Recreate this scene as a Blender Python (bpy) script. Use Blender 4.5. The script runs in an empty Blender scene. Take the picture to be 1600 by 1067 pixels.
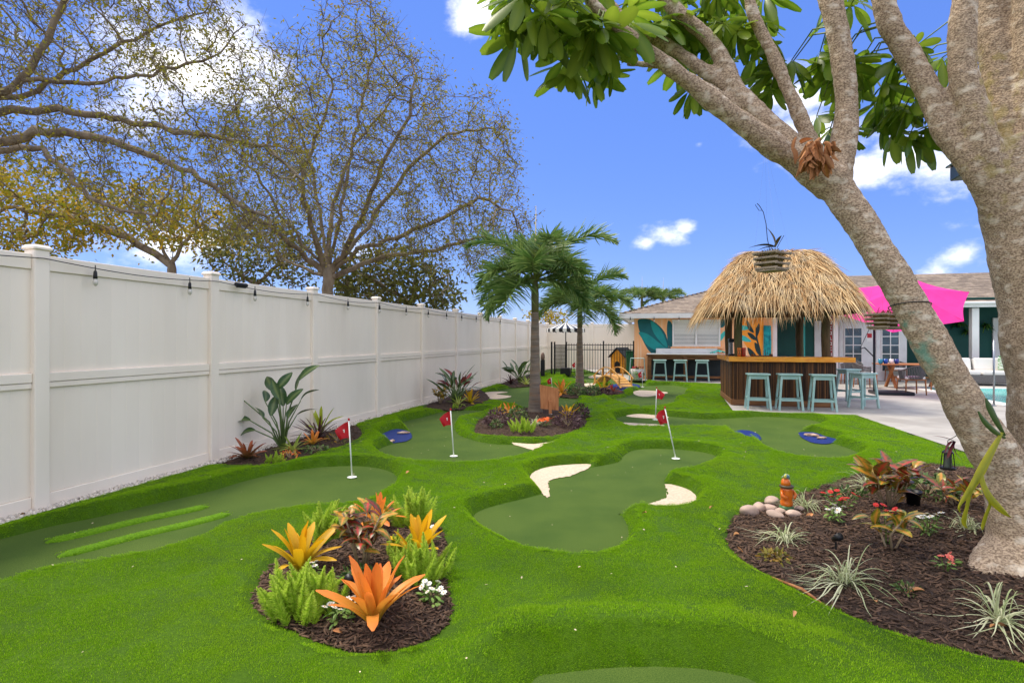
import bpy, bmesh, math, random
import numpy as np
from mathutils import Vector, Matrix, Euler, noise as mnoise
from mathutils.kdtree import KDTree

# ------------------------------------------------------------------ camera, sky, sun, exposure
scene = bpy.context.scene
COL = scene.collection
FPX, EYE, HOR = 889.0, 1.6, 530.0            # focal length (px of a 1600 px wide picture), eye height (m), horizon row

cam_data = bpy.data.cameras.new('camera')
cam_data.lens = 20.0
cam_data.sensor_width = 36.0
cam_data.shift_y = -0.0022
cam_data.clip_start = 0.05
cam_data.clip_end = 2000
cam = bpy.data.objects.new('camera', cam_data)
COL.objects.link(cam)
cam.location = (0, 0, EYE)
cam.rotation_euler = (math.radians(90), 0, 0)
scene.camera = cam

SUN_EL, SUN_AZ = 62.0, -58.0                  # degrees; azimuth from +Y towards +X
SUN_DIR = Vector((math.cos(math.radians(SUN_EL)) * math.sin(math.radians(SUN_AZ)),
                  math.cos(math.radians(SUN_EL)) * math.cos(math.radians(SUN_AZ)),
                  math.sin(math.radians(SUN_EL))))
sd = bpy.data.lights.new('sun', 'SUN')
sd.energy = 2.6
sd.angle = math.radians(17)
sd.color = (1.0, 0.92, 0.78)
sun = bpy.data.objects.new('sun', sd)
COL.objects.link(sun)
sun.location = (0, 0, 30)
sun.rotation_euler = (-SUN_DIR).to_track_quat('-Z', 'Y').to_euler()

world = bpy.data.worlds.new('World')
scene.world = world
world.use_nodes = True
wn = world.node_tree
wn.nodes.clear()


def wnode(t, **kw):
    n = wn.nodes.new(t)
    for k, v in kw.items():
        setattr(n, k, v)
    return n


def wmath(op, a, b=None, c=None, clamp=False):
    n = wnode('ShaderNodeMath', operation=op)
    n.use_clamp = clamp
    for i, v in enumerate((a, b, c)):
        if v is None:
            continue
        if isinstance(v, (int, float)):
            n.inputs[i].default_value = v
        else:
            wn.links.new(v, n.inputs[i])
    return n.outputs[0]


sky = wnode('ShaderNodeTexSky', sky_type='NISHITA')
sky.sun_disc = False
sky.sun_elevation = math.radians(SUN_EL)
sky.sun_rotation = math.radians(SUN_AZ)
sky.altitude = 0
sky.air_density = 1.0
sky.dust_density = 0.0
sky.ozone_density = 2.2
hsv = wnode('ShaderNodeHueSaturation')
hsv.inputs['Hue'].default_value = 0.515
hsv.inputs['Saturation'].default_value = 1.08
wn.links.new(sky.outputs[0], hsv.inputs['Color'])
# clouds: patches of broken cumulus in view, larger added ones out of view
tc = wnode('ShaderNodeTexCoord')
vscale = wnode('ShaderNodeVectorMath', operation='MULTIPLY')
wn.links.new(tc.outputs['Generated'], vscale.inputs[0])
vscale.inputs[1].default_value = (1, 1, 1.7)
nz = wnode('ShaderNodeTexNoise')
nz.inputs['Scale'].default_value = 7.0
nz.inputs['Detail'].default_value = 9.0
nz.inputs['Roughness'].default_value = 0.62
wn.links.new(vscale.outputs[0], nz.inputs['Vector'])


def sky_dir(px, py):
    return Vector(((px - 800) / FPX, 1.0, (HOR - py) / FPX)).normalized()


cloud_spots = [(335, 60, .15), (230, 165, .12), (270, 110, .15), (355, 30, .11), (755, 15, .075),
               (1240, 150, .10), (1275, 215, .12), (1225, 215, .08), (1235, 110, .06), (1420, 245, .09), (1480, 262, .085), (1365, 262, .07),
               (1040, 368, .050), (1068, 356, .03), (1012, 380, .03), (1510, 404, .055), (1470, 424, .04), (1092, 226, .018),
               (560, 395, .07), (240, 395, .10), (330, 380, .07)]
cdirs = [(sky_dir(a, b), r) for a, b, r in cloud_spots]
rg = random.Random(5)
for _ in range(72):                            # large unseen cloud on the rest of the dome, added for neutral fill light
    az = rg.uniform(62, 298)
    el = rg.uniform(6, 80)
    d = Vector((math.sin(math.radians(az)) * math.cos(math.radians(el)), math.cos(math.radians(az)) * math.cos(math.radians(el)),
                math.sin(math.radians(el))))
    cdirs.append((d, rg.uniform(.36, .66)))
mx = None
for d, r in cdirs:
    dn = wnode('ShaderNodeVectorMath', operation='DISTANCE')
    wn.links.new(vscale.outputs[0], dn.inputs[0])
    dn.inputs[1].default_value = (d.x, d.y, d.z * 1.7)
    m = wmath('MULTIPLY_ADD', dn.outputs['Value'], -1.0 / r, 1.0)
    m = wmath('MULTIPLY', m, min(1.0, .55 + r * 3))
    mx = m if mx is None else wmath('MAXIMUM', mx, m)
cl = wmath('ADD', mx, wmath('MULTIPLY_ADD', nz.outputs['Fac'], 2.5, -1.38))
clr = wnode('ShaderNodeMapRange', interpolation_type='SMOOTHSTEP')
wn.links.new(cl, clr.inputs['Value'])
clr.inputs['From Min'].default_value = 0.02
clr.inputs['From Max'].default_value = 1.0
cmix = wnode('ShaderNodeMix', data_type='RGBA')
wn.links.new(clr.outputs[0], cmix.inputs['Factor'])
bluer = wnode('ShaderNodeMix', data_type='RGBA')
bluer.inputs['Factor'].default_value = 0.62
wn.links.new(hsv.outputs[0], bluer.inputs['A'])
bluer.inputs['B'].default_value = (0.72, 1.8, 6.2, 1)
wn.links.new(bluer.outputs['Result'], cmix.inputs['A'])
nz2 = wnode('ShaderNodeTexNoise')
nz2.inputs['Scale'].default_value = 10.0
nz2.inputs['Detail'].default_value = 5.0
wn.links.new(vscale.outputs[0], nz2.inputs['Vector'])
cshade = wnode('ShaderNodeMix', data_type='RGBA')
wn.links.new(nz2.outputs['Fac'], cshade.inputs['Factor'])
cshade.inputs['A'].default_value = (11.0, 10.8, 10.5, 1)
cshade.inputs['B'].default_value = (13.0, 12.5, 11.8, 1)
wn.links.new(cshade.outputs['Result'], cmix.inputs['B'])
bg = wnode('ShaderNodeBackground')
bg.inputs['Strength'].default_value = 0.11
wn.links.new(cmix.outputs['Result'], bg.inputs['Color'])
wo = wnode('ShaderNodeOutputWorld')
wn.links.new(bg.outputs[0], wo.inputs['Surface'])

scene.view_settings.view_transform = 'Standard'
scene.view_settings.look = 'None'
scene.view_settings.exposure = 0.66
scene.view_settings.gamma = 1.0
scene.view_settings.use_curve_mapping = False
scene.render.engine = 'CYCLES'
scene.cycles.use_denoising = True
scene.cycles.max_bounces = 8
scene.cycles.transparent_max_bounces = 12
scene.cycles.caustics_reflective = False
scene.cycles.caustics_refractive = False

# ------------------------------------------------------------------ helpers
R = math.radians
PI = math.pi
rnd = random.Random(11)
npr = np.random.RandomState(7)


def G(px, py, z=0.0):
    """point of the plane of height z that lies under this pixel"""
    d = FPX * (EYE - z) / (py - HOR)
    return Vector(((px - 800) / FPX * d, d, z))


def P(px, py, d):
    """point at depth d under this pixel"""
    return Vector(((px - 800) / FPX * d, d, EYE + (HOR - py) / FPX * d))


FA = math.atan(224 / 889)                       # direction of the long white fence
U = Vector((math.sin(FA), math.cos(FA), 0))     # along the fence, away from the camera
V = Vector((math.cos(FA), -math.sin(FA), 0))    # square to it, towards the lawn
F0 = Vector((-3.855, 7.29, 0))


def W(s, t, z=0.0):
    return F0 + U * s + V * t + Vector((0, 0, z))


def S(r, g, b):
    f = lambda c: (c / 255 / 12.92) if c <= 10 else ((c / 255 + .055) / 1.055) ** 2.4
    return (f(r), f(g), f(b))


MATS = {}


def pm(name, c1, c2=None, scale=5.0, rough=.6, bump=0.0, bscale=None, bdist=.01, metal=0.0, trans=0.0, tint=None,
       stretch=(1, 1, 1), spec=.4, detail=4.0, lo=.35, hi=.65, rand=0.0, c3=None, scale3=1.0, coat=0.0, emit=0.0, kind='noise',
       lo3=.5, hi3=.65, tcol=None, world=False):
    if name in MATS:
        return MATS[name]
    m = bpy.data.materials.new(name)
    m.use_nodes = True
    nt = m.node_tree
    N, L = nt.nodes, nt.links
    b = N['Principled BSDF']
    out = N['Material Output']
    b.inputs['Roughness'].default_value = rough
    b.inputs['Metallic'].default_value = metal
    b.inputs['Specular IOR Level'].default_value = spec
    if coat:
        b.inputs['Coat Weight'].default_value = coat
    tcn = N.new('ShaderNodeTexCoord')
    mp = N.new('ShaderNodeMapping')
    mp.inputs['Scale'].default_value = stretch
    if world:
        L.new(N.new('ShaderNodeNewGeometry').outputs['Position'], mp.inputs['Vector'])
    else:
        L.new(tcn.outputs['Object'], mp.inputs['Vector'])

    def noise_tex(sc, det=detail):
        n = N.new('ShaderNodeTexNoise')
        n.inputs['Scale'].default_value = sc
        n.inputs['Detail'].default_value = det
        L.new(mp.outputs[0], n.inputs['Vector'])
        return n.outputs['Fac']

    def mixc(fac, a, bb, blend='MIX'):
        x = N.new('ShaderNodeMix')
        x.data_type = 'RGBA'
        x.blend_type = blend
        if isinstance(fac, float):
            x.inputs['Factor'].default_value = fac
        else:
            L.new(fac, x.inputs['Factor'])
        for sock, v in (('A', a), ('B', bb)):
            if isinstance(v, tuple):
                x.inputs[sock].default_value = (*v[:3], 1)
            else:
                L.new(v, x.inputs[sock])
        return x.outputs['Result']

    def rng(v, lo_, hi_):
        r = N.new('ShaderNodeMapRange')
        L.new(v, r.inputs['Value'])
        r.inputs['From Min'].default_value = lo_
        r.inputs['From Max'].default_value = hi_
        return r.outputs[0]
    col = c1
    if c2 is not None:
        col = mixc(rng(noise_tex(scale), lo, hi), c1, c2)
    if c3 is not None:
        col = mixc(rng(noise_tex(scale3), lo3, hi3), col, c3)
    if tint is not None:
        at = N.new('ShaderNodeAttribute')
        at.attribute_name = 'tint'
        col = mixc(at.outputs['Fac'], col, tint)
    if rand:
        oi = N.new('ShaderNodeObjectInfo')
        mr = N.new('ShaderNodeMapRange')
        L.new(oi.outputs['Random'], mr.inputs['Value'])
        mr.inputs['To Min'].default_value = 1 - rand
        mr.inputs['To Max'].default_value = 1 + rand
        h = N.new('ShaderNodeHueSaturation')
        L.new(mr.outputs[0], h.inputs['Value'])
        if isinstance(col, tuple):
            h.inputs['Color'].default_value = (*col, 1)
        else:
            L.new(col, h.inputs['Color'])
        col = h.outputs[0]
    if isinstance(col, tuple):
        b.inputs['Base Color'].default_value = (*col, 1)
    else:
        L.new(col, b.inputs['Base Color'])
    if bump:
        bn = N.new('ShaderNodeBump')
        bn.inputs['Strength'].default_value = bump
        bn.inputs['Distance'].default_value = bdist
        L.new(noise_tex(bscale or scale * 4, 6.0), bn.inputs['Height'])
        L.new(bn.outputs[0], b.inputs['Normal'])
    if trans:
        tr = N.new('ShaderNodeBsdfTranslucent')
        if tcol is not None:
            tr.inputs['Color'].default_value = (*tcol, 1)
        elif isinstance(col, tuple):
            tr.inputs['Color'].default_value = (*col, 1)
        else:
            L.new(col, tr.inputs['Color'])
        ms = N.new('ShaderNodeMixShader')
        ms.inputs[0].default_value = trans
        L.new(b.outputs[0], ms.inputs[1])
        L.new(tr.outputs[0], ms.inputs[2])
        L.new(ms.outputs[0], out.inputs['Surface'])
    MATS[name] = m
    return m


def mesh_np(name, verts, faces, mat=None, tint=None, smooth=False):
    """verts (N,3); faces: list of (F,k) integer arrays, or one array"""
    if not isinstance(faces, (list, tuple)):
        faces = [faces]
    me = bpy.data.meshes.new(name)
    verts = np.ascontiguousarray(verts, dtype=np.float32)
    faces = [np.asarray(f, dtype=np.int32) for f in faces if len(f)]
    loops = np.concatenate([f.ravel() for f in faces]) if faces else np.zeros(0, np.int32)
    counts = np.concatenate([np.full(len(f), f.shape[1], np.int32) for f in faces]) if faces else np.zeros(0, np.int32)
    starts = np.concatenate([[0], np.cumsum(counts)[:-1]]).astype(np.int32) if len(counts) else counts
    me.vertices.add(len(verts))
    me.vertices.foreach_set('co', verts.ravel())
    me.loops.add(len(loops))
    me.loops.foreach_set('vertex_index', loops)
    me.polygons.add(len(counts))
    me.polygons.foreach_set('loop_start', starts)
    if smooth:
        me.polygons.foreach_set('use_smooth', np.ones(len(counts), dtype=bool))
    if tint is not None:
        a = me.attributes.new('tint', 'FLOAT', 'POINT')
        a.data.foreach_set('value', np.ascontiguousarray(tint, dtype=np.float32))
    me.update(calc_edges=True)
    me.validate()
    if mat is not None:
        me.materials.append(mat)
    return me


def ob(name, mesh, parent=None, loc=(0, 0, 0), rot=(0, 0, 0), scale=(1, 1, 1), **props):
    o = bpy.data.objects.new(name, mesh)
    COL.objects.link(o)
    o.location = loc
    o.rotation_euler = rot
    o.scale = (scale, scale, scale) if isinstance(scale, (int, float)) else scale
    if parent is not None:
        o.parent = parent
    for k, v in props.items():
        o[k] = v
    return o


def thing(name, label, cat, loc=(0, 0, 0), rotz=0.0, group=None, scale=1.0):
    o = ob(name, None, None, loc, (0, 0, rotz), scale)
    o.empty_display_size = .2
    o['label'] = label
    o['category'] = cat
    if group:
        o['group'] = group
    return o


def tag(o, label, cat, group=None):
    o['label'] = label
    o['category'] = cat
    if group:
        o['group'] = group
    return o


class MB:
    """collects shapes that form ONE part"""

    def __init__(self):
        self.v, self.f, self.t = [], [], []

    def raw(self, verts, faces, tint=0.0):
        n = len(self.v)
        self.v.extend([tuple(p) for p in verts])
        self.t.extend([tint] * len(verts))
        self.f.extend([tuple(i + n for i in f) for f in faces])
        return self

    def box(self, c, s, rot=None, taper=1.0):
        hx, hy, hz = s[0] / 2, s[1] / 2, s[2] / 2
        pts = []
        for z in (-hz, hz):
            k = taper if z > 0 else 1.0
            for x, y in ((-hx, -hy), (hx, -hy), (hx, hy), (-hx, hy)):
                pts.append(Vector((x * k, y * k, z)))
        if rot is not None:
            m = Euler(rot).to_matrix()
            pts = [m @ p for p in pts]
        c = Vector(c)
        return self.raw([p + c for p in pts], [(3, 2, 1, 0), (4, 5, 6, 7), (0, 1, 5, 4), (1, 2, 6, 5), (2, 3, 7, 6), (3, 0, 4, 7)])

    def cbox(self, c, s, b=.006, rot=None):
        """box with chamfered edges"""
        hx, hy, hz = s[0] / 2, s[1] / 2, s[2] / 2
        b = min(b, hx * .45, hy * .45, hz * .45)
        pts, idx = [], {}
        for sx in (-1, 1):
            for sy in (-1, 1):
                for sz in (-1, 1):
                    for a in range(3):
                        p = [sx * (hx - b), sy * (hy - b), sz * (hz - b)]
                        p[a] += (sx, sy, sz)[a] * b
                        idx[(sx, sy, sz, a)] = len(pts)
                        pts.append(Vector(p))
        fs = []
        for a in range(3):
            o1, o2 = [(1, 2), (0, 2), (0, 1)][a]
            for sg in (-1, 1):
                loop = []
                for p1, p2 in ((-1, -1), (1, -1), (1, 1), (-1, 1)):
                    k = [0, 0, 0]
                    k[a], k[o1], k[o2] = sg, p1, p2
                    loop.append(idx[(*k, a)])
                if (sg < 0) != (a == 1):
                    loop.reverse()
                fs.append(tuple(loop))
        for a in range(3):
            o1, o2 = [(1, 2), (0, 2), (0, 1)][a]
            for p1 in (-1, 1):
                for p2 in (-1, 1):
                    k0, k1 = [0, 0, 0], [0, 0, 0]
                    k0[a], k1[a] = -1, 1
                    k0[o1] = k1[o1] = p1
                    k0[o2] = k1[o2] = p2
                    fs.append((idx[(*k0, o1)], idx[(*k1, o1)], idx[(*k1, o2)], idx[(*k0, o2)]))
        for sx in (-1, 1):
            for sy in (-1, 1):
                for sz in (-1, 1):
                    fs.append(tuple(idx[(sx, sy, sz, a)] for a in range(3)))
        if rot is not None:
            m = Euler(rot).to_matrix()
            pts = [m @ p for p in pts]
        c = Vector(c)
        return self.raw([p + c for p in pts], fs)

    def tube(self, path, radii, n=8, caps=True, tint=0.0):
        path = [Vector(p) for p in path]
        if isinstance(radii, (int, float)):
            radii = [radii] * len(path)
        rings = []
        prev = None
        for i, p in enumerate(path):
            a = path[max(i - 1, 0)]
            c = path[min(i + 1, len(path) - 1)]
            d = (c - a).normalized()
            if prev is None:
                x = d.orthogonal().normalized()
            else:
                x = (prev - d * prev.dot(d))
                x = x.normalized() if x.length > 1e-5 else d.orthogonal().normalized()
            prev = x
            y = d.cross(x)
            rings.append([p + (x * math.cos(2 * PI * k / n) + y * math.sin(2 * PI * k / n)) * radii[i] for k in range(n)])
        vs = [q for r in rings for q in r]
        fs = []
        for i in range(len(rings) - 1):
            for k in range(n):
                k2 = (k + 1) % n
                fs.append((i * n + k, i * n + k2, (i + 1) * n + k2, (i + 1) * n + k))
        if caps:
            fs.append(tuple(reversed(range(n))))
            fs.append(tuple((len(rings) - 1) * n + k for k in range(n)))
        return self.raw(vs, fs, tint)

    def lathe(self, prof, n=16, c=(0, 0, 0)):
        c = Vector(c)
        vs = [c + Vector((r * math.cos(2 * PI * k / n), r * math.sin(2 * PI * k / n), z)) for r, z in prof for k in range(n)]
        fs = []
        for i in range(len(prof) - 1):
            for k in range(n):
                k2 = (k + 1) % n
                fs.append((i * n + k, i * n + k2, (i + 1) * n + k2, (i + 1) * n + k))
        fs.append(tuple(reversed(range(n))))
        fs.append(tuple((len(prof) - 1) * n + k for k in range(n)))
        return self.raw(vs, fs)

    def prism(self, poly, z0, z1, axis='z'):
        n = len(poly)
        if axis == 'z':
            vs = [(x, y, z0) for x, y in poly] + [(x, y, z1) for x, y in poly]
        elif axis == 'y':
            vs = [(x, z0, y) for x, y in poly] + [(x, z1, y) for x, y in poly]
        else:
            vs = [(z0, x, y) for x, y in poly] + [(z1, x, y) for x, y in poly]
        fs = [tuple(reversed(range(n))), tuple(range(n, 2 * n))]
        fs += [(i, (i + 1) % n, n + (i + 1) % n, n + i) for i in range(n)]
        return self.raw(vs, fs)

    def mesh(self, name, mat, smooth=False):
        me = bpy.data.meshes.new(name)
        me.from_pydata(self.v, [], self.f)
        if any(self.t):
            a = me.attributes.new('tint', 'FLOAT', 'POINT')
            a.data.foreach_set('value', self.t)
        me.materials.append(mat)
        bm = bmesh.new()
        bm.from_mesh(me)
        bmesh.ops.recalc_face_normals(bm, faces=bm.faces)
        bm.to_mesh(me)
        bm.free()
        if smooth:
            me.shade_smooth()
        return me

    def build(self, name, mat, parent=None, smooth=False, **kw):
        return ob(name, self.mesh(name, mat, smooth), parent, **kw)


def unit(a):
    return a / np.maximum(np.linalg.norm(a, axis=-1, keepdims=True), 1e-9)


def blades(base, d, side, length, width, droop, nseg=3, prof=None, fold=0.0, tint=None, curl=None):
    """N strap-like blades as one set of verts/faces; prof(t) is the width along the blade"""
    N = len(base)
    t = np.linspace(0, 1, nseg + 1)
    if prof is None:
        prof = lambda q: np.clip(1 - q ** 2.2, 0.04, 1)
    w = np.array([float(prof(q)) for q in t])
    length, width, droop = [np.broadcast_to(np.asarray(a, float), (N,)) for a in (length, width, droop)]
    d = unit(d)
    side = unit(side)
    p = base[:, None, :] + d[:, None, :] * (length[:, None] * t[None])[..., None]
    p[..., 2] -= (length * droop)[:, None] * t[None] ** 2
    if curl is not None:
        p += curl[:, None, :] * (t[None] ** 2)[..., None]
    hw = (width[:, None] * w[None] / 2)[..., None] * side[:, None, :]
    nrm = np.cross(side, d)
    if fold:
        off = (width[:, None] * w[None] * fold)[..., None] * nrm[:, None, :]
        Vv = np.stack([p - hw + off, p, p + hw + off], 2)
        k = 3
    else:
        Vv = np.stack([p - hw, p + hw], 2)
        k = 2
    verts = Vv.reshape(-1, 3)
    b0 = (np.arange(N) * (nseg + 1) * k)[:, None, None]
    i = (np.arange(nseg) * k)[None, :, None]
    fs = []
    for j in range(k - 1):
        q = np.array([j, j + 1, k + j + 1, k + j])[None, None, :]
        fs.append((b0 + i + q).reshape(-1, 4))
    faces = np.concatenate(fs)
    tn = None
    if tint is not None:
        tn = np.repeat(np.asarray(tint, float), (nseg + 1) * k)
    return verts, faces, tn


def join_np(parts):
    vs, fs, ts, n = [], [], [], 0
    for v, f, t in parts:
        vs.append(v)
        fs.append(f + n)
        ts.append(np.zeros(len(v)) if t is None else t)
        n += len(v)
    return np.concatenate(vs), np.concatenate(fs), np.concatenate(ts)


def randdir(n, zmin=-1.0, zmax=1.0):
    z = npr.uniform(zmin, zmax, n)
    a = npr.uniform(0, 2 * PI, n)
    r = np.sqrt(np.maximum(0, 1 - z * z))
    return np.stack([r * np.cos(a), r * np.sin(a), z], 1)


def leaf_mesh(name, mat, L=.3, Wd=.06, droop=.4, fold=.15, nseg=8, prof=None, twist=0.0, tip_tint=None, wave=0.0, base_tint=0.0):
    """one leaf growing along +Y, upper side +Z"""
    if prof is None:
        prof = lambda t: max(.03, (math.sin(PI * min(1, t * .85 + .12)) ** .7))
    vs, ts = [], []
    y, z, ang = 0.0, 0.0, 0.0
    for i in range(nseg + 1):
        t = i / nseg
        w = Wd / 2 * prof(t)
        tw = twist * t
        wv = wave * math.sin(t * 17)
        for s in (-1, -.5, 0, .5, 1):
            up = abs(s) ** 1.5 * fold * w * 2 + (wv * s * w)
            x = s * w * math.cos(tw)
            vs.append((x, y - math.sin(ang) * -up * 0 - up * math.sin(-ang), z + up * math.cos(ang) + s * w * math.sin(tw)))
            tt = base_tint
            if tip_tint is not None:
                tt = tip_tint(t, s)
            ts.append(tt)
        step = L / nseg
        ang = -droop * 2 * (t + .5 / nseg)
        y += step * math.cos(ang)
        z += step * math.sin(ang)
    fs = []
    for i in range(nseg):
        for j in range(4):
            a = i * 5 + j
            fs.append((a, a + 1, a + 6, a + 5))
    return mesh_np(name, np.array(vs), np.array(fs), mat, ts, smooth=True)


def scatter(name, pts, rots, scls, tv, tf, tt, mat, **props):
    """loose uncountable pieces: one object whose points carry copies of a small template (geometry nodes)"""
    nT, nP = len(tv), len(pts)
    verts = np.concatenate([tv, pts])
    tint = np.concatenate([np.zeros(nT) if tt is None else tt, np.zeros(nP)])
    me = mesh_np(name, verts, tf, mat, tint)
    a = me.attributes.new('rot', 'FLOAT_VECTOR', 'POINT')
    a.data.foreach_set('vector', np.concatenate([np.zeros((nT, 3)), rots]).astype(np.float32).ravel())
    a = me.attributes.new('scl', 'FLOAT', 'POINT')
    a.data.foreach_set('value', np.concatenate([np.ones(nT), scls]).astype(np.float32))
    a = me.attributes.new('spot', 'BOOLEAN', 'POINT')
    a.data.foreach_set('value', np.concatenate([np.zeros(nT, bool), np.ones(nP, bool)]))
    o = ob(name, me, **props)
    if 'scatter' not in bpy.data.node_groups:
        g = bpy.data.node_groups.new('scatter', 'GeometryNodeTree')
        g.interface.new_socket('Geometry', in_out='INPUT', socket_type='NodeSocketGeometry')
        g.interface.new_socket('Geometry', in_out='OUTPUT', socket_type='NodeSocketGeometry')
        gi, go = g.nodes.new('NodeGroupInput'), g.nodes.new('NodeGroupOutput')

        def attr(nm, ty):
            n = g.nodes.new('GeometryNodeInputNamedAttribute')
            n.data_type = ty
            n.inputs['Name'].default_value = nm
            return n.outputs['Attribute']
        sep = g.nodes.new('GeometryNodeSeparateGeometry')
        sep.domain = 'POINT'
        g.links.new(gi.outputs[0], sep.inputs['Geometry'])
        g.links.new(attr('spot', 'BOOLEAN'), sep.inputs['Selection'])
        iop = g.nodes.new('GeometryNodeInstanceOnPoints')
        g.links.new(sep.outputs['Selection'], iop.inputs['Points'])
        g.links.new(sep.outputs['Inverted'], iop.inputs['Instance'])
        e2r = g.nodes.new('FunctionNodeEulerToRotation')
        g.links.new(attr('rot', 'FLOAT_VECTOR'), e2r.inputs[0])
        g.links.new(e2r.outputs[0], iop.inputs['Rotation'])
        g.links.new(attr('scl', 'FLOAT'), iop.inputs['Scale'])
        g.links.new(iop.outputs[0], go.inputs[0])
    md = o.modifiers.new('scatter', 'NODES')
    md.node_group = bpy.data.node_groups['scatter']
    return o


def smooth_poly(pts, n=4):
    """closed Catmull-Rom curve through the points"""
    pts = [np.array(p[:2], float) for p in pts]
    m = len(pts)
    out = []
    for i in range(m):
        p0, p1, p2, p3 = pts[i - 1], pts[i], pts[(i + 1) % m], pts[(i + 2) % m]
        for k in range(n):
            t = k / n
            out.append(.5 * ((2 * p1) + (-p0 + p2) * t + (2 * p0 - 5 * p1 + 4 * p2 - p3) * t * t + (-p0 + 3 * p1 - 3 * p2 + p3) * t ** 3))
    return np.array(out)


def sdf(poly, X, Y, reach=1.2):
    """signed distance (negative inside) of points to a closed polygon; far points get `reach`"""
    out = np.full(X.shape, reach)
    lo, hi = poly.min(0) - reach, poly.max(0) + reach
    sel = (X > lo[0]) & (X < hi[0]) & (Y > lo[1]) & (Y < hi[1])
    x, y = X[sel], Y[sel]
    if len(x) == 0:
        return out
    d2 = np.full(x.shape, 1e9)
    inside = np.zeros(x.shape, bool)
    for a, b in zip(poly, np.roll(poly, -1, 0)):
        e = b - a
        wx, wy = x - a[0], y - a[1]
        t = np.clip((wx * e[0] + wy * e[1]) / max(e @ e, 1e-12), 0, 1)
        d2 = np.minimum(d2, (wx - e[0] * t) ** 2 + (wy - e[1] * t) ** 2)
        if a[1] != b[1]:
            c = ((a[1] <= y) != (b[1] <= y)) & (x < (b[0] - a[0]) * (y - a[1]) / (b[1] - a[1]) + a[0])
            inside ^= c
    d = np.sqrt(d2)
    out[sel] = np.minimum(np.where(inside, -d, d), reach)
    return out


def sstep(a, b, x):
    t = np.clip((x - a) / (b - a), 0, 1)
    return t * t * (3 - 2 * t)


def wav(X, Y, k, seed):
    r = np.random.RandomState(seed)
    z = 0
    for _ in range(6):
        a, q = r.uniform(0, 2 * PI), r.uniform(.6, 1.6) * k
        z = z + np.sin((X * math.cos(a) + Y * math.sin(a)) * q + r.uniform(0, 6))
    return z / 6

# ------------------------------------------------------------------ the ground
Z_GREEN, Z_BED, Z_PATIO = 0.0, 0.05, 0.07
M_soil = pm('soil', S(92, 84, 66), S(110, 104, 84), scale=.6, rough=.95)
ob('ground', MB().raw([(-400, -60, -.12), (400, -60, -.12), (400, 900, -.12), (-400, 900, -.12)], [(0, 1, 2, 3)]).mesh('ground', M_soil),
   kind='structure')


LIP = .118                                       # height of the turf lip round the greens


def inside_px(poly, x, y):
    ins = False
    n = len(poly)
    for i in range(n):
        (x0, y0), (x1, y1) = poly[i], poly[(i + 1) % n]
        if (y0 > y) != (y1 > y) and x < (x1 - x0) * (y - y0) / (y1 - y0) + x0:
            ins = not ins
    return ins


def lip_poly(pts, n=4, skip=(), k=1.0):
    """outline of a sunken surface: where its edge faces away from the camera the traced line is the crest of the lip in front of it"""
    m = len(pts)
    g = [np.array(G(a, b_, 0)[:2]) for a, b_ in pts]
    area = sum(g[i][0] * g[(i + 1) % m][1] - g[(i + 1) % m][0] * g[i][1] for i in range(m))
    out = []
    for i, (a, b_) in enumerate(pts):
        e = g[(i + 1) % m] - g[i - 1]
        nn = np.array([e[1], -e[0]]) / max(np.linalg.norm(e), 1e-6) * (1 if area > 0 else -1)
        to_cam = -g[i] / np.linalg.norm(g[i])
        f = float(np.clip(nn @ to_cam * 1.3, 0, 1))
        if any(inside_px(q, a, b_) for q in skip):
            f = 0.0
        f *= k
        p = np.array(G(a, b_, LIP * .92 * f)[:2]) - nn * .10 * f
        out.append(p)
    return smooth_poly(out, n)


def poly_px(pts, z, n=4):
    return smooth_poly([G(a, b, z) for a, b in pts], n)


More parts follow.
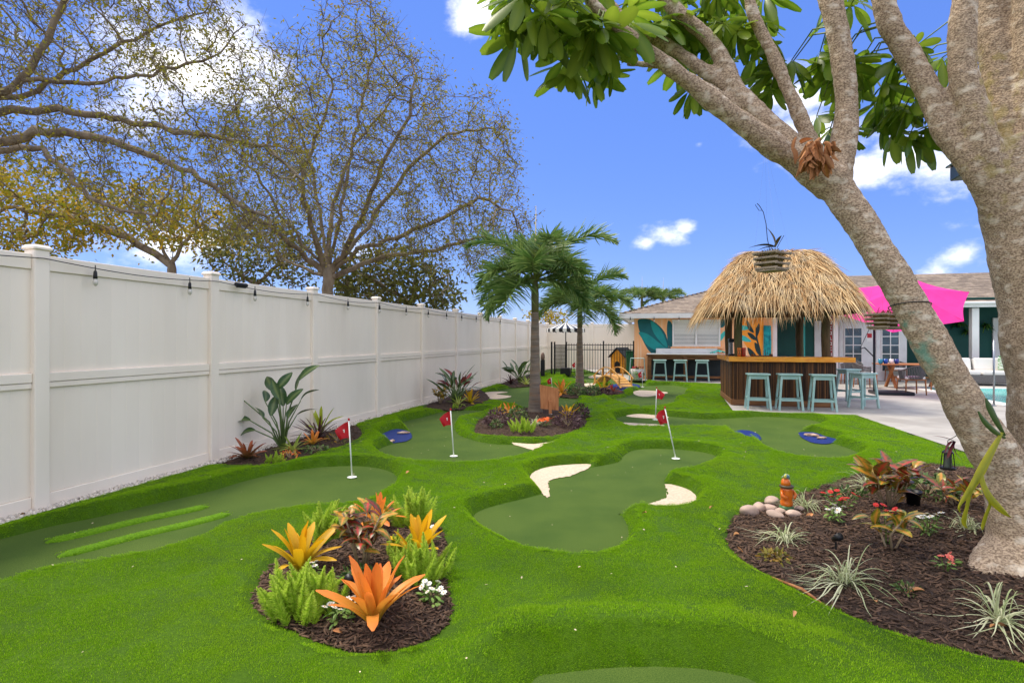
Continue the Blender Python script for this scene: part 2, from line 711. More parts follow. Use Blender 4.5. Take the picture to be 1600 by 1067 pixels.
GREENS = [  # putting surfaces, traced on the level of the green
    [(-420, 985), (-260, 900), (-90, 862), (0, 842), (80, 822), (150, 808), (250, 785), (330, 767), (380, 752), (440, 738), (500, 730), (560, 728), (602, 734), (621, 747),
     (612, 764), (580, 775), (520, 785), (450, 794), (390, 806), (350, 821), (330, 832), (280, 850), (200, 868), (100, 884), (0, 908), (-150, 965), (-300, 1040)],
    [(739, 806), (745, 817), (770, 836), (810, 852), (870, 863), (930, 864), (970, 856), (984, 841), (981, 820), (972, 802), (985, 793), (1025, 786), (1041, 776), (1042, 764),
     (1040, 750), (1052, 740), (1090, 732), (1122, 720), (1116, 711), (1080, 704), (1030, 701), (992, 703), (975, 711), (965, 722), (925, 730), (880, 741), (857, 754), (850, 768), (830, 776), (765, 792)],
    [(628, 660), (660, 652), (690, 644), (720, 641), (765, 643), (735, 650), (715, 658), (711, 668), (717, 679), (740, 688), (775, 694), (810, 695), (838, 698), (842, 703),
     (830, 708), (790, 716), (740, 722), (690, 722), (640, 719), (600, 713), (590, 706), (600, 698), (625, 690), (636, 683), (638, 672)],
    [(962, 656), (975, 650), (1010, 648), (1050, 651), (1100, 655), (1150, 653), (1200, 651), (1260, 655), (1288, 663), (1275, 668), (1252, 673), (1260, 682), (1300, 692), (1335, 704),
     (1346, 711), (1320, 716), (1260, 714), (1210, 706), (1188, 694), (1180, 685), (1150, 673), (1135, 667), (1090, 665), (1030, 666), (980, 663)],
    [(762, 624), (775, 613), (800, 606), (840, 603), (880, 606), (895, 618), (906, 630), (880, 635), (830, 634), (790, 630)],
    [(950, 625), (975, 621), (996, 612), (1005, 604), (1050, 602), (1078, 608), (1070, 614), (1082, 619), (1055, 624), (1062, 630), (1030, 634), (985, 633)],
    [(880, 592), (905, 586), (945, 584), (962, 588), (1000, 596), (1010, 602), (985, 606), (965, 605), (950, 598), (915, 595)],
    [(800, 1120), (832, 1062), (880, 1050), (960, 1042), (1050, 1041), (1130, 1049), (1190, 1072), (1230, 1130), (1020, 1190)],
]
BUNKERS = [
    ([(828, 746), (840, 735), (870, 728), (924, 726), (900, 735), (872, 741), (858, 751), (856, 763), (848, 768), (836, 757)], 'pale sand bunker hooked round the left edge of the central green'),
    ([(1042, 757), (1060, 760), (1080, 768), (1089, 781), (1076, 791), (1030, 793), (994, 792), (1025, 785), (1042, 778), (1044, 767)], 'pale sand bunker on the right edge of the central green'),
    ([(797, 692), (835, 694), (880, 688), (856, 698), (832, 706), (840, 700), (835, 697)], 'pale sand bunker at the tip of the green by the palm bed'),
    ([(979, 650), (1000, 647), (1040, 651), (1037, 654), (1000, 653)], 'narrow sand bunker on the far edge of the right-hand green'),
    ([(966, 661), (1000, 662), (1038, 665), (1000, 667), (975, 664)], 'narrow sand bunker on the near edge of the right-hand green'),
    ([(750, 616), (770, 612), (793, 613), (775, 616), (798, 619), (790, 622), (765, 620)], 'forked sand bunker near the white fence'),
    ([(989, 614), (1000, 610), (1042, 613), (1030, 617), (1005, 620)], 'white sand bunker beside the bridge green'),
    ([(905, 601), (920, 599), (938, 600), (928, 603), (908, 603)], 'thin sand bunker behind the small palm bed'),
    ([(920, 589), (932, 586), (948, 587), (938, 590), (925, 591)], 'small sand bunker on the farthest green'),
]
PONDS = [
    ([(596, 682), (605, 675), (620, 671), (636, 674), (643, 682), (636, 689), (620, 692), (605, 688)], 'blue pond at the left of the green by the palm bed'),
    ([(1144, 678), (1155, 673), (1172, 674), (1184, 680), (1188, 687), (1168, 683)], 'left blue pond of the right-hand green'),
    ([(1249, 677), (1270, 676), (1292, 683), (1310, 688), (1290, 694), (1264, 690)], 'right blue pond of the right-hand green'),
    ([(948, 605), (965, 600), (990, 600), (1000, 604), (978, 608), (958, 609)], 'blue pond under the wooden bridge'),
]
BEDS = [
    ('near', [(396, 938), (408, 902), (440, 868), (480, 838), (530, 812), (590, 792), (645, 798), (685, 822), (698, 852), (692, 885), (700, 920), (707, 950), (690, 982), (650, 1004), (600, 1015), (550, 1015), (500, 1001), (450, 979), (410, 957)]),
    ('palm', [(741, 672), (750, 655), (780, 645), (830, 636), (880, 635), (905, 644), (917, 655), (908, 668), (880, 678), (840, 683), (790, 682), (755, 679)]),
    ('fence', [(338, 721), (430, 693), (541, 662), (566, 676), (545, 692), (520, 701), (470, 715), (420, 727), (372, 727)]),
    ('fence2', [(662, 638), (690, 619), (742, 606), (764, 622), (736, 635), (700, 639)]),
    ('fence3', [(782, 602), (800, 591), (832, 583), (846, 596), (818, 603)]),
    ('palm2', [(866, 613), (895, 606), (950, 605), (976, 612), (962, 618), (912, 620), (880, 619)]),
    ('tree', [(1136, 843), (1143, 815), (1165, 796), (1200, 784), (1260, 768), (1340, 741), (1420, 724), (1510, 730), (1620, 755), (1760, 800), (1990, 900), (2100, 1010), (1900, 1066), (1600, 1033), (1500, 1013), (1400, 986), (1300, 946), (1220, 906), (1160, 872)]),
]
PATIO = [G(983, 594, Z_PATIO), G(1127, 599, Z_PATIO), G(1127, 617, Z_PATIO), G(1145, 641, Z_PATIO), G(1232, 645, Z_PATIO), G(1337, 648, Z_PATIO),
         G(1378, 662, Z_PATIO), G(1485, 698, Z_PATIO), G(1600, 736, Z_PATIO), G(1760, 790, Z_PATIO), Vector((9.5, 3.2, 0)), Vector((26, 3.2, 0)), Vector((26, 36, 0)), Vector((3.2, 36, 0)), Vector((4.05, 23.4, 0))]
patio_poly = np.array([[p.x, p.y] for p in PATIO])

green_polys = [lip_poly(p) for p in GREENS]
bunker_polys = [lip_poly(p, 4, GREENS, .8) for p, _ in BUNKERS]
pond_polys = [lip_poly(p, 4, GREENS, .9) for p, _ in PONDS]
bed_polys = {k: poly_px(p, Z_BED) for k, p in BEDS}
fence_edge = np.array([[p.x, p.y] for p in (W(-12, -3), W(-12, .2), W(25, .2), W(25, -3))])


def fields(X, Y):
    rec = np.full(X.shape, 1.2)
    for p in green_polys + bunker_polys + pond_polys:
        rec = np.minimum(rec, sdf(p, X, Y))
    bed = np.full(X.shape, 1.2)
    for p in bed_polys.values():
        bed = np.minimum(bed, sdf(p, X, Y))
    oth = np.minimum(sdf(patio_poly, X, Y), sdf(fence_edge, X, Y))
    return rec, bed, oth


def lawn_h(X, Y, f=None):
    rec, bed, oth = fields(X, Y) if f is None else f
    base = .062 + .012 * wav(X, Y, .9, 3) + .005 * wav(X, Y, 2.2, 4)
    lipk = (LIP + .03 * sstep(0, 1, (3.7 - Y) / 1.0) - base + .012 * wav(X, Y, 1.3, 9)) * sstep(0, .4, np.minimum(bed, oth))
    rise = np.clip(rec / (.10 + .13 * sstep(0, 1, (3.7 - Y) / 1.0)), 0, 1) ** .85
    h = np.where(rec > 0, .002 + base * rise + lipk * rise * (1 - sstep(.12, .60, rec - .2 * sstep(0, 1, (3.7 - Y) / 1.0))) , .002 + rec * .9)
    hb = np.where(bed > 0, .042 + (base - .02) * sstep(0, .12, bed) + 2 * np.maximum(0, bed - .12), .042 + bed * .9)
    ho = np.where(oth > 0, .058 + .02 * sstep(0, .05, oth) + 2 * np.maximum(0, oth - .05), .058 + oth * .9)
    return np.maximum(np.minimum(np.minimum(h, hb), ho), -.1)


def lawn_z(x, y):
    return float(lawn_h(np.array([x], float), np.array([y], float))[0])


K = .0043
ys = [.5]
while ys[-1] < 29.5:
    ys.append(ys[-1] + K * (ys[-1] + 2.2))
ys = np.array(ys)
us = np.arange(-1.25, 1.25, K)
XX = us[None, :] * (ys[:, None] + 2.2)
YY = np.repeat(ys[:, None], len(us), 1)
LF = fields(XX, YY)
LH = lawn_h(XX, YY, LF)
side_ok = ((XX - F0.x) * V.x + (YY - F0.y) * V.y > .0)
nr, nc = XX.shape
idx = np.arange(nr * nc).reshape(nr, nc)
keep = (LH > -.07) & side_ok
kc = keep[:-1, :-1] | keep[1:, :-1] | keep[:-1, 1:] | keep[1:, 1:]
faces = np.stack([idx[:-1, :-1][kc], idx[:-1, 1:][kc], idx[1:, 1:][kc], idx[1:, :-1][kc]], 1)
used = np.unique(faces)
remap = np.zeros(nr * nc, np.int32)
remap[used] = np.arange(len(used))
lv = np.stack([XX.ravel(), YY.ravel(), LH.ravel()], 1)[used]

LAWN_A, LAWN_B, LAWN_C = S(60, 92, 4), S(76, 110, 8), S(52, 82, 4)
M_lawn = pm('lawn_turf', LAWN_A, LAWN_B, scale=55, rough=.75, bump=.7, bscale=160, bdist=.02, c3=LAWN_C, scale3=1.6, lo3=.45, hi3=.75, spec=.15)
ob('lawn', mesh_np('lawn', lv, remap[faces], M_lawn, smooth=True), kind='structure')

# blades of the artificial turf: small patches of pile stood all over the lawn
nb = 130
bb = np.stack([npr.uniform(-.06, .06, nb), npr.uniform(-.06, .06, nb), np.full(nb, -.004)], 1)
dd = unit(np.stack([npr.normal(0, .42, nb), npr.normal(0, .42, nb), np.full(nb, 1.0)], 1))
tv, tf, tt = blades(bb, dd, unit(np.cross(dd, randdir(nb))), npr.uniform(.011, .020, nb), npr.uniform(.0020, .0032, nb), npr.uniform(0, .5, nb), nseg=2,
                    tint=npr.uniform(0, 1, nb) ** 1.5)
ga, gb_ = [], []
for y0, y1, dens, sc in ((.9, 4.2, 1080, .92), (4.2, 7.5, 800, 1.02), (7.5, 13, 450, 1.25), (13, 26, 240, 1.6)):
    xw = 1.02 * y1 + 1.0
    n = int(dens * (y1 - y0) * 2 * xw)
    x, y = npr.uniform(-xw, xw, n), npr.uniform(y0, y1, n)
    ok = (np.abs(x) < y * 1.0 + 1.0) & ((x - F0.x) * V.x + (y - F0.y) * V.y > .24)
    x, y = x[ok], y[ok]
    f = fields(x, y)
    ok = (f[0] > .012 * sc) & (f[1] > .03 * sc) & (f[2] > .03 * sc) & ((f[0] < .2) | (npr.uniform(0, 1, len(x)) < .34))
    x, y = x[ok], y[ok]
    f = tuple(q[ok] for q in f)
    z = lawn_h(x, y, f)
    e = .03
    zx, zy = lawn_h(x + e, y), lawn_h(x, y + e)
    gx, gy = (zx - z) / e, (zy - z) / e
    ga.append(np.stack([x, y, z], 1))
    nrm = unit(np.stack([-gx, -gy, np.ones(len(x))], 1))
    sp_ = npr.uniform(0, 6.28, len(x))
    tg_ = np.stack([np.cos(sp_), np.sin(sp_), np.zeros(len(x))], 1)
    tg_ = unit(tg_ - nrm * (tg_ * nrm).sum(1, keepdims=True))
    bt_ = np.cross(nrm, tg_)
    ex_, ey_, ez_ = np.arctan2(bt_[:, 2], nrm[:, 2]), -np.arcsin(np.clip(tg_[:, 2], -1, 1)), np.arctan2(tg_[:, 1], tg_[:, 0])
    gb_.append(np.stack([ex_, ey_, ez_, npr.uniform(.85, 1.15, len(x)) * sc * np.where(f[0] < .2, .72, 1)], 1))
ga, gb_ = np.concatenate(ga), np.concatenate(gb_)
M_blade = pm('turf_blade', S(92, 148, 2), S(122, 170, 8), scale=1.1, rough=.8, tint=S(170, 204, 52), trans=.25, rand=.05, spec=.06, world=True, c3=S(138, 168, 40), scale3=.8, lo3=.5, hi3=.8)
scatter('turf_blades', ga, gb_[:, :3], gb_[:, 3], tv, tf, tt, M_blade, kind='stuff', label='bright green artificial turf pile covering the lawn', category='grass')

# putting greens
M_green = pm('putting_turf', S(50, 75, 22), S(92, 112, 46), scale=150, rough=.85, bump=.5, bscale=420, bdist=.006, c3=S(52, 78, 26), scale3=1.7, lo3=.4, hi3=.9, spec=.15, detail=6)
M_sand = pm('sand', S(220, 201, 178), S(194, 174, 150), scale=45, rough=.95, bump=.9, bscale=220, bdist=.006, c3=S(196, 178, 152), scale3=9, lo3=.58, hi3=.75)
M_pond = pm('pond_turf', S(4, 28, 88), S(10, 46, 122), scale=90, rough=.6, bump=.4, bscale=200, spec=.3)


def grow(poly, k):
    """outline moved outwards by k metres"""
    out = []
    n = len(poly)
    area = .5 * sum(poly[i][0] * poly[(i + 1) % n][1] - poly[(i + 1) % n][0] * poly[i][1] for i in range(n))
    sg = 1 if area > 0 else -1
    for i in range(n):
        e = poly[(i + 1) % n] - poly[i - 1]
        nn = np.array([e[1], -e[0]]) / max(np.linalg.norm(e), 1e-6) * sg
        out.append(poly[i] + nn * k)
    return np.array(out)


def sheet(name, poly, z, mat, **props):
    bm = bmesh.new()
    vs = [bm.verts.new((p[0], p[1], z)) for p in poly]
    es = [bm.edges.new((vs[i], vs[(i + 1) % len(vs)])) for i in range(len(vs))]
    bmesh.ops.triangle_fill(bm, edges=es, use_beauty=True)
    for f in bm.faces:
        f.normal_update()
        if f.normal.z < 0:
            f.normal_flip()
    me = bpy.data.meshes.new(name)
    bm.to_mesh(me)
    bm.free()
    me.materials.append(mat)
    return ob(name, me, kind='structure', **props)


for p in green_polys:
    sheet('putting_green', grow(p, .015), Z_GREEN, M_green)


def ragged(poly, amp, seed):
    r = np.random.RandomState(seed)
    q = np.repeat(poly, 3, 0).astype(float)
    for i in range(len(q)):
        a, b = poly[i // 3], poly[(i // 3 + 1) % len(poly)]
        q[i] = a + (b - a) * (i % 3) / 3
    return q + r.normal(0, amp, q.shape)


for k, p in enumerate(bunker_polys):
    sheet('sand_bunker', ragged(grow(p, .012), .006, k), Z_GREEN + .006, M_sand)
for k, p in enumerate(pond_polys):
    sheet('water_hazard', ragged(grow(p, .012), .005, k + 40), Z_GREEN + .010, M_pond)

M_roll = pm('roll_turf', S(78, 118, 6), S(96, 138, 12), scale=60, rough=.75, bump=.6, bscale=160, bdist=.01, spec=.15)
# raised rolls of turf across the left green
for (a, b), w in ((((70, 848), (325, 791)), 0), (((88, 870), (360, 803)), 1)):
    A, B = G(*a, 0), G(*b, 0)
    n = 44
    mb = MB()
    cr = (B - A).normalized().cross(Vector((0, 0, 1)))
    pts = []
    for i in range(n + 1):
        t = i / n
        taper = min(1, t * 14, (1 - t) * 14)
        c = A.lerp(B, t) + cr * (.012 * math.sin(t * 9 + w))
        hh = .03 * math.sqrt(max(.05, taper))
        for j in range(7):
            an = PI * j / 6
            pts.append(c + cr * (-math.cos(an) * .062 * math.sqrt(max(.05, taper))) + Vector((0, 0, math.sin(an) * hh)))
    fs = [(i * 7 + j, i * 7 + j + 1, (i + 1) * 7 + j + 1, (i + 1) * 7 + j) for i in range(n) for j in range(6)]
    mb.raw(pts, fs)
    o = mb.build('turf_roll', M_roll, smooth=True)
    tag(o, ['longer upper ridge of green turf laid across the left putting green', 'lower ridge of green turf nearer the camera on the left putting green'][w], 'turf ridge', 'turf ridges on the left green')
    nbz = 900
    tpos = npr.uniform(0, 1, nbz)
    angs = npr.uniform(.15, PI - .15, nbz)
    base = np.array([A + (B - A) * t + cr * (.012 * math.sin(t * 9 + w) - math.cos(an) * .058) + Vector((0, 0, math.sin(an) * .026)) for t, an in zip(tpos, angs)])
    dn = np.array([cr * (-math.cos(an)) + Vector((0, 0, math.sin(an))) for an in angs]) + npr.normal(0, .3, (nbz, 3))
    v_, f_, t_ = blades(base, dn, randdir(nbz), npr.uniform(.010, .018, nbz), .005, .3, 2, tint=npr.uniform(0, 1, nbz) ** 1.5)
    ob('turf_pile', mesh_np('turf_pile', v_, f_, M_blade, t_), o, kind='stuff')

# patio
M_patio = pm('concrete', S(172, 168, 161), S(156, 152, 146), scale=2.5, rough=.8, bump=.15, bscale=60, bdist=.004, c3=S(146, 142, 136), scale3=.9)
sheet('patio', patio_poly, Z_PATIO, M_patio)
M_joint = pm('joint', S(120, 118, 114), rough=.9)

# gravel strip along the fence
M_grav_base = pm('gravel_base', S(176, 166, 152), S(140, 130, 118), scale=30, rough=.95, bump=.6, bscale=90)
gq = [W(-9, -.06, .035), W(-9, .26, .035), W(24, .26, .035), W(24, -.06, .035)]
ob('gravel_strip', MB().raw(gq, [(0, 1, 2, 3)]).mesh('gravel_strip', M_grav_base), kind='structure')
n = 9000
s_ = npr.uniform(0, 1, n) ** 1.4 * 22 - 3.5
t_ = npr.uniform(.03, .23, n)
gp = np.stack([F0.x + U.x * s_ + V.x * t_, F0.y + U.y * s_ + V.y * t_, np.full(n, .040) + npr.uniform(0, .014, n)], 1)
ico = bmesh.new()
bmesh.ops.create_icosphere(ico, subdivisions=1, radius=.014)
ico_v = np.array([v.co[:] for v in ico.verts]) * np.array([1.2, .9, .6])
ico_f = np.array([[v.index for v in f.verts] for f in ico.faces])
ico.free()
M_peb = pm('pebble', S(216, 208, 196), S(190, 180, 168), scale=20, rough=.8, rand=.25)
scatter('gravel_pebbles', gp, npr.uniform(0, 6, (n, 3)), npr.uniform(.5, 1.5, n), ico_v, ico_f, None, M_peb, kind='stuff', label='small white pebbles along the foot of the white fence', category='gravel')

# mulch beds
M_mulch = pm('mulch', S(52, 38, 28), S(80, 60, 45), scale=38, rough=.95, bump=1.0, bscale=70, bdist=.03)
BED_SEED = {k: i for i, (k, _) in enumerate(BEDS)}


def bed_z_arr(key, X, Y, d=None):
    if d is None:
        d = sdf(bed_polys[key], X, Y)
    h = {'near': .07, 'tree': .10, 'palm': .06}.get(key, .04)
    return Z_BED - .006 + h * sstep(0, .9 if key == 'tree' else .5, -d) + .008 * wav(X, Y, 9, BED_SEED[key] + 20) + .006 * wav(X, Y, 30, BED_SEED[key] + 30)


def bed_z(key, x, y):
    return float(bed_z_arr(key, np.array([x], float), np.array([y], float))[0])


for key, poly in bed_polys.items():
    lo, hi = poly.min(0) - .08, poly.max(0) + .08
    st = .035 if key in ('near', 'tree') else .06
    gx, gy = np.meshgrid(np.arange(lo[0], hi[0], st), np.arange(lo[1], hi[1], st))
    d = sdf(poly, gx, gy)
    z = bed_z_arr(key, gx, gy, d)
    z = np.where(d > 0, Z_BED - .012 - d * .6, z)
    ii = np.arange(gx.size).reshape(gx.shape)
    k_ = d < .06
    kc = k_[:-1, :-1] & k_[1:, :-1] & k_[:-1, 1:] & k_[1:, 1:]
    fc = np.stack([ii[:-1, :-1][kc], ii[:-1, 1:][kc], ii[1:, 1:][kc], ii[1:, :-1][kc]], 1)
    us_ = np.unique(fc)
    rm = np.zeros(gx.size, np.int32)
    rm[us_] = np.arange(len(us_))
    ob('mulch_bed', mesh_np('mulch_bed', np.stack([gx.ravel(), gy.ravel(), z.ravel()], 1)[us_], rm[fc], M_mulch, smooth=True), kind='structure')

chip = MB()
chip.raw([(-.5, -.5, 0), (.5, -.35, 0), (.42, .5, .05), (-.38, .4, 0), (-.45, -.4, .55), (.4, -.3, .7), (.36, .4, .6), (-.3, .35, .8)],
         [(0, 3, 2, 1), (4, 5, 6, 7), (0, 1, 5, 4), (1, 2, 6, 5), (2, 3, 7, 6), (3, 0, 4, 7)])
chip_v = np.array(chip.v) * np.array([.050, .0105, .006])
chip_f = np.array(chip.f)
cp = []
for key, n in (('near', 7500), ('tree', 22000), ('palm', 2200), ('fence', 1500), ('fence2', 700), ('fence3', 400), ('palm2', 900)):
    poly = bed_polys[key]
    lo, hi = poly.min(0), poly.max(0)
    x, y = npr.uniform(lo[0], hi[0], n * 2), npr.uniform(lo[1], hi[1], n * 2)
    d = sdf(poly, x, y)
    ok = d < .005
    if key == 'tree':
        ok &= x < y * 1.05 + .3
    x, y, d = x[ok][:n], y[ok][:n], d[ok][:n]
    cp.append(np.stack([x, y, bed_z_arr(key, x, y, d) + npr.uniform(-.002, .012, len(x))], 1))
cp = np.concatenate(cp)
n = len(cp)
M_chip = pm('mulch_chip', S(62, 46, 35), S(104, 80, 62), scale=25, rough=.9, rand=.6, stretch=(1, 4, 4))
scatter('mulch_chips', cp, np.stack([npr.normal(0, .3, n), npr.normal(0, .25, n), npr.uniform(0, 6.3, n)], 1), npr.uniform(.3, 1.4, n), chip_v, chip_f, None,
        M_chip, kind='stuff', label='dark brown shredded bark mulch filling the planting beds', category='mulch')

# ------------------------------------------------------------------ white vinyl fence
M_vinyl = pm('white_vinyl', S(248, 237, 222), S(242, 230, 214), scale=1.2, rough=.45, c3=S(228, 215, 198), scale3=.9, lo3=.5, hi3=.85, world=True, rand=.015, stretch=(1, 1, .35))
post_px = [58, 330, 488, 588, 658, 712]
post_s = [((5060 / (1024 - x)) - 7.29) / math.cos(FA) for x in post_px]
post_s = [post_s[0] - 4.7, post_s[0] - 2.35] + post_s
while post_s[-1] < 23.2:
    post_s.append(post_s[-1] + 2.36)
fence = thing('vinyl_fence', 'tall white vinyl privacy fence running along the left side of the lawn', 'fence', F0, PI / 2 - FA)
# local x runs along the fence; local -y faces the lawn
pst = MB().cbox((0, 0, 1.21), (.135, .135, 2.42), .008).mesh('post', M_vinyl)
cap = MB()
cap.cbox((0, 0, 2.432), (.165, .165, .028), .006)
cap.box((0, 0, 2.455), (.15, .15, .018), taper=.8)
cap_me = cap.mesh('post_cap', M_vinyl)
for i, s in enumerate(post_s):
    p = ob('post', pst, fence, (s, 0, 0))
    ob('post_cap', cap_me, p)


def fence_bays(fence_o, positions, split_until):
    board = MB()
    board.cbox((0, 0, .5), (1.0, .03, 1.0), .004)
    for i in range(len(positions) - 1):
        a, b = positions[i] + .0675, positions[i + 1] - .0675
        Lb = b - a
        for z0, z1, nm, dp in ((2.235, 2.375, 'top_rail', .062), (1.15, 1.20, 'middle_rail', .070), (1.204, 1.29, 'middle_rail', .082), (.03, .165, 'bottom_rail', .062)):
            MB().cbox((0, 0, (z0 + z1) / 2), (Lb - .002, dp, z1 - z0), .005).build(nm, M_vinyl, fence_o, loc=((a + b) / 2, 0, 0))
        nbd = max(4, int(round(Lb / .165)))
        bw = Lb / nbd
        key = 'board%.3f' % bw
        for z0, z1 in ((.167, 1.148), (1.292, 2.233)):
            if i < split_until:
                if (key, z0) not in board_cache:
                    m = MB()
                    m.cbox((0, 0, (z1 - z0) / 2), (bw - .003, .026, z1 - z0), .004)
                    m.box((0, 0, (z1 - z0) / 2), (bw, .022, z1 - z0 - .002))
                    board_cache[(key, z0)] = m.mesh('board', M_vinyl)
                for k in range(nbd):
                    ob('board', board_cache[(key, z0)], fence_o, (a + bw * (k + .5), 0, z0))
            else:
                m = MB()
                for k in range(nbd):
                    m.cbox((a + bw * (k + .5), 0, (z0 + z1) / 2), (bw - .002, .026, z1 - z0), .003)
                m.box(((a + b) / 2, .004, (z0 + z1) / 2), (Lb, .008, z1 - z0 - .004))
                m.build('board_infill', M_vinyl, fence_o, kind='stuff')


board_cache = {}
fence_bays(fence, post_s, 6)

# white fence closing the far end of the lawn
end_s = post_s[-1]
back = thing('vinyl_fence', 'white vinyl fence closing the far end behind the black iron railing', 'fence', W(end_s, 0), -FA)
bpos = [0.0, 2.36, 4.72, 7.08]
for s in bpos[1:]:
    p = ob('post', pst, back, (s, 0, 0))
    ob('post_cap', cap_me, p)
fence_bays(back, bpos, 0)

# string of bulbs hung along the fence top
M_black = pm('black_plastic', S(22, 22, 24), rough=.45)
M_bulb = pm('bulb_glass', S(205, 200, 188), rough=.1, spec=.8)
strg = thing('string_lights', 'black string of small bulbs hung along the top rail of the white fence', 'string lights', F0, PI / 2 - FA)
wire = []
for i in range(len(post_s) - 1):
    a, b = post_s[i], post_s[i + 1]
    for k in range(10):
        t = k / 10
        wire.append((a + (b - a) * t, -.088, 2.36 - .02 - .05 * math.sin(PI * t)))
MB().tube(wire, .0045, 5).build('wire', M_black, strg)
socket = MB().lathe([(.008, 0), (.016, -.02), (.018, -.06), (.02, -.085)], 10).tube([(0, 0, 0), (0, 0, .05)], .005, 5).mesh('socket', M_black, True)
bulb = MB().lathe([(.014, -.085), (.024, -.115), (.022, -.14), (.008, -.158)], 10).mesh('bulb', M_bulb, True)
sb = []
for px in (138, 287, 390, 473, 537, 587, 629, 664, 693, 717, 740, 760, 778):
    sb.append(((5060 / (1024 - px)) - 7.29) / math.cos(FA))
for s in sb:
    k = ob('socket', socket, strg, (s, -.088, 2.29))
    ob('bulb', bulb, k)
hp = MB()
hp.tube([(-.1, 0, 0), (.1, 0, 0)], .028, 10)
hp.box((0, 0, -.03), (.16, .03, .02))
o = hp.build('solar_light', M_black, loc=W((5060 / (1024 - 366) - 7.29) / math.cos(FA), .11, 2.33), rot=(0, 0, PI / 2 - FA), smooth=False)
tag(o, 'black cylindrical solar box on the fence top beside a post', 'solar box')

# ------------------------------------------------------------------ the house
def tpx(px, s):
    """distance t from the fence at which the line s = const passes under column px"""
    r = (px - 800) / FPX
    ax, ay = F0.x + U.x * s, F0.y + U.y * s
    return (r * ay - ax) / (V.x - r * V.y)


def st(p):
    d = Vector(p) - F0
    return d.dot(U), d.dot(V)


HT, HS = 4.73, 16.35
house = thing('house', 'single-storey house with peach mural wall, grey shingle roof and green porch', 'house', W(HS, HT), -FA)


def HH(t, s, z=0.0):
    return (t - HT, s - HS, z)


M_peach = pm('peach_paint', S(255, 192, 140), S(252, 180, 122), scale=1.2, rough=.7, stretch=(6, 1, .25), c3=S(255, 214, 176), scale3=2.2, lo3=.5, hi3=.7)
M_teal_d = pm('dark_teal_paint', S(14, 92, 98), S(18, 104, 110), scale=3, rough=.6)
M_teal = pm('teal_paint', S(18, 140, 140), S(24, 154, 152), scale=3, rough=.6)
M_teal_l = pm('light_teal_paint', S(70, 190, 180), rough=.6)
M_orange_p = pm('orange_paint', S(252, 150, 30), S(254, 168, 60), scale=2, rough=.6)
M_dleaf = pm('dark_leaf_paint', S(22, 52, 52), rough=.6)
M_white = pm('white_paint', S(236, 234, 230), S(226, 224, 219), scale=2, rough=.5)
M_dkgreen = pm('dark_green_paint', S(6, 74, 66), S(8, 82, 72), scale=1.5, rough=.6)
M_offw = pm('stucco_white', S(222, 222, 220), S(210, 210, 208), scale=3, rough=.8, bump=.2, bscale=80)
M_glass = pm('window_glass', S(40, 58, 66), S(70, 96, 104), scale=3, rough=.06, spec=.8)
M_blind = pm('blind', S(232, 229, 222), rough=.6)
M_shingle = pm('shingle', S(172, 156, 140), S(142, 127, 113), scale=7, rough=.95, tint=S(120, 108, 98), bump=.4, bscale=80, rand=0)
M_greenp = pm('foliage_deep', S(34, 84, 26), S(60, 116, 40), scale=6, rough=.45, trans=.2, tint=S(110, 150, 60))

tR = tpx(1207, HS)                              # right end of the peach wall
tE = 20.20
MB().box(HH((HT + tR) / 2, HS + .1, 1.26), (tR - HT, .2, 2.52)).build('wall', M_peach, house, loc=(0, 0, 0))
MB().box(HH(HT + .1, HS + 3.6, 1.26), (.2, 6.796, 2.52)).build('wall', M_offw, house)
MB().box(HH(tR + .05, HS + 1.2, 1.3), (.1, 1.99, 2.6)).build('wall', M_dkgreen, house)
tF0, tF1 = tpx(1308, 17.60), tpx(1417, 17.60)
MB().box(HH((tR + .12 + tF0) / 2, 17.90, 1.4), (tF0 - tR - .13, .2, 2.8)).build('wall', M_dkgreen, house)
MB().box(HH((tF0 + tF1) / 2, 17.70, 1.45), (tF1 - tF0, .2, 2.9)).build('wall', M_offw, house)
MB().box(HH((tF1 + tE) / 2 + .01, 19.20, 1.5), (tE - tF1, .2, 3.0)).build('wall', M_dkgreen, house)
MB().box(HH(tF1 + .05, 18.46, 1.5), (.1, 1.27, 3.0)).build('wall', M_dkgreen, house)
# porch ceiling and beam
MB().box(HH((tF1 + tE) / 2, 18.10, 3.03), (tE - tF1, 2.0, .05)).build('porch_ceiling', M_dkgreen, house)
MB().box(HH((tF1 + tE) / 2, 17.22, 2.85), (tE - tF1, .14, .3)).build('beam', M_dkgreen, house)
for px in (1210, 1305):
    MB().cbox(HH(tpx(px, 16.60), 16.60, 1.3), (.16, .16, 2.6), .01).build('column', M_white, house)
for px in (1522, 1640):
    tt_ = tpx(px, 17.20)
    c = MB().cbox(HH(tt_, 17.20, 1.35), (.22, .22, 2.7), .01).build('column', M_white, house)
    MB().cbox(HH(tt_, 17.20, .16), (.28, .28, .18), .01).build('plinth', M_white, c)
# roof planes (one pitch; the eave on the right is set back)
PITCH, ES, EZ, RS, TL = .31, 15.85, 2.57, 21.60, 4.2
tM = tF0 + .25


def rz(s):
    return EZ + PITCH * (s - ES)


RZ = rz(RS)
tRg = TL + (RS - ES)
roof = MB().raw([HH(TL, ES, EZ), HH(tM, ES, EZ), HH(tM, 16.95, rz(16.95)), HH(tE + .6, 16.95, rz(16.95)), HH(tE + .6, RS, RZ), HH(tRg, RS, RZ),
                 HH(TL, 2 * RS - ES, EZ), HH(tE + .6, 2 * RS - ES, EZ)],
                [(0, 1, 2, 5), (2, 3, 4, 5), (0, 5, 6), (5, 4, 7, 6)])
roof_o = roof.build('roof', M_shingle, house)
# shingle courses: thin tabs, each a little off its neighbours
sv, sf, stt = [], [], []


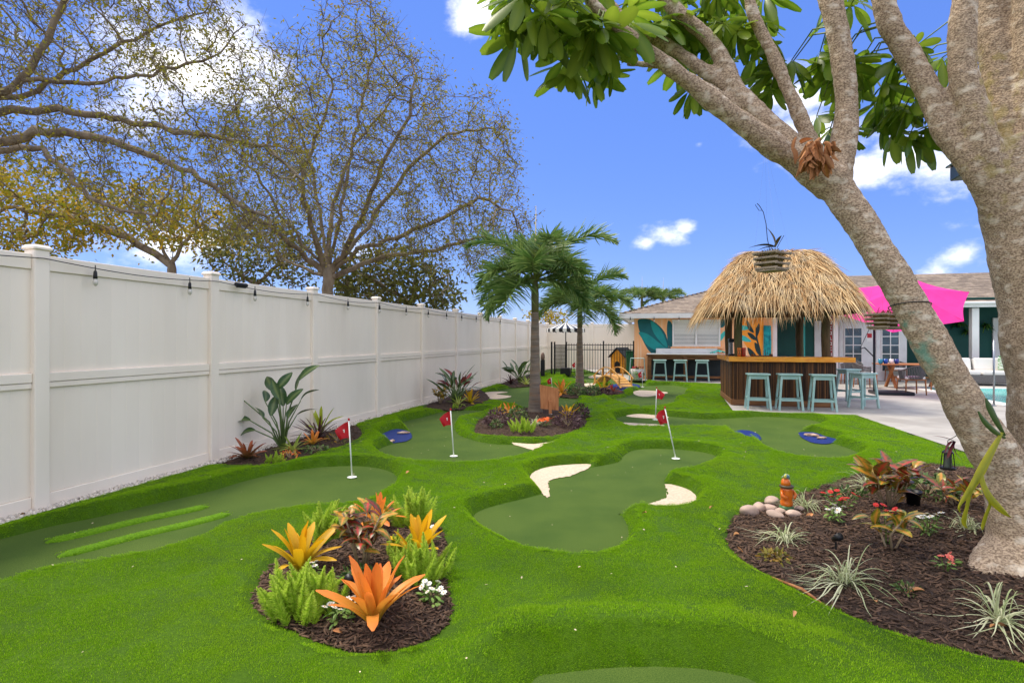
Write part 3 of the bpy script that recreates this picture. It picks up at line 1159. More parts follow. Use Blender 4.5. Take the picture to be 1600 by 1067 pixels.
def course(p_of, s0, s1, t_of, step, width):
    s = s0
    row = 0
    while s < s1:
        a, b = t_of(s)
        t = a - rnd.uniform(0, width)
        while t < b:
            w = width * rnd.uniform(.7, 1.2)
            t0, t1 = max(t, a), min(t + w, b)
            if t1 - t0 > .03:
                lift = rnd.uniform(.010, .02)
                n0 = len(sv)
                q = [p_of(t0, s, lift), p_of(t1 - .006, s, lift), p_of(t1 - .006, s + step * 1.15, .004), p_of(t0, s + step * 1.15, .004),
                     p_of(t0, s, .001), p_of(t1 - .006, s, .001)]
                sv.extend(q)
                sf.append((n0, n0 + 1, n0 + 2, n0 + 3))
                sf.append((n0 + 4, n0 + 5, n0 + 1, n0))
                stt.extend([rnd.random()] * 6)
            t += w
        s += step
        row += 1


course(lambda t, s, l: HH(t, s, rz(s) + l), ES, RS, lambda s: (TL + (s - ES), tM if s < 16.95 else tE + .6), .165, .32)
course(lambda t, s, l: HH(TL + (s - ES), t, rz(s) + l), ES, RS, lambda s: (ES + (s - ES), 2 * RS - ES - (s - ES)), .2, .4)
ob('shingles', mesh_np('shingles', np.array(sv), np.array(sf), M_shingle, stt), roof_o, kind='stuff')
# fascia, soffit, gutter
MB().cbox(HH((TL + tM) / 2, ES + .012, EZ - .095), (tM - TL + .02, .03, .18), .004).build('fascia', M_white, house)
MB().cbox(HH(TL, (ES + 2 * RS - ES) / 2, EZ - .095), (.03, 2 * (RS - ES) - .06, .18), .004).build('fascia', M_white, house)
MB().box(HH((TL + tM) / 2, ES + .27, EZ - .10), (tM - TL - .05, .48, .02)).build('soffit', M_white, house)
MB().box(HH(TL + .27, HS + 3.6, EZ - .10), (.5, 6.7, .02)).build('soffit', M_white, house)
zf = rz(16.95)
MB().cbox(HH((tM + tE) / 2, 16.96, zf - .1), (tE - tM, .03, .2), .004).build('fascia', M_white, house)
MB().cbox(HH((tM + tE) / 2, 16.90, zf - .05), (tE - tM, .09, .09), .02).build('gutter', M_white, house)
# bulbs under the eave
for px in (985, 1022, 1061, 1100):
    t = tpx(px, ES)
    k = ob('bulb_socket', socket, house, HH(t, ES - .02, EZ - .16))
    ob('bulb', bulb, k)

# mural on the peach wall: flat painted shapes
yw = HS - .004


def wall_pt(px, py, s=HS, lift=0.0):
    t = tpx(px, s)
    y = W(s, t).y
    return (t - HT, s - HS - lift, EYE + (HOR - py) / FPX * y)


def mural(name, pts, mat, lift, n=3, s=HS):
    q = smooth_poly([(wall_pt(a, b, s)[0], wall_pt(a, b, s)[2]) for a, b in pts], n)
    bm = bmesh.new()
    vs = [bm.verts.new((p[0], s - HS - lift, p[1])) for p in q]
    es = [bm.edges.new((vs[i], vs[(i + 1) % len(vs)])) for i in range(len(vs))]
    bmesh.ops.triangle_fill(bm, edges=es, use_beauty=True)
    me = bpy.data.meshes.new(name)
    bm.to_mesh(me)
    bm.free()
    me.materials.append(mat)
    return ob(name, me, house)


mural('painted_leaf', [(998, 499), (1015, 499), (1030, 509), (1041, 524), (1045, 547), (1036, 552), (1018, 552), (1006, 535), (1000, 520), (997, 508)], M_teal_d, .003)
mural('painted_leaf', [(998, 519), (1012, 522), (1028, 534), (1044, 548), (1025, 547), (1012, 540), (1004, 530)], M_teal, .006)
mural('painted_leaf', [(1017, 501), (1030, 512), (1039, 528), (1043, 544), (1030, 532), (1020, 517)], M_teal, .006)
mural('painted_leaf', [(1044, 501), (1050, 506), (1052, 520), (1052, 537), (1047, 546), (1043, 530), (1042, 513)], M_teal_d, .003)
mural('painted_leaf', [(1049, 540), (1058, 537), (1055, 546), (1046, 550), (1040, 548)], M_teal_d, .006)
for k, x in enumerate((1080, 1094)):
    mural('painted_dot', [(x, 537), (x + 8, 535), (x + 10, 541), (x + 4, 545), (x - 2, 542)], M_teal_l, .004)
mural('painted_leaf', [(1124, 503), (1132, 496), (1133, 508), (1126, 512)], M_teal_d, .003)
mural('painted_band', [(1124, 526), (1132, 517), (1133, 523), (1126, 533)], M_teal_l, .003)
mural('painted_field', [(1158, 492), (1190, 490), (1192, 540), (1188, 572), (1172, 550), (1160, 528)], M_orange_p, .003)
mural('painted_band', [(1157, 509), (1166, 509), (1170, 514), (1162, 516), (1156, 515)], M_teal_l, .006)
mural('painted_band', [(1155, 524), (1164, 525), (1174, 533), (1166, 534), (1156, 530)], M_teal_l, .006)
for pts in ([(1167, 500), (1174, 510), (1178, 520), (1170, 516), (1167, 507)], [(1186, 505), (1187, 516), (1182, 527), (1181, 515)],
            [(1168, 520), (1176, 522), (1184, 532), (1174, 529)], [(1179, 535), (1186, 541), (1188, 556), (1181, 548)], [(1168, 543), (1176, 548), (1182, 557), (1172, 556)]):
    mural('painted_leaf', pts, M_dleaf, .009)
mural('painted_stem', [(1181, 510), (1184, 530), (1188, 545), (1190, 560), (1188, 560), (1185, 543), (1181, 528)], M_dleaf, .010)

# the window with its blind
wa, wb = wall_pt(1052, 501), wall_pt(1124, 540)
wx0, wx1, wz1, wz0 = wa[0], wb[0], wa[2], wb[2]
win = MB().box(((wx0 + wx1) / 2, -.006, (wz0 + wz1) / 2), (wx1 - wx0, .01, wz1 - wz0)).build('window', M_glass, house)
fr = MB()
fr.cbox(((wx0 + wx1) / 2, -.03, wz1), (wx1 - wx0 + .08, .06, .07), .005)
fr.cbox(((wx0 + wx1) / 2, -.03, wz0), (wx1 - wx0 + .08, .06, .07), .005)
for x in (wx0, (wx0 + wx1) / 2, wx1):
    fr.cbox((x, -.032, (wz0 + wz1) / 2), (.07, .055, wz1 - wz0 - .08), .005)
fr.build('frame', M_white, win)
MB().cbox(((wx0 + wx1) / 2, -.06, wz0 - .08), (wx1 - wx0 + .2, .14, .07), .01).build('sill', M_peach, win)
sl = MB()
nsl = 17
for k in range(nsl):
    z = wz0 + .07 + (wz1 - wz0 - .12) * k / (nsl - 1)
    for c, (x0, x1) in enumerate(((wx0 + .04, (wx0 + wx1) / 2 - .04), ((wx0 + wx1) / 2 + .04, wx1 - .04))):
        sl.box(((x0 + x1) / 2, -.018, z), (x1 - x0, .008, .046 if k > 7 else .034), rot=(.25, 0, 0))
sl.build('blind_slats', M_blind, win)

# French doors and porch door
for px0, px1 in ((1319, 1346), (1377, 1404)):
    a, b = wall_pt(px0, 512, 17.60), wall_pt(px1, 566, 17.60)
    x0, x1 = a[0], b[0]
    y0 = 17.60 - HS
    dr = MB().cbox(((x0 + x1) / 2, y0 - .02, 1.14), (x1 - x0 + .36, .04, 2.13), .006).build('door', M_offw, house)
    g = MB().box(((x0 + x1) / 2, y0 - .045, 1.22), (x1 - x0, .008, 1.6)).build('pane', M_glass, dr)
    mu = MB()
    for k in range(6):
        mu.box(((x0 + x1) / 2, y0 - .055, .42 + 1.6 * k / 5), (x1 - x0 + .03, .02, .03))
    for k in range(3):
        mu.box((x0 + (x1 - x0) * k / 2, y0 - .0565, 1.22), (.03, .02, 1.6))
    mu.build('muntins', M_white, dr)
a = wall_pt(1358, 527, 17.60)
nt_ = MB().box((a[0], 17.60 - HS - .012, a[2]), (.2, .012, .34)).build('notice', M_white, house)
MB().box((a[0], 17.60 - HS - .02, a[2] + .06), (.17, .004, .16)).build('print', pm('red_print', S(190, 40, 50), rough=.6), nt_)
MB().cbox((tpx(1562, 19.10) - HT, 19.10 - HS - .04, 1.25), (.5, .08, 2.3), .01).build('door_frame', M_white, house)
# white sliding door leaf in the recess
a = tpx(1278, 17.80)
MB().cbox((a - HT, 17.80 - HS - .03, 1.25), (.26, .04, 2.1), .006).build('door', M_white, house)
MB().cbox((tpx(1256, 17.80) - HT, 17.80 - HS - .03, 1.35), (.07, .05, 2.5), .006).build('door_post', M_teal_l, house)
# curtain of turquoise strips beside the mural
cu = MB()
for k in range(9):
    px = 1194 + k * 1.2
    t = tpx(px, HS - .06)
    cu.tube([(t - HT, -.07, 2.1), (t - HT + .02 * math.sin(k), -.07 - .02 * (k % 2), 1.5), (t - HT - .02 * math.sin(k * 2), -.07, 1.0), (t - HT, -.07, .75)], .022, 6)
cu.build('curtain', pm('turquoise_cloth', S(40, 170, 170), S(24, 130, 140), scale=8, rough=.7), house, smooth=True)


def fern_clump(parent, loc, size, n=46, name='foliage', mat=None):
    base = np.zeros((n, 3)) + np.array(loc)
    d = randdir(n, -.1, .9)
    v, f, t = blades(base, d, np.cross(d, [0, 0, 1.0]) + 1e-4, npr.uniform(.6, 1, n) * size, size * .13, npr.uniform(.5, 1.1, n), 4, prof=lambda q: .35 + .65 * math.sin(PI * min(1, q * .9 + .1)),
                     tint=npr.uniform(0, 1, n) ** 2)
    return ob(name, mesh_np(name, v, f, mat or M_greenp, t), parent)


for px, py, sz, w in ((1497, 507, .42, 'largest hanging fern on the green porch wall, left of the column'), (1512, 518, .34, 'lower small hanging fern just left of the porch column'),
                      (1540, 509, .36, 'hanging fern on the green porch wall right of the column')):
    p = P(px, py, 20.90)
    s, t = st(p)
    p = W(19.00, tpx(px, 19.00), p.z)
    o = thing('hanging_fern', w, 'fern', p, -FA, 'ferns hung on the porch wall')
    MB().lathe([(.05, -.10), (.09, 0), (.095, .04)], 12).build('pot', M_black, o)
    fern_clump(o, (0, -.02, .03), sz)

# ------------------------------------------------------------------ tiki bar
M_bamboo = pm('dark_bamboo', S(66, 42, 27), S(36, 23, 15), scale=9, rough=.5, stretch=(6, 6, .5), tint=S(136, 90, 50))
M_wood_o = pm('orange_wood', S(246, 170, 50), S(222, 138, 34), scale=5, rough=.4, stretch=(.4, 5, 5), coat=.3, c3=S(150, 84, 22), scale3=2.5, lo3=.6, hi3=.8)
M_wood = pm('brown_wood', S(142, 96, 56), S(110, 72, 42), scale=6, rough=.6, stretch=(.5, 5, 5))
M_post = pm('log_post', S(104, 84, 56), S(80, 66, 42), scale=5, rough=.85, stretch=(4, 4, .6), bump=.5, bscale=20, c3=S(92, 92, 58), scale3=1.3)
M_thatch = pm('thatch', S(188, 140, 84), S(112, 80, 50), scale=6, rough=.85, tint=S(238, 210, 160), trans=.12, c3=S(164, 150, 130), scale3=3, lo3=.52, hi3=.68)
M_thatch_d = pm('thatch_core', S(110, 78, 42), S(80, 56, 30), scale=9, rough=.95, bump=1, bscale=40, bdist=.05)
BS, BT = st(G(1146, 633, Z_PATIO))
t_end = tpx(1305, BS)
b_dep = 2.3
bar = thing('tiki_bar', 'bamboo-fronted bar with orange wood counter under the thatched roof', 'bar', W(BS, BT, Z_PATIO), -FA)
bw = t_end - BT


def cane_row(mb_, p0, p1, z0, z1, r):
    p0, p1 = Vector(p0), Vector(p1)
    L = (p1 - p0).length
    n = int(L / (2 * r))
    for k in range(n):
        c = p0.lerp(p1, (k + .5) / n)
        rr = r * rnd.uniform(.82, 1.0)
        off = rnd.uniform(-.004, .004)
        q = [c + Vector((off, off, z0)), c + Vector((off, off, z1))]
        mb_.tube(q, rr, 6, caps=False, tint=rnd.random() ** 2)


def panel(name, p0, p1):
    o = MB()
    d = (Vector(p1) - Vector(p0))
    c = (Vector(p0) + Vector(p1)) / 2
    o.box((c.x, c.y, .52), (max(abs(d.x), .03), max(abs(d.y), .03), 1.0))
    k = o.build(name, M_wood, bar)
    m = MB()
    o_ = Vector((0, -.028, 0)) if abs(d.x) > abs(d.y) else Vector((-.028 if p0[0] < .5 else .028, 0, 0))
    cane_row(m, Vector(p0) + o_, Vector(p1) + o_, .14, 1.0, .012)
    m.build('bamboo_canes', M_bamboo, k, kind='stuff', smooth=True)


panel('front_panel', (0, 0, 0), (bw, 0, 0))
panel('side_panel', (.0, .03, 0), (.0, b_dep, 0))
panel('side_panel', (bw, .03, 0), (bw, 1.2, 0))
MB().cbox((bw / 2, -.03, .075), (bw + .08, .03, .13), .004).build('base_board', M_wood, bar)
MB().cbox((-.035, b_dep / 2, .075), (.03, b_dep - .03, .13), .004).build('base_board', M_wood, bar)


def slab(x0, x1, y0, y1, seed):
    m = MB()
    n = 26
    r = random.Random(seed)
    lo_ = [(x0 + (x1 - x0) * k / n, y0 + .025 * math.sin(k * 1.1 + seed) * r.uniform(.4, 1)) for k in range(n + 1)]
    hi_ = [(x1 - (x1 - x0) * k / n, y1 + .02 * math.sin(k * .9 + seed) * r.uniform(.4, 1)) for k in range(n + 1)]
    m.prism(lo_ + hi_, 1.02, 1.13)
    return m


slab(-.12, tpx(1333, BS) - BT, -.16, .42, 1).build('counter_top', M_wood_o, bar)
slab(-.13, .40, .44, b_dep, 2).build('counter_top', M_wood_o, bar)
post_xy = []
for px, s in ((1154, BS + .3), (1291, BS + .3), (1139, BS + 2.1), (1250, BS + 2.1)):
    t = tpx(px, s)
    post_xy.append((t - BT, s - BS))

hut = thing('thatched_hut', 'palm-thatched tiki hut roof on four log posts over the bar', 'hut', W(BS, BT, Z_PATIO), -FA)
for x, y in post_xy:
    pth = [(x, y, 0), (x + .01, y, .8), (x - .012, y + .01, 1.6), (x, y, 2.5)]
    MB().tube(pth, [.098, .09, .093, .086], 12).build('post', M_post, hut, smooth=True)
# roof surface: rounded hip
EX0, EX1 = tpx(1100, BS - .6) - BT, tpx(1372, BS - .6) - BT
EY0, EY1 = -.65, 2.95
RX0, RX1, RY, RZH, EZH = EX0 + 1.30, EX1 - 1.02, 1.15, 3.68, 2.20


def hip(u, v):
    """u runs once round the eave, v from eave (0) to ridge (1)"""
    per = [(EX0, EY0), (EX1, EY0), (EX1, EY1), (EX0, EY1)]
    rid = [(RX0, RY), (RX1, RY), (RX1, RY), (RX0, RY)]
    k = int(u * 4) % 4
    f = u * 4 - int(u * 4)
    a, b = Vector(per[k]), Vector(per[(k + 1) % 4])
    e = a.lerp(b, f)
    cen = Vector(((EX0 + EX1) / 2, (EY0 + EY1) / 2))
    dv = e - cen                                     # round the corners of the eave
    corner = (2 * abs(f - .5)) ** 6
    e = cen + dv * (1 - .13 * corner)
    c, d = Vector(rid[k]), Vector(rid[(k + 1) % 4])
    q = c.lerp(d, f)
    p = e.lerp(q, v)
    z = EZH + (RZH - EZH) * (1 - (1 - v) ** 1.6) * .97 + .05 * v
    return Vector((p.x, p.y, z))


nu, nv = 64, 12
core = MB()
core.raw([hip(i / nu, j / nv) - Vector((0, 0, .07)) for j in range(nv + 1) for i in range(nu)],
         [(j * nu + i, j * nu + (i + 1) % nu, (j + 1) * nu + (i + 1) % nu, (j + 1) * nu + i) for j in range(nv) for i in range(nu)])
core_o = core.build('roof', M_thatch_d, hut, smooth=True)
parts = []
rows = 15
for j in range(rows):
    v0 = j / rows
    n = int(820 - 520 * v0)
    base, dirs, sides, ln, wd, dp, tn = [], [], [], [], [], [], []
    for i in range(n):
        u = (i + rnd.random()) / n % 1.0
        vv = min(.99, v0 + rnd.uniform(.0, .09))
        p = hip(u, min(1, vv + .06))
        q = hip(u, max(0, vv - .06))
        dn = (q - p)
        dn = dn.normalized() if dn.length > 1e-4 else Vector((0, -1, 0))
        tang = (hip((u + .004) % 1, vv) - hip((u - .004) % 1, vv))
        tang = tang.normalized() if tang.length > 1e-5 else Vector((1, 0, 0))
        nr = tang.cross(dn)
        if nr.z < 0:
            nr = -nr
        d = dn + tang * rnd.gauss(0, .27) + nr * rnd.uniform(-.02, .22)
        base.append(p + nr * rnd.uniform(-.02, .04))
        dirs.append(d)
        sides.append(tang * math.cos(.6) + nr * rnd.uniform(-.7, .7))
        ln.append(rnd.uniform(.30, .66) * (1.1 if j < 2 else 1))
        wd.append(rnd.uniform(.008, .026))
        dp.append(rnd.uniform(.02, .22) + (.12 if j < 2 else 0))
        tn.append(rnd.random() ** 1.1)
    parts.append(blades(np.array(base), np.array(dirs), np.array(sides), ln, wd, dp, 3, fold=.25, tint=tn))
v_, f_, t_ = join_np(parts)
ob('thatch', mesh_np('thatch', v_, f_, M_thatch, t_), core_o, kind='stuff')
# rafters under the roof
for x, y in post_xy:
    pass
bm_ = MB()
bm_.tube([(EX0 + .5, post_xy[0][1], 2.28), (EX1 - .45, post_xy[0][1], 2.28)], .06, 8)
bm_.tube([(EX0 + .5, post_xy[2][1], 2.28), (EX1 - .45, post_xy[2][1], 2.28)], .06, 8)
bm_.build('rafter', M_post, hut, smooth=True)

# narrow red and white board fixed to the hut's right front post
sg = thing('letter_board', 'narrow vertical white board with red lettering on the right hut post', 'sign', W(BS + .3, tpx(1298, BS + .3), 1.2 + Z_PATIO), -FA)
MB().cbox((0, 0, .38), (.07, .02, 1.0), .003).build('board', pm('sign_red', S(150, 40, 44), rough=.6), sg)
lt = MB()
for k in range(8):
    z = -.04 + k * .12
    lt.box((0, -.0125, z), (.045, .004, .016))
    lt.box((-.012 if k % 2 else .012, -.0127, z + .035), (.014, .004, .05))
    if k % 3:
        lt.box((0, -.0129, z + .06), (.04, .004, .014))
lt.build('lettering', M_white, sg)

# things on the bar
M_dark = pm('dark_metal', S(40, 44, 50), rough=.35, metal=.6)
M_steel = pm('steel', S(150, 156, 162), rough=.25, metal=.9)
cm = thing('drink_machine', 'dark drinks machine standing on the left end of the bar', 'machine', W(BS + .9, BT + .10, Z_PATIO + 1.13), -FA)
MB().cbox((0, 0, .02), (.2, .26, .04), .006).build('base', M_dark, cm)
MB().cbox((-.05, 0, .18), (.08, .22, .30), .008).build('tank', M_steel, cm)
MB().cbox((.02, 0, .37), (.24, .26, .09), .01).build('head', M_dark, cm)
MB().tube([(.07, -.06, .32), (.07, -.06, .26)], .014, 8).build('spout', M_steel, cm)
for k, (x, y, c, w) in enumerate(((.22, .1, S(222, 120, 40), 'orange tiki mug on the bar beside the drinks machine'), (.33, .18, S(196, 56, 40), 'red tiki mug on the bar near the left post'), (.30, .36, S(228, 178, 80), 'yellow tiki mug behind the others on the bar'))):
    g = thing('tiki_mug', w, 'mug', W(BS + y, BT + x - .08, Z_PATIO + 1.13), -FA, 'mugs on the bar')
    mm = pm('mug%d' % k, c, rough=.35)
    MB().lathe([(.035, 0), (.045, .03), (.04, .1), (.047, .16), (.047, .2), (.040, .2), (.036, .06)], 14).build('cup', mm, g, smooth=True)
    fc = MB()
    fc.box((0, -.046, .14), (.05, .012, .02)).box((0, -.046, .09), (.014, .016, .05)).box((0, -.045, .05), (.045, .012, .018))
    fc.build('carved_face', M_wood, g)
tr = MB()
tr.cbox((0, 0, .014), (.42, .24, .022), .004)
tr.cbox((-.20, 0, .035), (.016, .24, .05), .003).cbox((.20, 0, .035), (.016, .24, .05), .003)
o = tr.build('serving_tray', M_wood, loc=W(BS + .05, BT + .62, Z_PATIO + 1.132), rot=(0, 0, -FA + .1))
tag(o, 'shallow wooden tray lying on the bar counter', 'tray')

# ------------------------------------------------------------------ bar stools
M_stool = pm('seafoam_paint', S(156, 190, 184), S(140, 176, 170), scale=6, rough=.5, c3=S(170, 198, 190), scale3=3)


def make_stool():
    root = thing('bar_stool', 'x', 'stool', (0, 0, 0), 0, 'seafoam bar stools')
    MB().cbox((0, 0, .765), (.47, .34, .035), .008).build('seat', M_stool, root)
    ap = MB()
    for y in (-.12, .12):
        ap.cbox((0, y, .705), (.33, .02, .08), .003)
    for x in (-.175, .175):
        ap.cbox((x, 0, .705), (.02, .218, .08), .003)
    ap.build('apron', M_stool, root)
    for sx in (-1, 1):
        for sy in (-1, 1):
            a, b = Vector((sx * .235, sy * .18, 0)), Vector((sx * .175, sy * .12, .747))
            h = .021
            m = MB()
            q = []
            for c in (a, b):
                q += [c + Vector((-h, -h, 0)), c + Vector((h, -h, 0)), c + Vector((h, h, 0)), c + Vector((-h, h, 0))]
            m.raw(q, [(3, 2, 1, 0), (4, 5, 6, 7), (0, 1, 5, 4), (1, 2, 6, 5), (2, 3, 7, 6), (3, 0, 4, 7)])
            m.build('leg', M_stool, root)
    for y in (-.163, .163):
        MB().cbox((0, y, .22), (.41, .018, .045), .003).build('stretcher', M_stool, root)
    for x in (-.215, .215):
        MB().cbox((x, 0, .25), (.018, .31, .045), .003).build('stretcher', M_stool, root)
    return root


def copy_tree(root, label=None):
    r = root.copy()
    COL.objects.link(r)
    if label:
        r['label'] = label
    for ch in list(root.children):
        c = ch.copy()
        COL.objects.link(c)
        c.parent = r
        for g in list(ch.children):
            d = g.copy()
            COL.objects.link(d)
            d.parent = c
    return r


stool0 = make_stool()
spots = [(1184, 639, 0, 'seafoam bar stool at the tiki bar, leftmost of the three along its front'), (1233, 640, .02, 'seafoam bar stool in the middle of the three along the tiki bar front'),
         (1285, 642, -.03, 'seafoam bar stool at the right end of the tiki bar front'), (1349, 637, .55, 'seafoam bar stool standing turned on the patio right of the tiki bar'),
         (1326, 625, .5, 'seafoam bar stool half hidden behind the turned one right of the tiki bar'),
         (1031, 595.5, .03, 'leftmost seafoam stool at the counter under the mural window'), (1063, 596, 0, 'middle seafoam stool at the counter under the mural window'),
         (1097, 596.5, -.04, 'rightmost seafoam stool at the counter under the mural window')]
for i, (px, py, rz_, lb) in enumerate(spots):
    o = stool0 if i == 0 else copy_tree(stool0)
    o['label'] = lb
    p = G(px, py, Z_PATIO)
    o.location = p
    o.rotation_euler = (0, 0, -FA + rz_)

# ------------------------------------------------------------------ counter under the window
cs, ct0 = st(G(1012, 594.5, Z_PATIO))
cs = HS - .62
ct1 = tpx(1132, cs)
cnt = thing('outdoor_counter', 'rustic wooden outdoor counter with pale stone top under the mural window', 'counter', W(cs, ct0, Z_PATIO), -FA)
cl_ = ct1 - ct0
MB().cbox((cl_ / 2, .16, .94), (cl_ + .1, .62, .06), .01).build('top_board', M_wood, cnt)
MB().cbox((cl_ / 2, .10, .985), (cl_ + .06, .56, .03), .006).build('stone_top', M_offw, cnt)
MB().cbox((cl_ / 2 + .05, .42, 1.09), (cl_ - .5, .05, .18), .006).build('backsplash', M_offw, cnt)
for x in (.06, cl_ * .5, cl_ - .06):
    MB().cbox((x, -.02, .45), (.14, .14, .90), .008).build('leg', M_wood, cnt)
MB().cbox((cl_ / 2, .0, .84), (cl_ - .1, .05, .12), .006).build('apron', M_wood, cnt)
MB().cbox((cl_ / 2, .45, .45), (cl_, .04, .90), .006).build('back_panel', pm('dark_slate', S(48, 58, 60), rough=.8), cnt)
MB().cbox((cl_ / 2, .02, .14), (cl_ - .1, .06, .09), .006).build('foot_rail', M_wood, cnt)
tw = thing('towel', 'crumpled turquoise towel left on the right end of the stone counter', 'towel', W(cs + .16, tpx(1121, cs + .16), Z_PATIO + 1.0), -FA)
tg = []
for j in range(9):
    for i in range(9):
        x, y = (i / 8 - .5) * .5, (j / 8 - .5) * .3
        tg.append((x, y, .03 + .10 * math.exp(-((x - .05) ** 2 + y * y) * 30) + .03 * math.sin(i * 2.1 + j)))
MB().raw(tg, [(j * 9 + i, j * 9 + i + 1, j * 9 + i + 10, j * 9 + i + 9) for j in range(8) for i in range(8)]).build('cloth', M_teal_l, tw, smooth=True)

# planter with a glass-topped frame
pl = thing('planter', 'round white planter with red flowers left of the outdoor counter', 'planter', W(*st(G(996, 594.5, Z_PATIO)), Z_PATIO), -FA)
MB().lathe([(.17, 0), (.22, .08), (.245, .3), (.25, .42), (.22, .43), (.2, .36)], 20).build('pot', pm('white_ceramic', S(216, 210, 204), S(196, 190, 184), scale=5, rough=.5), pl, smooth=True)
fern_clump(pl, (0, 0, .4), .4, 40)
fl = MB()
for k in range(16):
    a, r = rnd.uniform(0, 6.3), rnd.uniform(.05, .22)
    fl.lathe([(.004, -.02), (.03, 0), (.02, .015), (.002, .02)], 6, (r * math.cos(a), r * math.sin(a), .46 + rnd.uniform(0, .06)))
fl.build('flowers', pm('red_petal', S(196, 40, 60), rough=.6), pl)
gf = thing('glass_side_table', 'pale teal side table frame with glass top over the white planter', 'table', W(*st(G(996, 594.5, Z_PATIO)), Z_PATIO), -FA)
MB().cbox((0, 0, .83), (.50, .5, .02), .004).build('glass_top', pm('pale_glass', S(176, 206, 200), rough=.1, spec=.7), gf)
for x in (-1, 1):
    for y in (-1, 1):
        MB().tube([(x * .3, y * .3, 0), (x * .24, y * .24, .82)], .012, 6).build('leg', M_stool, gf)

# ------------------------------------------------------------------ pink umbrella, dining set, sofa, pool
M_pink = pm('pink_canvas', S(255, 62, 168), S(252, 54, 158), scale=3, rough=.75, trans=.35)
um = thing('parasol', 'bright pink tilted cantilever parasol over the dining table', 'parasol', G(1392, 616, Z_PATIO), 0)
ub = um.location
MB().cbox((0, 0, .05), (.9, .75, .09), .015, rot=(0, 0, -FA)).build('base', M_dark, um)
mast = P(1366, 560, ub.y) - ub
mx0 = mast.x
MB().tube([(mx0, 0, .09), (mx0, 0, 2.2)], .03, 10).build('mast', M_dark, um, smooth=True)
cc = Vector((10.84, 15.8, 2.59)) - ub
tilt = (Matrix.Rotation(-.30, 4, 'Y') @ Matrix.Rotation(.454, 4, 'X'))
Rc = 1.62
rim = [cc + tilt @ Vector((Rc * math.cos(2 * PI * k / 6 - .267), Rc * math.sin(2 * PI * k / 6 - .267), 0)) for k in range(6)]
apex = cc + tilt @ Vector((0, 0, .44))
for k in range(6):                              # six sewn panels, each sagging a little
    a, b = rim[k], rim[(k + 1) % 6]
    grid = []
    for i in range(7):
        for j in range(7):
            u_, v_ = i / 6, j / 6
            e = a.lerp(b, v_)
            p = apex.lerp(e, u_)
            sag = .06 * math.sin(PI * u_) + .05 * u_ * math.sin(PI * v_)
            p = p + (tilt @ Vector((0, 0, -1))) * (sag - .09 * math.sin(PI * u_)) + (e - apex).normalized() * (-.07 * u_ * u_ * math.sin(PI * v_))
            grid.append(p)
    MB().raw(grid, [(i * 7 + j, i * 7 + j + 1, i * 7 + j + 8, i * 7 + j + 7) for i in range(6) for j in range(6)]).build('canopy_panel', M_pink, um, smooth=True)
for k in range(6):
    MB().tube([apex + tilt @ Vector((0, 0, -.06)), rim[k] + tilt @ Vector((0, 0, -.02))], .009, 5).build('rib', M_dark, um)
for k in range(6):
    MB().tube([apex + tilt @ Vector((0, 0, .004)), apex.lerp(rim[k], .5) + tilt @ Vector((0, 0, .012)), rim[k] + tilt @ Vector((0, 0, .004))], .008, 5).build('seam', pm('pink_seam', S(214, 30, 128), rough=.8), um)
MB().lathe([(.09, 0), (.07, .03), (.02, .06)], 12, apex).build('cap', M_pink, um, smooth=True)
MB().tube([(mx0, 0, 2.2), apex + Vector((0, 0, -.25)), apex + Vector((0, 0, -.05))], .024, 8).build('arm', M_dark, um, smooth=True)
MB().tube([(mx0 - .02, 0, 1.05), (mx0 - .3, -.05, 1.3), (mx0 - .42, -.05, 1.26)], .016, 6).build('crank', M_dark, um)
MB().tube([(mx0 - .42, -.05, 1.28), (mx0 - .05, -.3, 2.4)], .008, 5).build('cord', M_dark, um)

M_teak = pm('teak', S(176, 116, 70), S(146, 90, 50), scale=6, rough=.55, stretch=(.5, 4, 4))
M_rope = pm('grey_rope', S(120, 118, 116), S(92, 90, 90), scale=40, rough=.85)
M_cush = pm('white_cushion', S(236, 232, 226), rough=.8)
ds, dt = st(G(1425, 606, Z_PATIO))
tbl = thing('dining_table', 'teak patio dining table with crossed legs under the pink parasol', 'table', W(ds, dt, Z_PATIO), -FA)
for k in range(6):
    MB().cbox((0, -.45 + k * .18, .74), (1.9, .172, .035), .005).build('plank', M_teak, tbl)
for x in (-.62, .62):
    xl = MB()
    xl.cbox((x, 0, .36), (.07, .09, .98), .006, rot=(.72, 0, 0))
    xl.cbox((x + .075, 0, .36), (.07, .09, .98), .006, rot=(-.72, 0, 0))
    xl.build('crossed_leg', M_teak, tbl)
MB().cbox((0, 0, .33), (1.2, .06, .07), .006).build('stretcher', M_teak, tbl)


def make_chair():
    root = thing('rope_chair', 'x', 'chair', (0, 0, 0), 0, 'rope dining chairs')
    for x in (-.24, .24):
        for y in (-.22, .22):
            MB().tube([(x * 1.08, y * 1.1, 0), (x, y, .42)], [.016, .022], 8).build('leg', M_teak, root, smooth=True)
    MB().cbox((0, 0, .415), (.54, .5, .03), .006).build('seat_frame', M_teak, root)
    MB().cbox((0, .01, .465), (.5, .46, .07), .03).build('cushion', M_cush, root)
    top, bot = [], []
    for k in range(31):
        a = PI * (-.1 + 1.2 * k / 30)
        hh = .80 - .14 * abs(math.cos(a)) ** 2
        top.append((.33 * math.cos(a), -.06 - .30 * math.sin(a), hh))
        bot.append((.28 * math.cos(a), -.02 - .24 * math.sin(a), .43))
    MB().tube(top, .016, 6).build('back_rail', M_rope, root, smooth=True)
    cords = MB()
    for a, b in zip(top, bot):
        cords.tube([a, b], .0135, 5, caps=False)
    cords.build('back_cords', M_rope, root, kind='stuff')
    return root


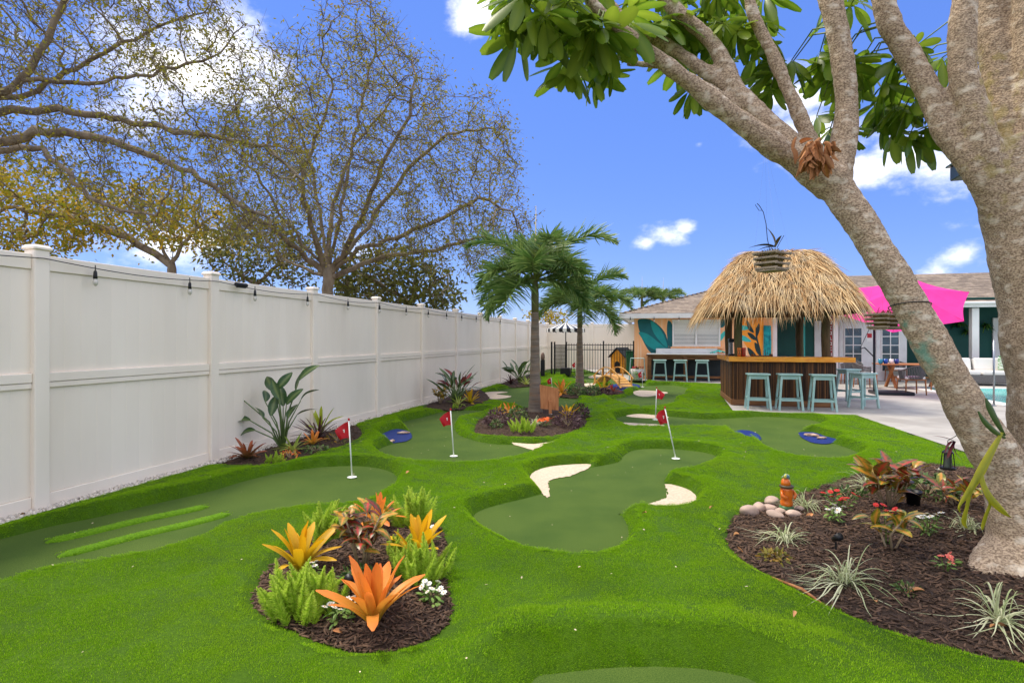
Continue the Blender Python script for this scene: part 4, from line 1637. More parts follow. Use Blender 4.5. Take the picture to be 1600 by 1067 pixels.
ch0 = make_chair()
cspots = [(1424, 616, .1, 'grey rope dining chair with its back to the camera beside the leaning trunk'), (1352, 606, -1.5, 'grey rope dining chair at the left end of the teak table'),
          (1330, 600, PI - .5, 'white-cushioned rope chair behind the turned bar stool'), (1400, 596, PI + .1, 'grey rope dining chair on the far side of the teak table'),
          (1478, 612, .2, 'grey rope dining chair at the right of the table, behind the leaning trunk')]
for i, (px, py, rz_, lb) in enumerate(cspots):
    o = ch0 if i == 0 else copy_tree(ch0)
    o['label'] = lb
    o.location = G(px, py, Z_PATIO)
    o.rotation_euler = (0, 0, -FA + rz_)
gl = [(1376, S(40, 150, 180), 'teal drinking glass on the left of the dining table'), (1384, S(30, 90, 190), 'blue drinking glass second from the left on the dining table'),
      (1393, S(240, 240, 240), 'white folded napkin holder on the dining table'), (1401, S(30, 60, 150), 'dark blue glass at the right on the dining table')]
for k, (px, c, w) in enumerate(gl):
    g = thing('drinking_glass', w, 'glass', W(ds - .2, tpx(px, ds - .2), Z_PATIO + .758), 0, 'glasses on the dining table')
    MB().lathe([(.05, 0), (.06, .05), (.066, .15), (.060, .15), (.05, .02)], 14).build('cup', pm('glass%d' % k, c, rough=.15, spec=.7, trans=.2), g, smooth=True)

sfs, sft = 16.0, tpx(1530, 16.0)
sofa = thing('patio_sofa', 'grey woven patio sofa with white cushions on the green porch', 'sofa', W(16.2, sft, Z_PATIO), -FA)
MB().cbox((0, 0, .22), (1.9, .8, .26), .02).build('seat_base', M_rope, sofa)
for x in (-.98, .98):
    MB().cbox((x, 0, .38), (.1, .84, .62), .03).build('arm', M_rope, sofa)
MB().cbox((0, .42, .5), (2.0, .1, .72), .03).build('back', M_rope, sofa)
for x in (-.47, .47):
    MB().cbox((x, -.03, .42), (.9, .72, .14), .05).build('seat_cushion', M_cush, sofa)
    MB().cbox((x, .28, .68), (.86, .18, .42), .06, rot=(-.2, 0, 0)).build('back_cushion', M_cush, sofa)
pw = thing('throw_pillow', 'green and white wave-patterned pillow on the patio sofa', 'pillow', W(16.05, sft + .78, Z_PATIO + .52), -FA)
pg = []
for j in range(11):
    for i in range(11):
        x, z = (i / 10 - .5), (j / 10 - .5)
        th = .09 * (1 - (2 * x) ** 4) * (1 - (2 * z) ** 4)
        pg.append((x * .46, -th, .23 + z * .46))
pgb = [(x, -y, z) for x, y, z in pg]
fs = [(j * 11 + i, j * 11 + i + 1, j * 11 + i + 12, j * 11 + i + 11) for j in range(10) for i in range(10)]
MB().raw(pg, fs).raw(pgb, fs).build('cover', pm('wave_print', S(70, 140, 60), S(236, 236, 226), scale=5, rough=.8, stretch=(1, 1, 6), lo=.48, hi=.52), pw, smooth=True)

M_pool = pm('pool_water', S(30, 170, 165), S(90, 215, 205), scale=3.5, rough=.05, bump=.5, bscale=4, bdist=.05, stretch=(1, 3, 1), spec=.6)
pc = [W(s, t) for s, t in ((9.4, 13.4), (9.4, 18.6), (14.6, 18.6), (14.6, 13.4))]
ob('pool', MB().raw([(p.x, p.y, Z_PATIO + .006) for p in pc], [(3, 2, 1, 0)]).mesh('pool', M_pool), kind='structure')
cop = MB()
for a, b in ((0, 1), (1, 2), (2, 3), (3, 0)):
    A, B = pc[a], pc[b]
    d = B - A
    cop.cbox(((A.x + B.x) / 2, (A.y + B.y) / 2, Z_PATIO + .012), (d.length + (.3 if a % 2 else -.3), .3, .03), .008, rot=(0, 0, math.atan2(d.y, d.x)))
cop.build('pool_coping', M_offw, kind='structure')
rl = thing('pool_rail', 'thin grey metal pole standing at the edge of the pool', 'pole', W(9.2, tpx(1553, 9.2), Z_PATIO), 0)
MB().tube([(0, 0, 0), (0, 0, 1.5)], .02, 8).build('tube', M_steel, rl, smooth=True)
MB().lathe([(.05, 0), (.05, .015), (.025, .03)], 12).build('flange', M_steel, rl)

# ------------------------------------------------------------------ far end: railing, gate, striped parasol, playhouse, bridge
M_iron = pm('black_iron', S(24, 26, 28), rough=.45)
gs = st(G(875, 585, .06))[0]


def iron_run(parent, t0, t1, zt=1.32, pick=.11):
    L = t1 - t0
    for z in (.12, zt - .22, zt - .02):
        MB().box((t0 + L / 2, 0, z), (L, .03, .03)).build('rail', M_iron, parent)
    n = int(L / pick)
    pk = pick_me
    for k in range(1, n):
        ob('picket', pk, parent, (t0 + L * k / n, 0, 0))


pick_me = MB().box((0, .0, .72), (.018, .018, 1.3)).mesh('picket', M_iron)
t0_, t1_ = tpx(905, gs), tpx(990, gs)
rail = thing('iron_railing', 'black iron picket railing between the small palm and the peach wall', 'railing', W(gs, t0_, .05), -FA)
iron_run(rail, 0, t1_ - t0_)
for t in (0, tpx(943, gs) - t0_, t1_ - t0_):
    MB().cbox((t, 0, .74), (.06, .06, 1.48), .006).build('post', M_iron, rail)
ta, tb_ = tpx(862, gs), tpx(875, gs)
gate = thing('iron_gate', 'dark mesh garden gate standing between black posts by the fence end', 'gate', W(gs, ta, .05), -FA)
MB().cbox((0, 0, .72), (.07, .07, 1.44), .006).build('post', M_iron, gate)
MB().cbox((.13, 0, .72), (.06, .06, 1.44), .006).build('post', M_iron, gate)
gw = tpx(885, gs) - ta
MB().cbox((gw, 0, .72), (.06, .06, 1.44), .006).build('post', M_iron, gate)
mesh_ = MB()
for k in range(20):
    mesh_.box(((.16 + gw - .03) / 2, 0, .15 + k * .06), (gw - .2, .01, .022))
for k in range(9):
    mesh_.box((.18 + (gw - .24) * k / 8, .012, .72), (.018, .01, 1.2))
mesh_.build('mesh_panel', M_iron, gate)
rp = thing('railing_section', 'short black iron railing between the gate and the small palm', 'railing', W(gs, gw + ta, .05), -FA)
iron_run(rp, 0, t0_ - gw - ta)

sp_p = W(gs - .6, tpx(884, gs - .6), .06)
strp = thing('striped_parasol', 'black and white striped parasol with scalloped edge by the gate', 'parasol', sp_p, -FA)
MB().cbox((0, 0, .16), (.42, .42, .32), .02).build('base', M_black, strp)
MB().tube([(0, 0, .3), (0, 0, 2.2)], .022, 8).build('pole', M_iron, strp)
M_cw = pm('white_canvas', S(240, 238, 232), rough=.8, trans=.2)
ca = MB()
cb = MB()
for k in range(32):
    a0, a1 = 2 * PI * k / 32, 2 * PI * (k + 1) / 32
    r = .82
    q = [(0, 0, 2.25), (r * math.cos(a0), r * math.sin(a0), 1.98), (r * math.cos(a1), r * math.sin(a1), 1.98)]
    e = [(r * math.cos(a0), r * math.sin(a0), 1.979), (r * math.cos(a1), r * math.sin(a1), 1.979), (r * math.cos(a1), r * math.sin(a1), 1.86), (r * math.cos((a0 + a1) / 2), r * math.sin((a0 + a1) / 2), 1.82), (r * math.cos(a0), r * math.sin(a0), 1.86)]
    (ca if k % 2 else cb).raw(q, [(0, 1, 2)]).raw(e, [(0, 1, 2, 3, 4)])
ca.build('black_stripes', M_black, strp)
cb.build('white_stripes', M_cw, strp)

ph = thing('playhouse', 'small wooden playhouse with dark pitched roof behind the railing', 'playhouse', W(gs + 1.3, tpx(972, gs + 1.3), .06), -FA - .5)
MB().cbox((0, 0, .38), (.7, .8, .76), .01).build('wall', M_wood_o, ph)
MB().prism([(-.35, .76), (.35, .76), (0, 1.1)], -.4, .4, 'y').build('gable', M_wood_o, ph)
M_roofd = pm('dark_roof', S(44, 48, 54), rough=.8)
for sg_ in (-1, 1):
    MB().box((sg_ * .22, 0, .95), (.62, .95, .03), rot=(0, sg_ * .77, 0)).build('roof', M_roofd, ph)
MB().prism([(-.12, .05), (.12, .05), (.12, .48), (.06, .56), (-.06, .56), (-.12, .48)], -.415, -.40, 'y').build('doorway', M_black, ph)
for k in range(5):
    MB().box((-.3 + .15 * k, -.406, .38), (.012, .006, .74)).build('batten', M_wood, ph)
gb2 = thing('green_bin', 'green upright storage bin beside the playhouse', 'bin', W(gs + .5, tpx(985, gs + .5), .06), -FA)
MB().cbox((0, 0, .5), (.34, .4, 1.0), .02).build('body', pm('green_plastic', S(24, 100, 56), rough=.5), gb2)
MB().cbox((0, 0, 1.025), (.38, .44, .04), .012).build('lid', pm('green_plastic_dark', S(18, 76, 44), rough=.5), gb2)

M_brw = pm('bridge_wood', S(222, 172, 96), S(196, 142, 70), scale=6, rough=.55, stretch=(1, 4, 4))
ba, bb_ = G(936, 600, .06), G(980, 606, .06)
bc = (ba + bb_) / 2
bl = (bb_ - ba).length
br = thing('garden_bridge', 'small arched wooden footbridge with railings over the blue pond', 'bridge', bc, math.atan2(bb_.y - ba.y, bb_.x - ba.x))


def arch(t):
    return .34 * math.sin(PI * t) + .02


n_pl = 13
for k in range(n_pl):
    t = (k + .5) / n_pl
    sl_ = math.atan(.34 * PI * math.cos(PI * t) / bl)
    MB().cbox((0, 0, 0), (bl / n_pl * .92, .46, .022), .004).build('plank', M_brw, br, loc=((t - .5) * bl, 0, arch(t)), rot=(0, -sl_, 0))
for y in (-.23, .23):
    for h, nm, r in ((0, 'stringer', .024), (.26, 'handrail', .02)):
        MB().tube([((k / 14 - .5) * bl, y, arch(k / 14) + h - (.02 if h == 0 else 0)) for k in range(15)], r, 4).build(nm, M_brw, br)
    for t in (.06, .35, .65, .94):
        MB().cbox(((t - .5) * bl, y, arch(t) + .12), (.045, .045, .30), .006).build('rail_post', M_brw, br)

# black pillar lamps by the fence end
for px, w in ((848, 'dark pillar by the end of the long white fence'),):
    q = thing('pillar_post', w, 'post', W(*st(G(px, 588, .06)), .05), -FA)
    MB().cbox((0, 0, .35), (.16, .16, .7), .01).build('shaft', M_iron, q)
    MB().lathe([(.07, .7), (.09, .78), (.08, .9), (.05, .98), (.01, 1.0)], 12).build('finial', pm('weathered', S(120, 96, 84), rough=.8), q, smooth=True)

# ------------------------------------------------------------------ flags
M_red = pm('red_flag', S(196, 16, 30), S(178, 10, 26), scale=8, rough=.6, trans=.15)
M_pole = pm('pole_white', S(238, 238, 232), rough=.4)
flags = [((550, 746), (545, 657), 'red golf flag on the left green beside the white fence', -1), ((709, 713), (704, 641), 'red golf flag on the green left of the big palm bed', -1),
         ((1056, 717), (1039, 638), 'leaning red golf flag on the central green', -1), ((1024, 656), (1026, 607), 'red golf flag on the right-hand green in front of the tiki bar', 1),
         ((863, 607), (861, 590), 'small red golf flag behind the wooden sign board', -1), ((1004, 605), (1003, 580), 'small red golf flag right of the wooden bridge', -1),
         ((900, 589), (899, 566), 'farthest small red golf flag, left of the small palm trunk', -1)]
for (bx, by), (tx, ty), lb, sgn in flags:
    b = G(bx, by, .002)
    tp = P(tx, ty, b.y) - b
    f = thing('golf_flag', lb, 'golf flag', b, 0, 'golf flags')
    MB().tube([(0, 0, 0), tp], .008, 8).build('pole', M_pole, f, smooth=True)
    MB().lathe([(.012, 0), (.012, .02), (.004, .028)], 8, tp).build('tip', M_red, f)
    MB().lathe([(.052, 0), (.056, .006), (.05, .009), (.046, .003)], 18, (0, 0, .002)).build('cup', M_pole, f)
    ax = tp.normalized()
    grid = []
    for i in range(9):
        for j in range(7):
            u_, v_ = i / 8, j / 6
            hgt = .20 * (1 - .42 * u_)
            p = tp - ax * (.01 + v_ * hgt + u_ * u_ * .07 + u_ * .03) + Vector((sgn * (.155 * u_ - .045 * u_ * v_), .045 * math.sin(u_ * 4.2 + v_ * 2) * u_, 0))
            grid.append(p)
    q = MB().raw(grid, [(i * 7 + j, i * 7 + j + 1, i * 7 + j + 8, i * 7 + j + 7) for i in range(8) for j in range(6)]).build('cloth', M_red, f, smooth=True)
    m = tp - ax * .115 + Vector((sgn * .05, -.036, 0))
    em = MB()
    em.box(m, (.008, .004, .038)).box(m + Vector((-.008, -.001, .010)), (.012, .004, .008))
    em.build('printed_mark', M_pole, q)

# plain wooden sign board in the palm bed
p = G(858, 649, .07)
sgn_ = thing('sign_board', 'blank weathered plywood sign board on a stake beside the big palm', 'sign', p, .08)
M_ply = pm('plywood', S(206, 140, 88), S(184, 116, 66), scale=5, rough=.7, stretch=(5, 1, .8), c3=S(150, 92, 52), scale3=3, lo3=.6, hi3=.8)
MB().prism([(-.17, .14), (.19, .10), (.19, .54), (-.02, .585), (-.19, .62)], -.012, .012, 'y').build('board', M_ply, sgn_)
MB().cbox((.02, -.028, .14), (.06, .025, .32), .004).build('stake', M_ply, sgn_)
MB().lathe([(.07, -.02), (.075, .02), (.04, .035)], 12, (.02, -.02, 0)).build('footing', M_offw, sgn_, smooth=True)

# ------------------------------------------------------------------ trees: skeleton grown towards points of the crown
def in_poly(poly, x, y):
    ins = False
    n = len(poly)
    for i in range(n):
        (x0, y0), (x1, y1) = poly[i], poly[(i + 1) % n]
        if (y0 > y) != (y1 > y) and x < (x1 - x0) * (y - y0) / (y1 - y0) + x0:
            ins = not ins
    return ins


def poly_dist(poly, x, y):
    best = 1e9
    n = len(poly)
    for i in range(n):
        (x0, y0), (x1, y1) = poly[i], poly[(i + 1) % n]
        ex, ey = x1 - x0, y1 - y0
        t = max(0, min(1, ((x - x0) * ex + (y - y0) * ey) / (ex * ex + ey * ey + 1e-9)))
        best = min(best, math.hypot(x - x0 - ex * t, y - y0 - ey * t))
    return best


def crown_points(poly, depth, half, n, seed, px_soft=110, shell=.0):
    """points in a rounded volume whose outline, at its own distance, is the traced one"""
    r = random.Random(seed)
    xs, ys_ = [p[0] for p in poly], [p[1] for p in poly]
    out = []
    while len(out) < n:
        x, y = r.uniform(min(xs), max(xs)), r.uniform(min(ys_), max(ys_))
        if not in_poly(poly, x, y):
            continue
        k = min(1.0, poly_dist(poly, x, y) / px_soft)
        d = depth + r.uniform(-1, 1) * half * math.sqrt(1 - (1 - k) ** 2) + r.uniform(-.2, .2)
        p = Vector(((x - 800) / FPX * depth, d, EYE + (HOR - y) / FPX * depth))
        out.append(p)
    return out


def colonize(lines, attract, step=.22, infl=2.6, kill=.32, iters=70, seed=0, jit=.35):
    r = random.Random(seed)
    nodes, par = [], []
    floor = {}
    for ln_i in lines:
        pts, pidx = ln_i[0], ln_i[1]
        first = len(nodes)
        prev = None
        for i in range(len(pts) - 1):
            a, b = Vector(pts[i]), Vector(pts[i + 1])
            m = max(1, int((b - a).length / step))
            for k in range(m):
                q = a.lerp(b, k / m)
                if prev is not None or pidx is None:
                    q = q + Vector((r.gauss(0, .03), r.gauss(0, .03), r.gauss(0, .03)))
                nodes.append(q)
                if prev is None:
                    if pidx is None:
                        par.append(-1)
                    else:
                        j = min(range(len(nodes) - 1), key=lambda z: (nodes[z] - q).length_squared)
                        par.append(j)
                else:
                    par.append(prev)
                prev = len(nodes) - 1
        nodes.append(Vector(pts[-1]))
        par.append(prev)
        if len(ln_i) > 2:
            m_ = len(nodes) - first
            for k in range(m_):
                floor[first + k] = ln_i[2] + (ln_i[3] - ln_i[2]) * k / max(1, m_ - 1)
    act = list(attract)
    for it in range(iters):
        if not act:
            break
        kd = KDTree(len(nodes))
        for i, p in enumerate(nodes):
            kd.insert(p, i)
        kd.balance()
        pull = {}
        left = []
        for a in act:
            co, i, dist = kd.find(a)
            if dist < kill:
                continue
            left.append(a)
            if dist < infl:
                d = (a - nodes[i]).normalized()
                pull[i] = pull.get(i, Vector((0, 0, 0))) + d
        act = left
        if not pull:
            break
        for i, d in pull.items():
            d = d.normalized() + Vector((r.gauss(0, jit), r.gauss(0, jit), r.gauss(0, jit * .8)))
            nodes.append(nodes[i] + d.normalized() * step * r.uniform(.8, 1.15))
            par.append(i)
    return nodes, par, floor


def skeleton_mesh(nodes, par, tip, power, name, mat, rmax, min_r=.006, floor=None):
    n = len(nodes)
    kids = [[] for _ in range(n)]
    for i, p in enumerate(par):
        if p >= 0:
            kids[p].append(i)
    rad = [0.0] * n
    order = sorted(range(n), reverse=True)
    # parents may follow children in index for limb seeds: use a depth-first order
    dfs, stack = [], [i for i in range(n) if par[i] < 0]
    while stack:
        i = stack.pop()
        dfs.append(i)
        stack.extend(kids[i])
    for i in reversed(dfs):
        rad[i] = tip if not kids[i] else sum(rad[k] ** power for k in kids[i]) ** (1 / power)
    k = min(1.0, rmax / max(rad))
    rad = [max(min_r, r * k) if r > tip * 1.5 else max(min_r, r) for r in rad]
    if floor:
        for i in floor:
            rad[i] = max(rad[i], floor[i])
    mb = MB()
    done = set()
    for root in dfs:
        if root in done:
            continue
        chain = [root]
        if par[root] >= 0:
            chain = [par[root], root]
        done.add(root)
        cur = root
        while kids[cur]:
            nx = max(kids[cur], key=lambda q: rad[q])
            chain.append(nx)
            done.add(nx)
            cur = nx
        if len(chain) < 2:
            continue
        rr = [rad[c] for c in chain]
        if par[root] >= 0:
            rr[0] = min(rr[0], rr[1] * 1.15)
        m = 9 if rr[0] > .09 else 6 if rr[0] > .03 else 4 if rr[0] > .013 else 3
        mb.tube([nodes[c] for c in chain], rr, m, caps=False)
    me = bpy.data.meshes.new(name)
    me.from_pydata(mb.v, [], mb.f)
    me.materials.append(mat)
    me.shade_smooth()
    return me, rad, kids


def leaf_cloud(centres, per, spread, size, name, mat, asp=.5, twig=0.0, seed=1, tintpow=1.5):
    rs = np.random.RandomState(seed)
    c = np.repeat(np.array([p[:] for p in centres]), per, 0)
    n = len(c)
    c = c + rs.normal(0, spread, (n, 3))
    z = rs.uniform(-1, 1, n)
    a = rs.uniform(0, 2 * PI, n)
    r = np.sqrt(1 - z * z)
    d = np.stack([r * np.cos(a), r * np.sin(a), z * .7], 1)
    s = np.cross(d, rs.normal(0, 1, (n, 3)))
    return blades(c, d, s, rs.uniform(.6, 1.2, n) * size, size * asp, rs.uniform(-.1, .5, n), 2, prof=lambda q: [.35, 1, .12][int(round(q * 2))], tint=rs.uniform(0, 1, n) ** tintpow)


def twigs(centres, per, length, width, seed):
    rs = np.random.RandomState(seed)
    c = np.repeat(np.array([p[:] for p in centres]), per, 0)
    n = len(c)
    d = rs.normal(0, 1, (n, 3)) + np.array([0, 0, .15])
    L = rs.uniform(.4, 1, n) * length
    v, f, t = blades(c, d, np.cross(d, rs.normal(0, 1, (n, 3))), L, width, rs.uniform(-.2, .5, n), 3, prof=lambda q: 1 - .7 * q)
    dn = d / np.linalg.norm(d, axis=1, keepdims=True)
    ends = c + dn * L[:, None] * rs.uniform(.45, 1, n)[:, None]
    return (v, f, None), ends


M_oakbark = pm('oak_bark', S(150, 134, 112), S(106, 92, 76), scale=6, rough=.95, bump=.8, bscale=18, bdist=.04, stretch=(1, 1, .5), c3=S(156, 142, 122), scale3=2)
M_twig = pm('twig_bark', S(124, 114, 92), S(94, 86, 68), scale=6, rough=.95)
M_oakleaf = pm('oak_leaf', S(134, 134, 46), S(108, 112, 42), scale=.8, rough=.6, tint=S(172, 158, 48), trans=.4, c3=S(156, 128, 52), scale3=.7, lo3=.55, hi3=.7)
M_yleaf = pm('yellow_green_leaf', S(150, 148, 34), S(122, 132, 36), scale=.5, rough=.6, tint=S(210, 170, 46), trans=.35)
M_olive = pm('olive_leaf', S(76, 84, 40), S(94, 90, 48), scale=.6, rough=.7, tint=S(118, 122, 44), trans=.25)


def build_tree(name, label, lines, poly, depth, half, nattr, seed, base, rmax, leafmat, leafsize, per, spread, twig_n=2, twig_len=.5, step=.22, kill=.34, tip=.008, power=2.25, group=None, infl=2.6, px_soft=110, seedlim=None, tw=.012, twleaf=3, gap=-9):
    att = crown_points(poly, depth, half, nattr, seed, px_soft)
    nodes, par, floor = colonize(lines, att, step, infl, kill, 80, seed)
    root = thing(name, label, 'tree', base, 0, group)
    nodes = [p - Vector(base) for p in nodes]
    me, rad, kids = skeleton_mesh(nodes, par, tip, power, 'trunk', M_oakbark, rmax, floor=floor)
    ob('trunk', me, root)
    thin = [nodes[i] for i in range(len(nodes)) if rad[i] < tip * 2.4]
    (tv_, tf_, _), ends = twigs(thin, twig_n, twig_len, tw, seed)
    ob('twigs', mesh_np('twigs', tv_, tf_, M_twig), root, kind='stuff')
    clumpy = [p for p in thin if mnoise.noise((Vector(p) + Vector((seed, 0, 0))) * .55) > gap]
    parts = [leaf_cloud(clumpy, per, spread, leafsize, 'crown', leafmat, seed=seed)]
    if twleaf:
        parts.append(leaf_cloud([tuple(e) for e in ends], twleaf, .05, leafsize, 'crown', leafmat, seed=seed + 1))
    v, f, t = join_np(parts)
    ob('crown', mesh_np('crown', v, f, leafmat, t), root, kind='stuff')
    return root


# great oak whose limbs reach in from the left
DA = 10.5


def PA(px, py, d=DA):
    return P(px, py, d)


base_a = Vector((-15.5, 11.0, 0))
la = [([base_a, base_a + Vector((.3, 0, 2.0)), base_a + Vector((.8, -.1, 3.6))], None),
      ([PA(-400, 290), PA(-200, 245), PA(0, 222), PA(60, 206), PA(140, 212), PA(210, 232), PA(300, 268), PA(370, 318), PA(420, 340)], 1, .145, .03),
      ([PA(-330, 270, 11), PA(-120, 200, 11.2), PA(0, 176, 11.4), PA(90, 170, 11.4), PA(190, 186, 11.2), PA(290, 208, 11), PA(350, 214, 10.8), PA(420, 232, 10.6), PA(470, 280, 10.4)], 1, .115, .025),
      ([PA(-300, 262, 10), PA(-120, 190, 10), PA(0, 142, 10), PA(36, 126, 10), PA(62, 82, 10), PA(84, 36, 10), PA(104, -8, 9.8), PA(130, -80, 9.6)], 1, .11, .04),
      ([PA(-200, 248, 10.2), PA(0, 232, 10), PA(70, 236, 9.8), PA(105, 270, 9.7), PA(140, 308, 9.6), PA(190, 330, 9.5), PA(245, 337, 9.4)], 1, .085, .02),
      ([PA(36, 126, 10), PA(140, 132, 10.4), PA(240, 116, 10.8), PA(330, 90, 11)], 1, .045, .015),
      ([PA(-60, 165, 11), PA(40, 150, 11.6), PA(150, 90, 12), PA(250, 40, 12), PA(320, 20, 12)], 1, .055, .015)]
build_tree('oak_tree', 'gnarled thin-leaved oak whose limbs reach over the fence from the left edge', la,
           [(-350, -260), (240, -220), (330, -60), (390, 40), (470, 110), (500, 240), (470, 360), (400, 392), (300, 372), (200, 352), (110, 300), (0, 262), (-300, 300)],
           DA, 2.2, 2300, 3, base_a, .34, M_oakleaf, .075, 5, .17, twig_n=5, twig_len=.55, kill=.30, infl=1.9, step=.2, tip=.0065, tw=.009, twleaf=1, gap=-.05)

# round-crowned oak behind the middle of the fence
DB = 16.0


def PB(px, py, d=DB):
    return P(px, py, d)


base_b = Vector((PB(512, 0).x, DB, 0))
lb = [([base_b, base_b + Vector((-.1, 0, 1.6)), PB(515, 440), PB(512, 415)], None),
      ([PB(512, 425), PB(470, 380, 15.6), PB(430, 320, 15.2), PB(400, 270, 15), PB(360, 230, 14.8)], 1),
      ([PB(505, 430), PB(450, 410, 16.4), PB(400, 360, 16.8), PB(360, 330, 17)], 1),
      ([PB(515, 415), PB(530, 340), PB(545, 260), PB(560, 180, 16.3), PB(585, 90, 16.5)], 1),
      ([PB(515, 415), PB(500, 330, 16.6), PB(480, 240, 17), PB(455, 160, 17)], 1),
      ([PB(515, 430), PB(560, 390, 15.6), PB(620, 372, 15.3), PB(690, 340, 15), PB(750, 310, 15), PB(800, 330, 15)], 1),
      ([PB(510, 430), PB(485, 350, 15.4), PB(470, 280, 15), PB(500, 200, 14.8), PB(520, 140, 14.8)], 1, .09, .02),
      ([PB(518, 425), PB(570, 330, 15.2), PB(600, 250, 14.8), PB(640, 180, 14.6), PB(650, 120, 14.6)], 1, .09, .02),
      ([PB(522, 432), PB(600, 400, 16.6), PB(680, 390, 17), PB(760, 370, 17.2), PB(820, 390, 17.2)], 1, .08, .02),
      ([PB(505, 425), PB(440, 370, 15), PB(400, 340, 14.6), PB(350, 300, 14.4)], 1, .09, .02),
      ([PB(512, 420), PB(520, 320, 17), PB(550, 230, 17.6), PB(620, 150, 17.8)], 1, .08, .02),
      ([PB(520, 425), PB(590, 330, 16.4), PB(640, 260, 16.6), PB(700, 210, 16.6), PB(760, 200, 16.5)], 1)]
build_tree('oak_tree', 'wide round-crowned oak rising behind the middle of the white fence', lb,
           [(345, 215), (400, 165), (455, 110), (500, 80), (545, 30), (600, 8), (640, 45), (655, 95), (700, 110), (708, 185), (760, 160), (800, 185), (822, 240), (812, 300), (845, 335),
            (835, 400), (790, 450), (700, 430), (640, 415), (560, 410), (480, 415), (400, 410), (340, 330)],
           DB, 3.6, 3000, 8, base_b, .36, M_oakleaf, .085, 6, .2, twig_n=5, twig_len=.6, kill=.40, infl=2.6, step=.27, tip=.009, tw=.012, twleaf=1, gap=-.45)

# yellow-green tree far left
DC = 24.0
base_c = Vector((P(265, 0, DC).x, DC, 0))
lc = [([base_c, base_c + Vector((0, 0, 2)), P(268, 420, DC), P(270, 395, DC)], None), ([P(268, 415, DC), P(200, 370, DC), P(110, 340, DC), P(40, 330, DC)], 1),
      ([P(268, 410, DC), P(300, 360, DC), P(330, 340, DC)], 1), ([P(266, 410, DC), P(230, 350, DC), P(190, 310, DC)], 1)]
build_tree('broadleaf_tree', 'yellow-green leafy tree beyond the fence at the far left', lc,
           [(-90, 300), (0, 272), (60, 252), (120, 262), (165, 305), (230, 285), (300, 300), (345, 320), (380, 365), (370, 410), (300, 392), (200, 372), (120, 385), (60, 405), (-60, 410)],
           DC, 3.0, 800, 12, base_c, .26, M_yleaf, .21, 12, .30, twig_n=1, twig_len=.5, kill=.5, step=.4, tip=.018, px_soft=60, tw=.02, twleaf=3)
# dense olive tree low behind the round oak
DD = 20.0
base_d = Vector((P(640, 0, DD).x, DD, 0))
ld = [([base_d, base_d + Vector((0, 0, 1.5)), P(640, 470, DD)], None), ([P(640, 475, DD), P(590, 440, DD), P(540, 420, DD)], 1), ([P(640, 475, DD), P(680, 440, DD), P(700, 430, DD)], 1)]
build_tree('bushy_tree', 'dense low olive-green tree just above the fence right of the oak trunk', ld,
           [(520, 430), (560, 398), (620, 385), (670, 400), (705, 440), (722, 475), (700, 500), (600, 500), (530, 480)],
           DD, 2.2, 620, 22, base_d, .2, M_olive, .19, 13, .28, twig_n=2, twig_len=.7, kill=.45, step=.35, tip=.015, px_soft=60, tw=.018, twleaf=3)
DE = 22.0
base_e = Vector((P(400, 0, DE).x, DE, 0))
le = [([base_e, base_e + Vector((0, 0, 1.5)), P(400, 440, DE)], None), ([P(400, 445, DE), P(350, 410, DE)], 1), ([P(400, 445, DE), P(450, 400, DE)], 1)]
build_tree('bushy_tree', 'brownish olive tree behind the fence left of the oak trunk', le,
           [(318, 400), (350, 350), (400, 330), (460, 335), (500, 370), (510, 430), (480, 460), (340, 450)],
           DE, 2.0, 520, 25, base_e, .2, M_olive, .19, 9, .3, twig_n=2, twig_len=.8, kill=.5, step=.4, tip=.016, px_soft=60, tw=.02, twleaf=2)
DG = 36.0
base_g = Vector((P(858, 0, DG).x, DG, 0))
lg = [([base_g, base_g + Vector((0, 0, 1.5)), P(858, 498, DG)], None)]
build_tree('bushy_tree', 'small green treetop showing above the far end of the fence', lg, [(822, 500), (835, 488), (858, 482), (884, 490), (895, 505), (860, 512), (825, 510)],
           DG, 1.0, 160, 31, base_g, .14, M_yleaf, .22, 14, .25, twig_n=1, kill=.5, step=.4, tip=.016, px_soft=20, tw=.02, twleaf=2)

# ------------------------------------------------------------------ palms
M_palm_trunk = pm('palm_trunk', S(142, 128, 112), S(112, 100, 88), scale=3, rough=.9, stretch=(1, 1, 7), bump=.6, bscale=9, bdist=.03, c3=S(150, 120, 92), scale3=1.4, lo3=.5, hi3=.7)
M_shaft = pm('crown_shaft', S(96, 112, 66), S(126, 112, 78), scale=3, rough=.6, stretch=(1, 1, .4))
M_palm = pm('palm_leaflet', S(80, 116, 52), S(102, 138, 66), scale=2.0, rough=.45, tint=S(158, 178, 100), trans=.22, spec=.5)
M_palm_y = pm('palm_leaflet_young', S(104, 128, 44), S(140, 150, 70), scale=2, rough=.45, tint=S(170, 170, 90), trans=.3)
M_rachis = pm('palm_rachis', S(120, 130, 70), rough=.5)


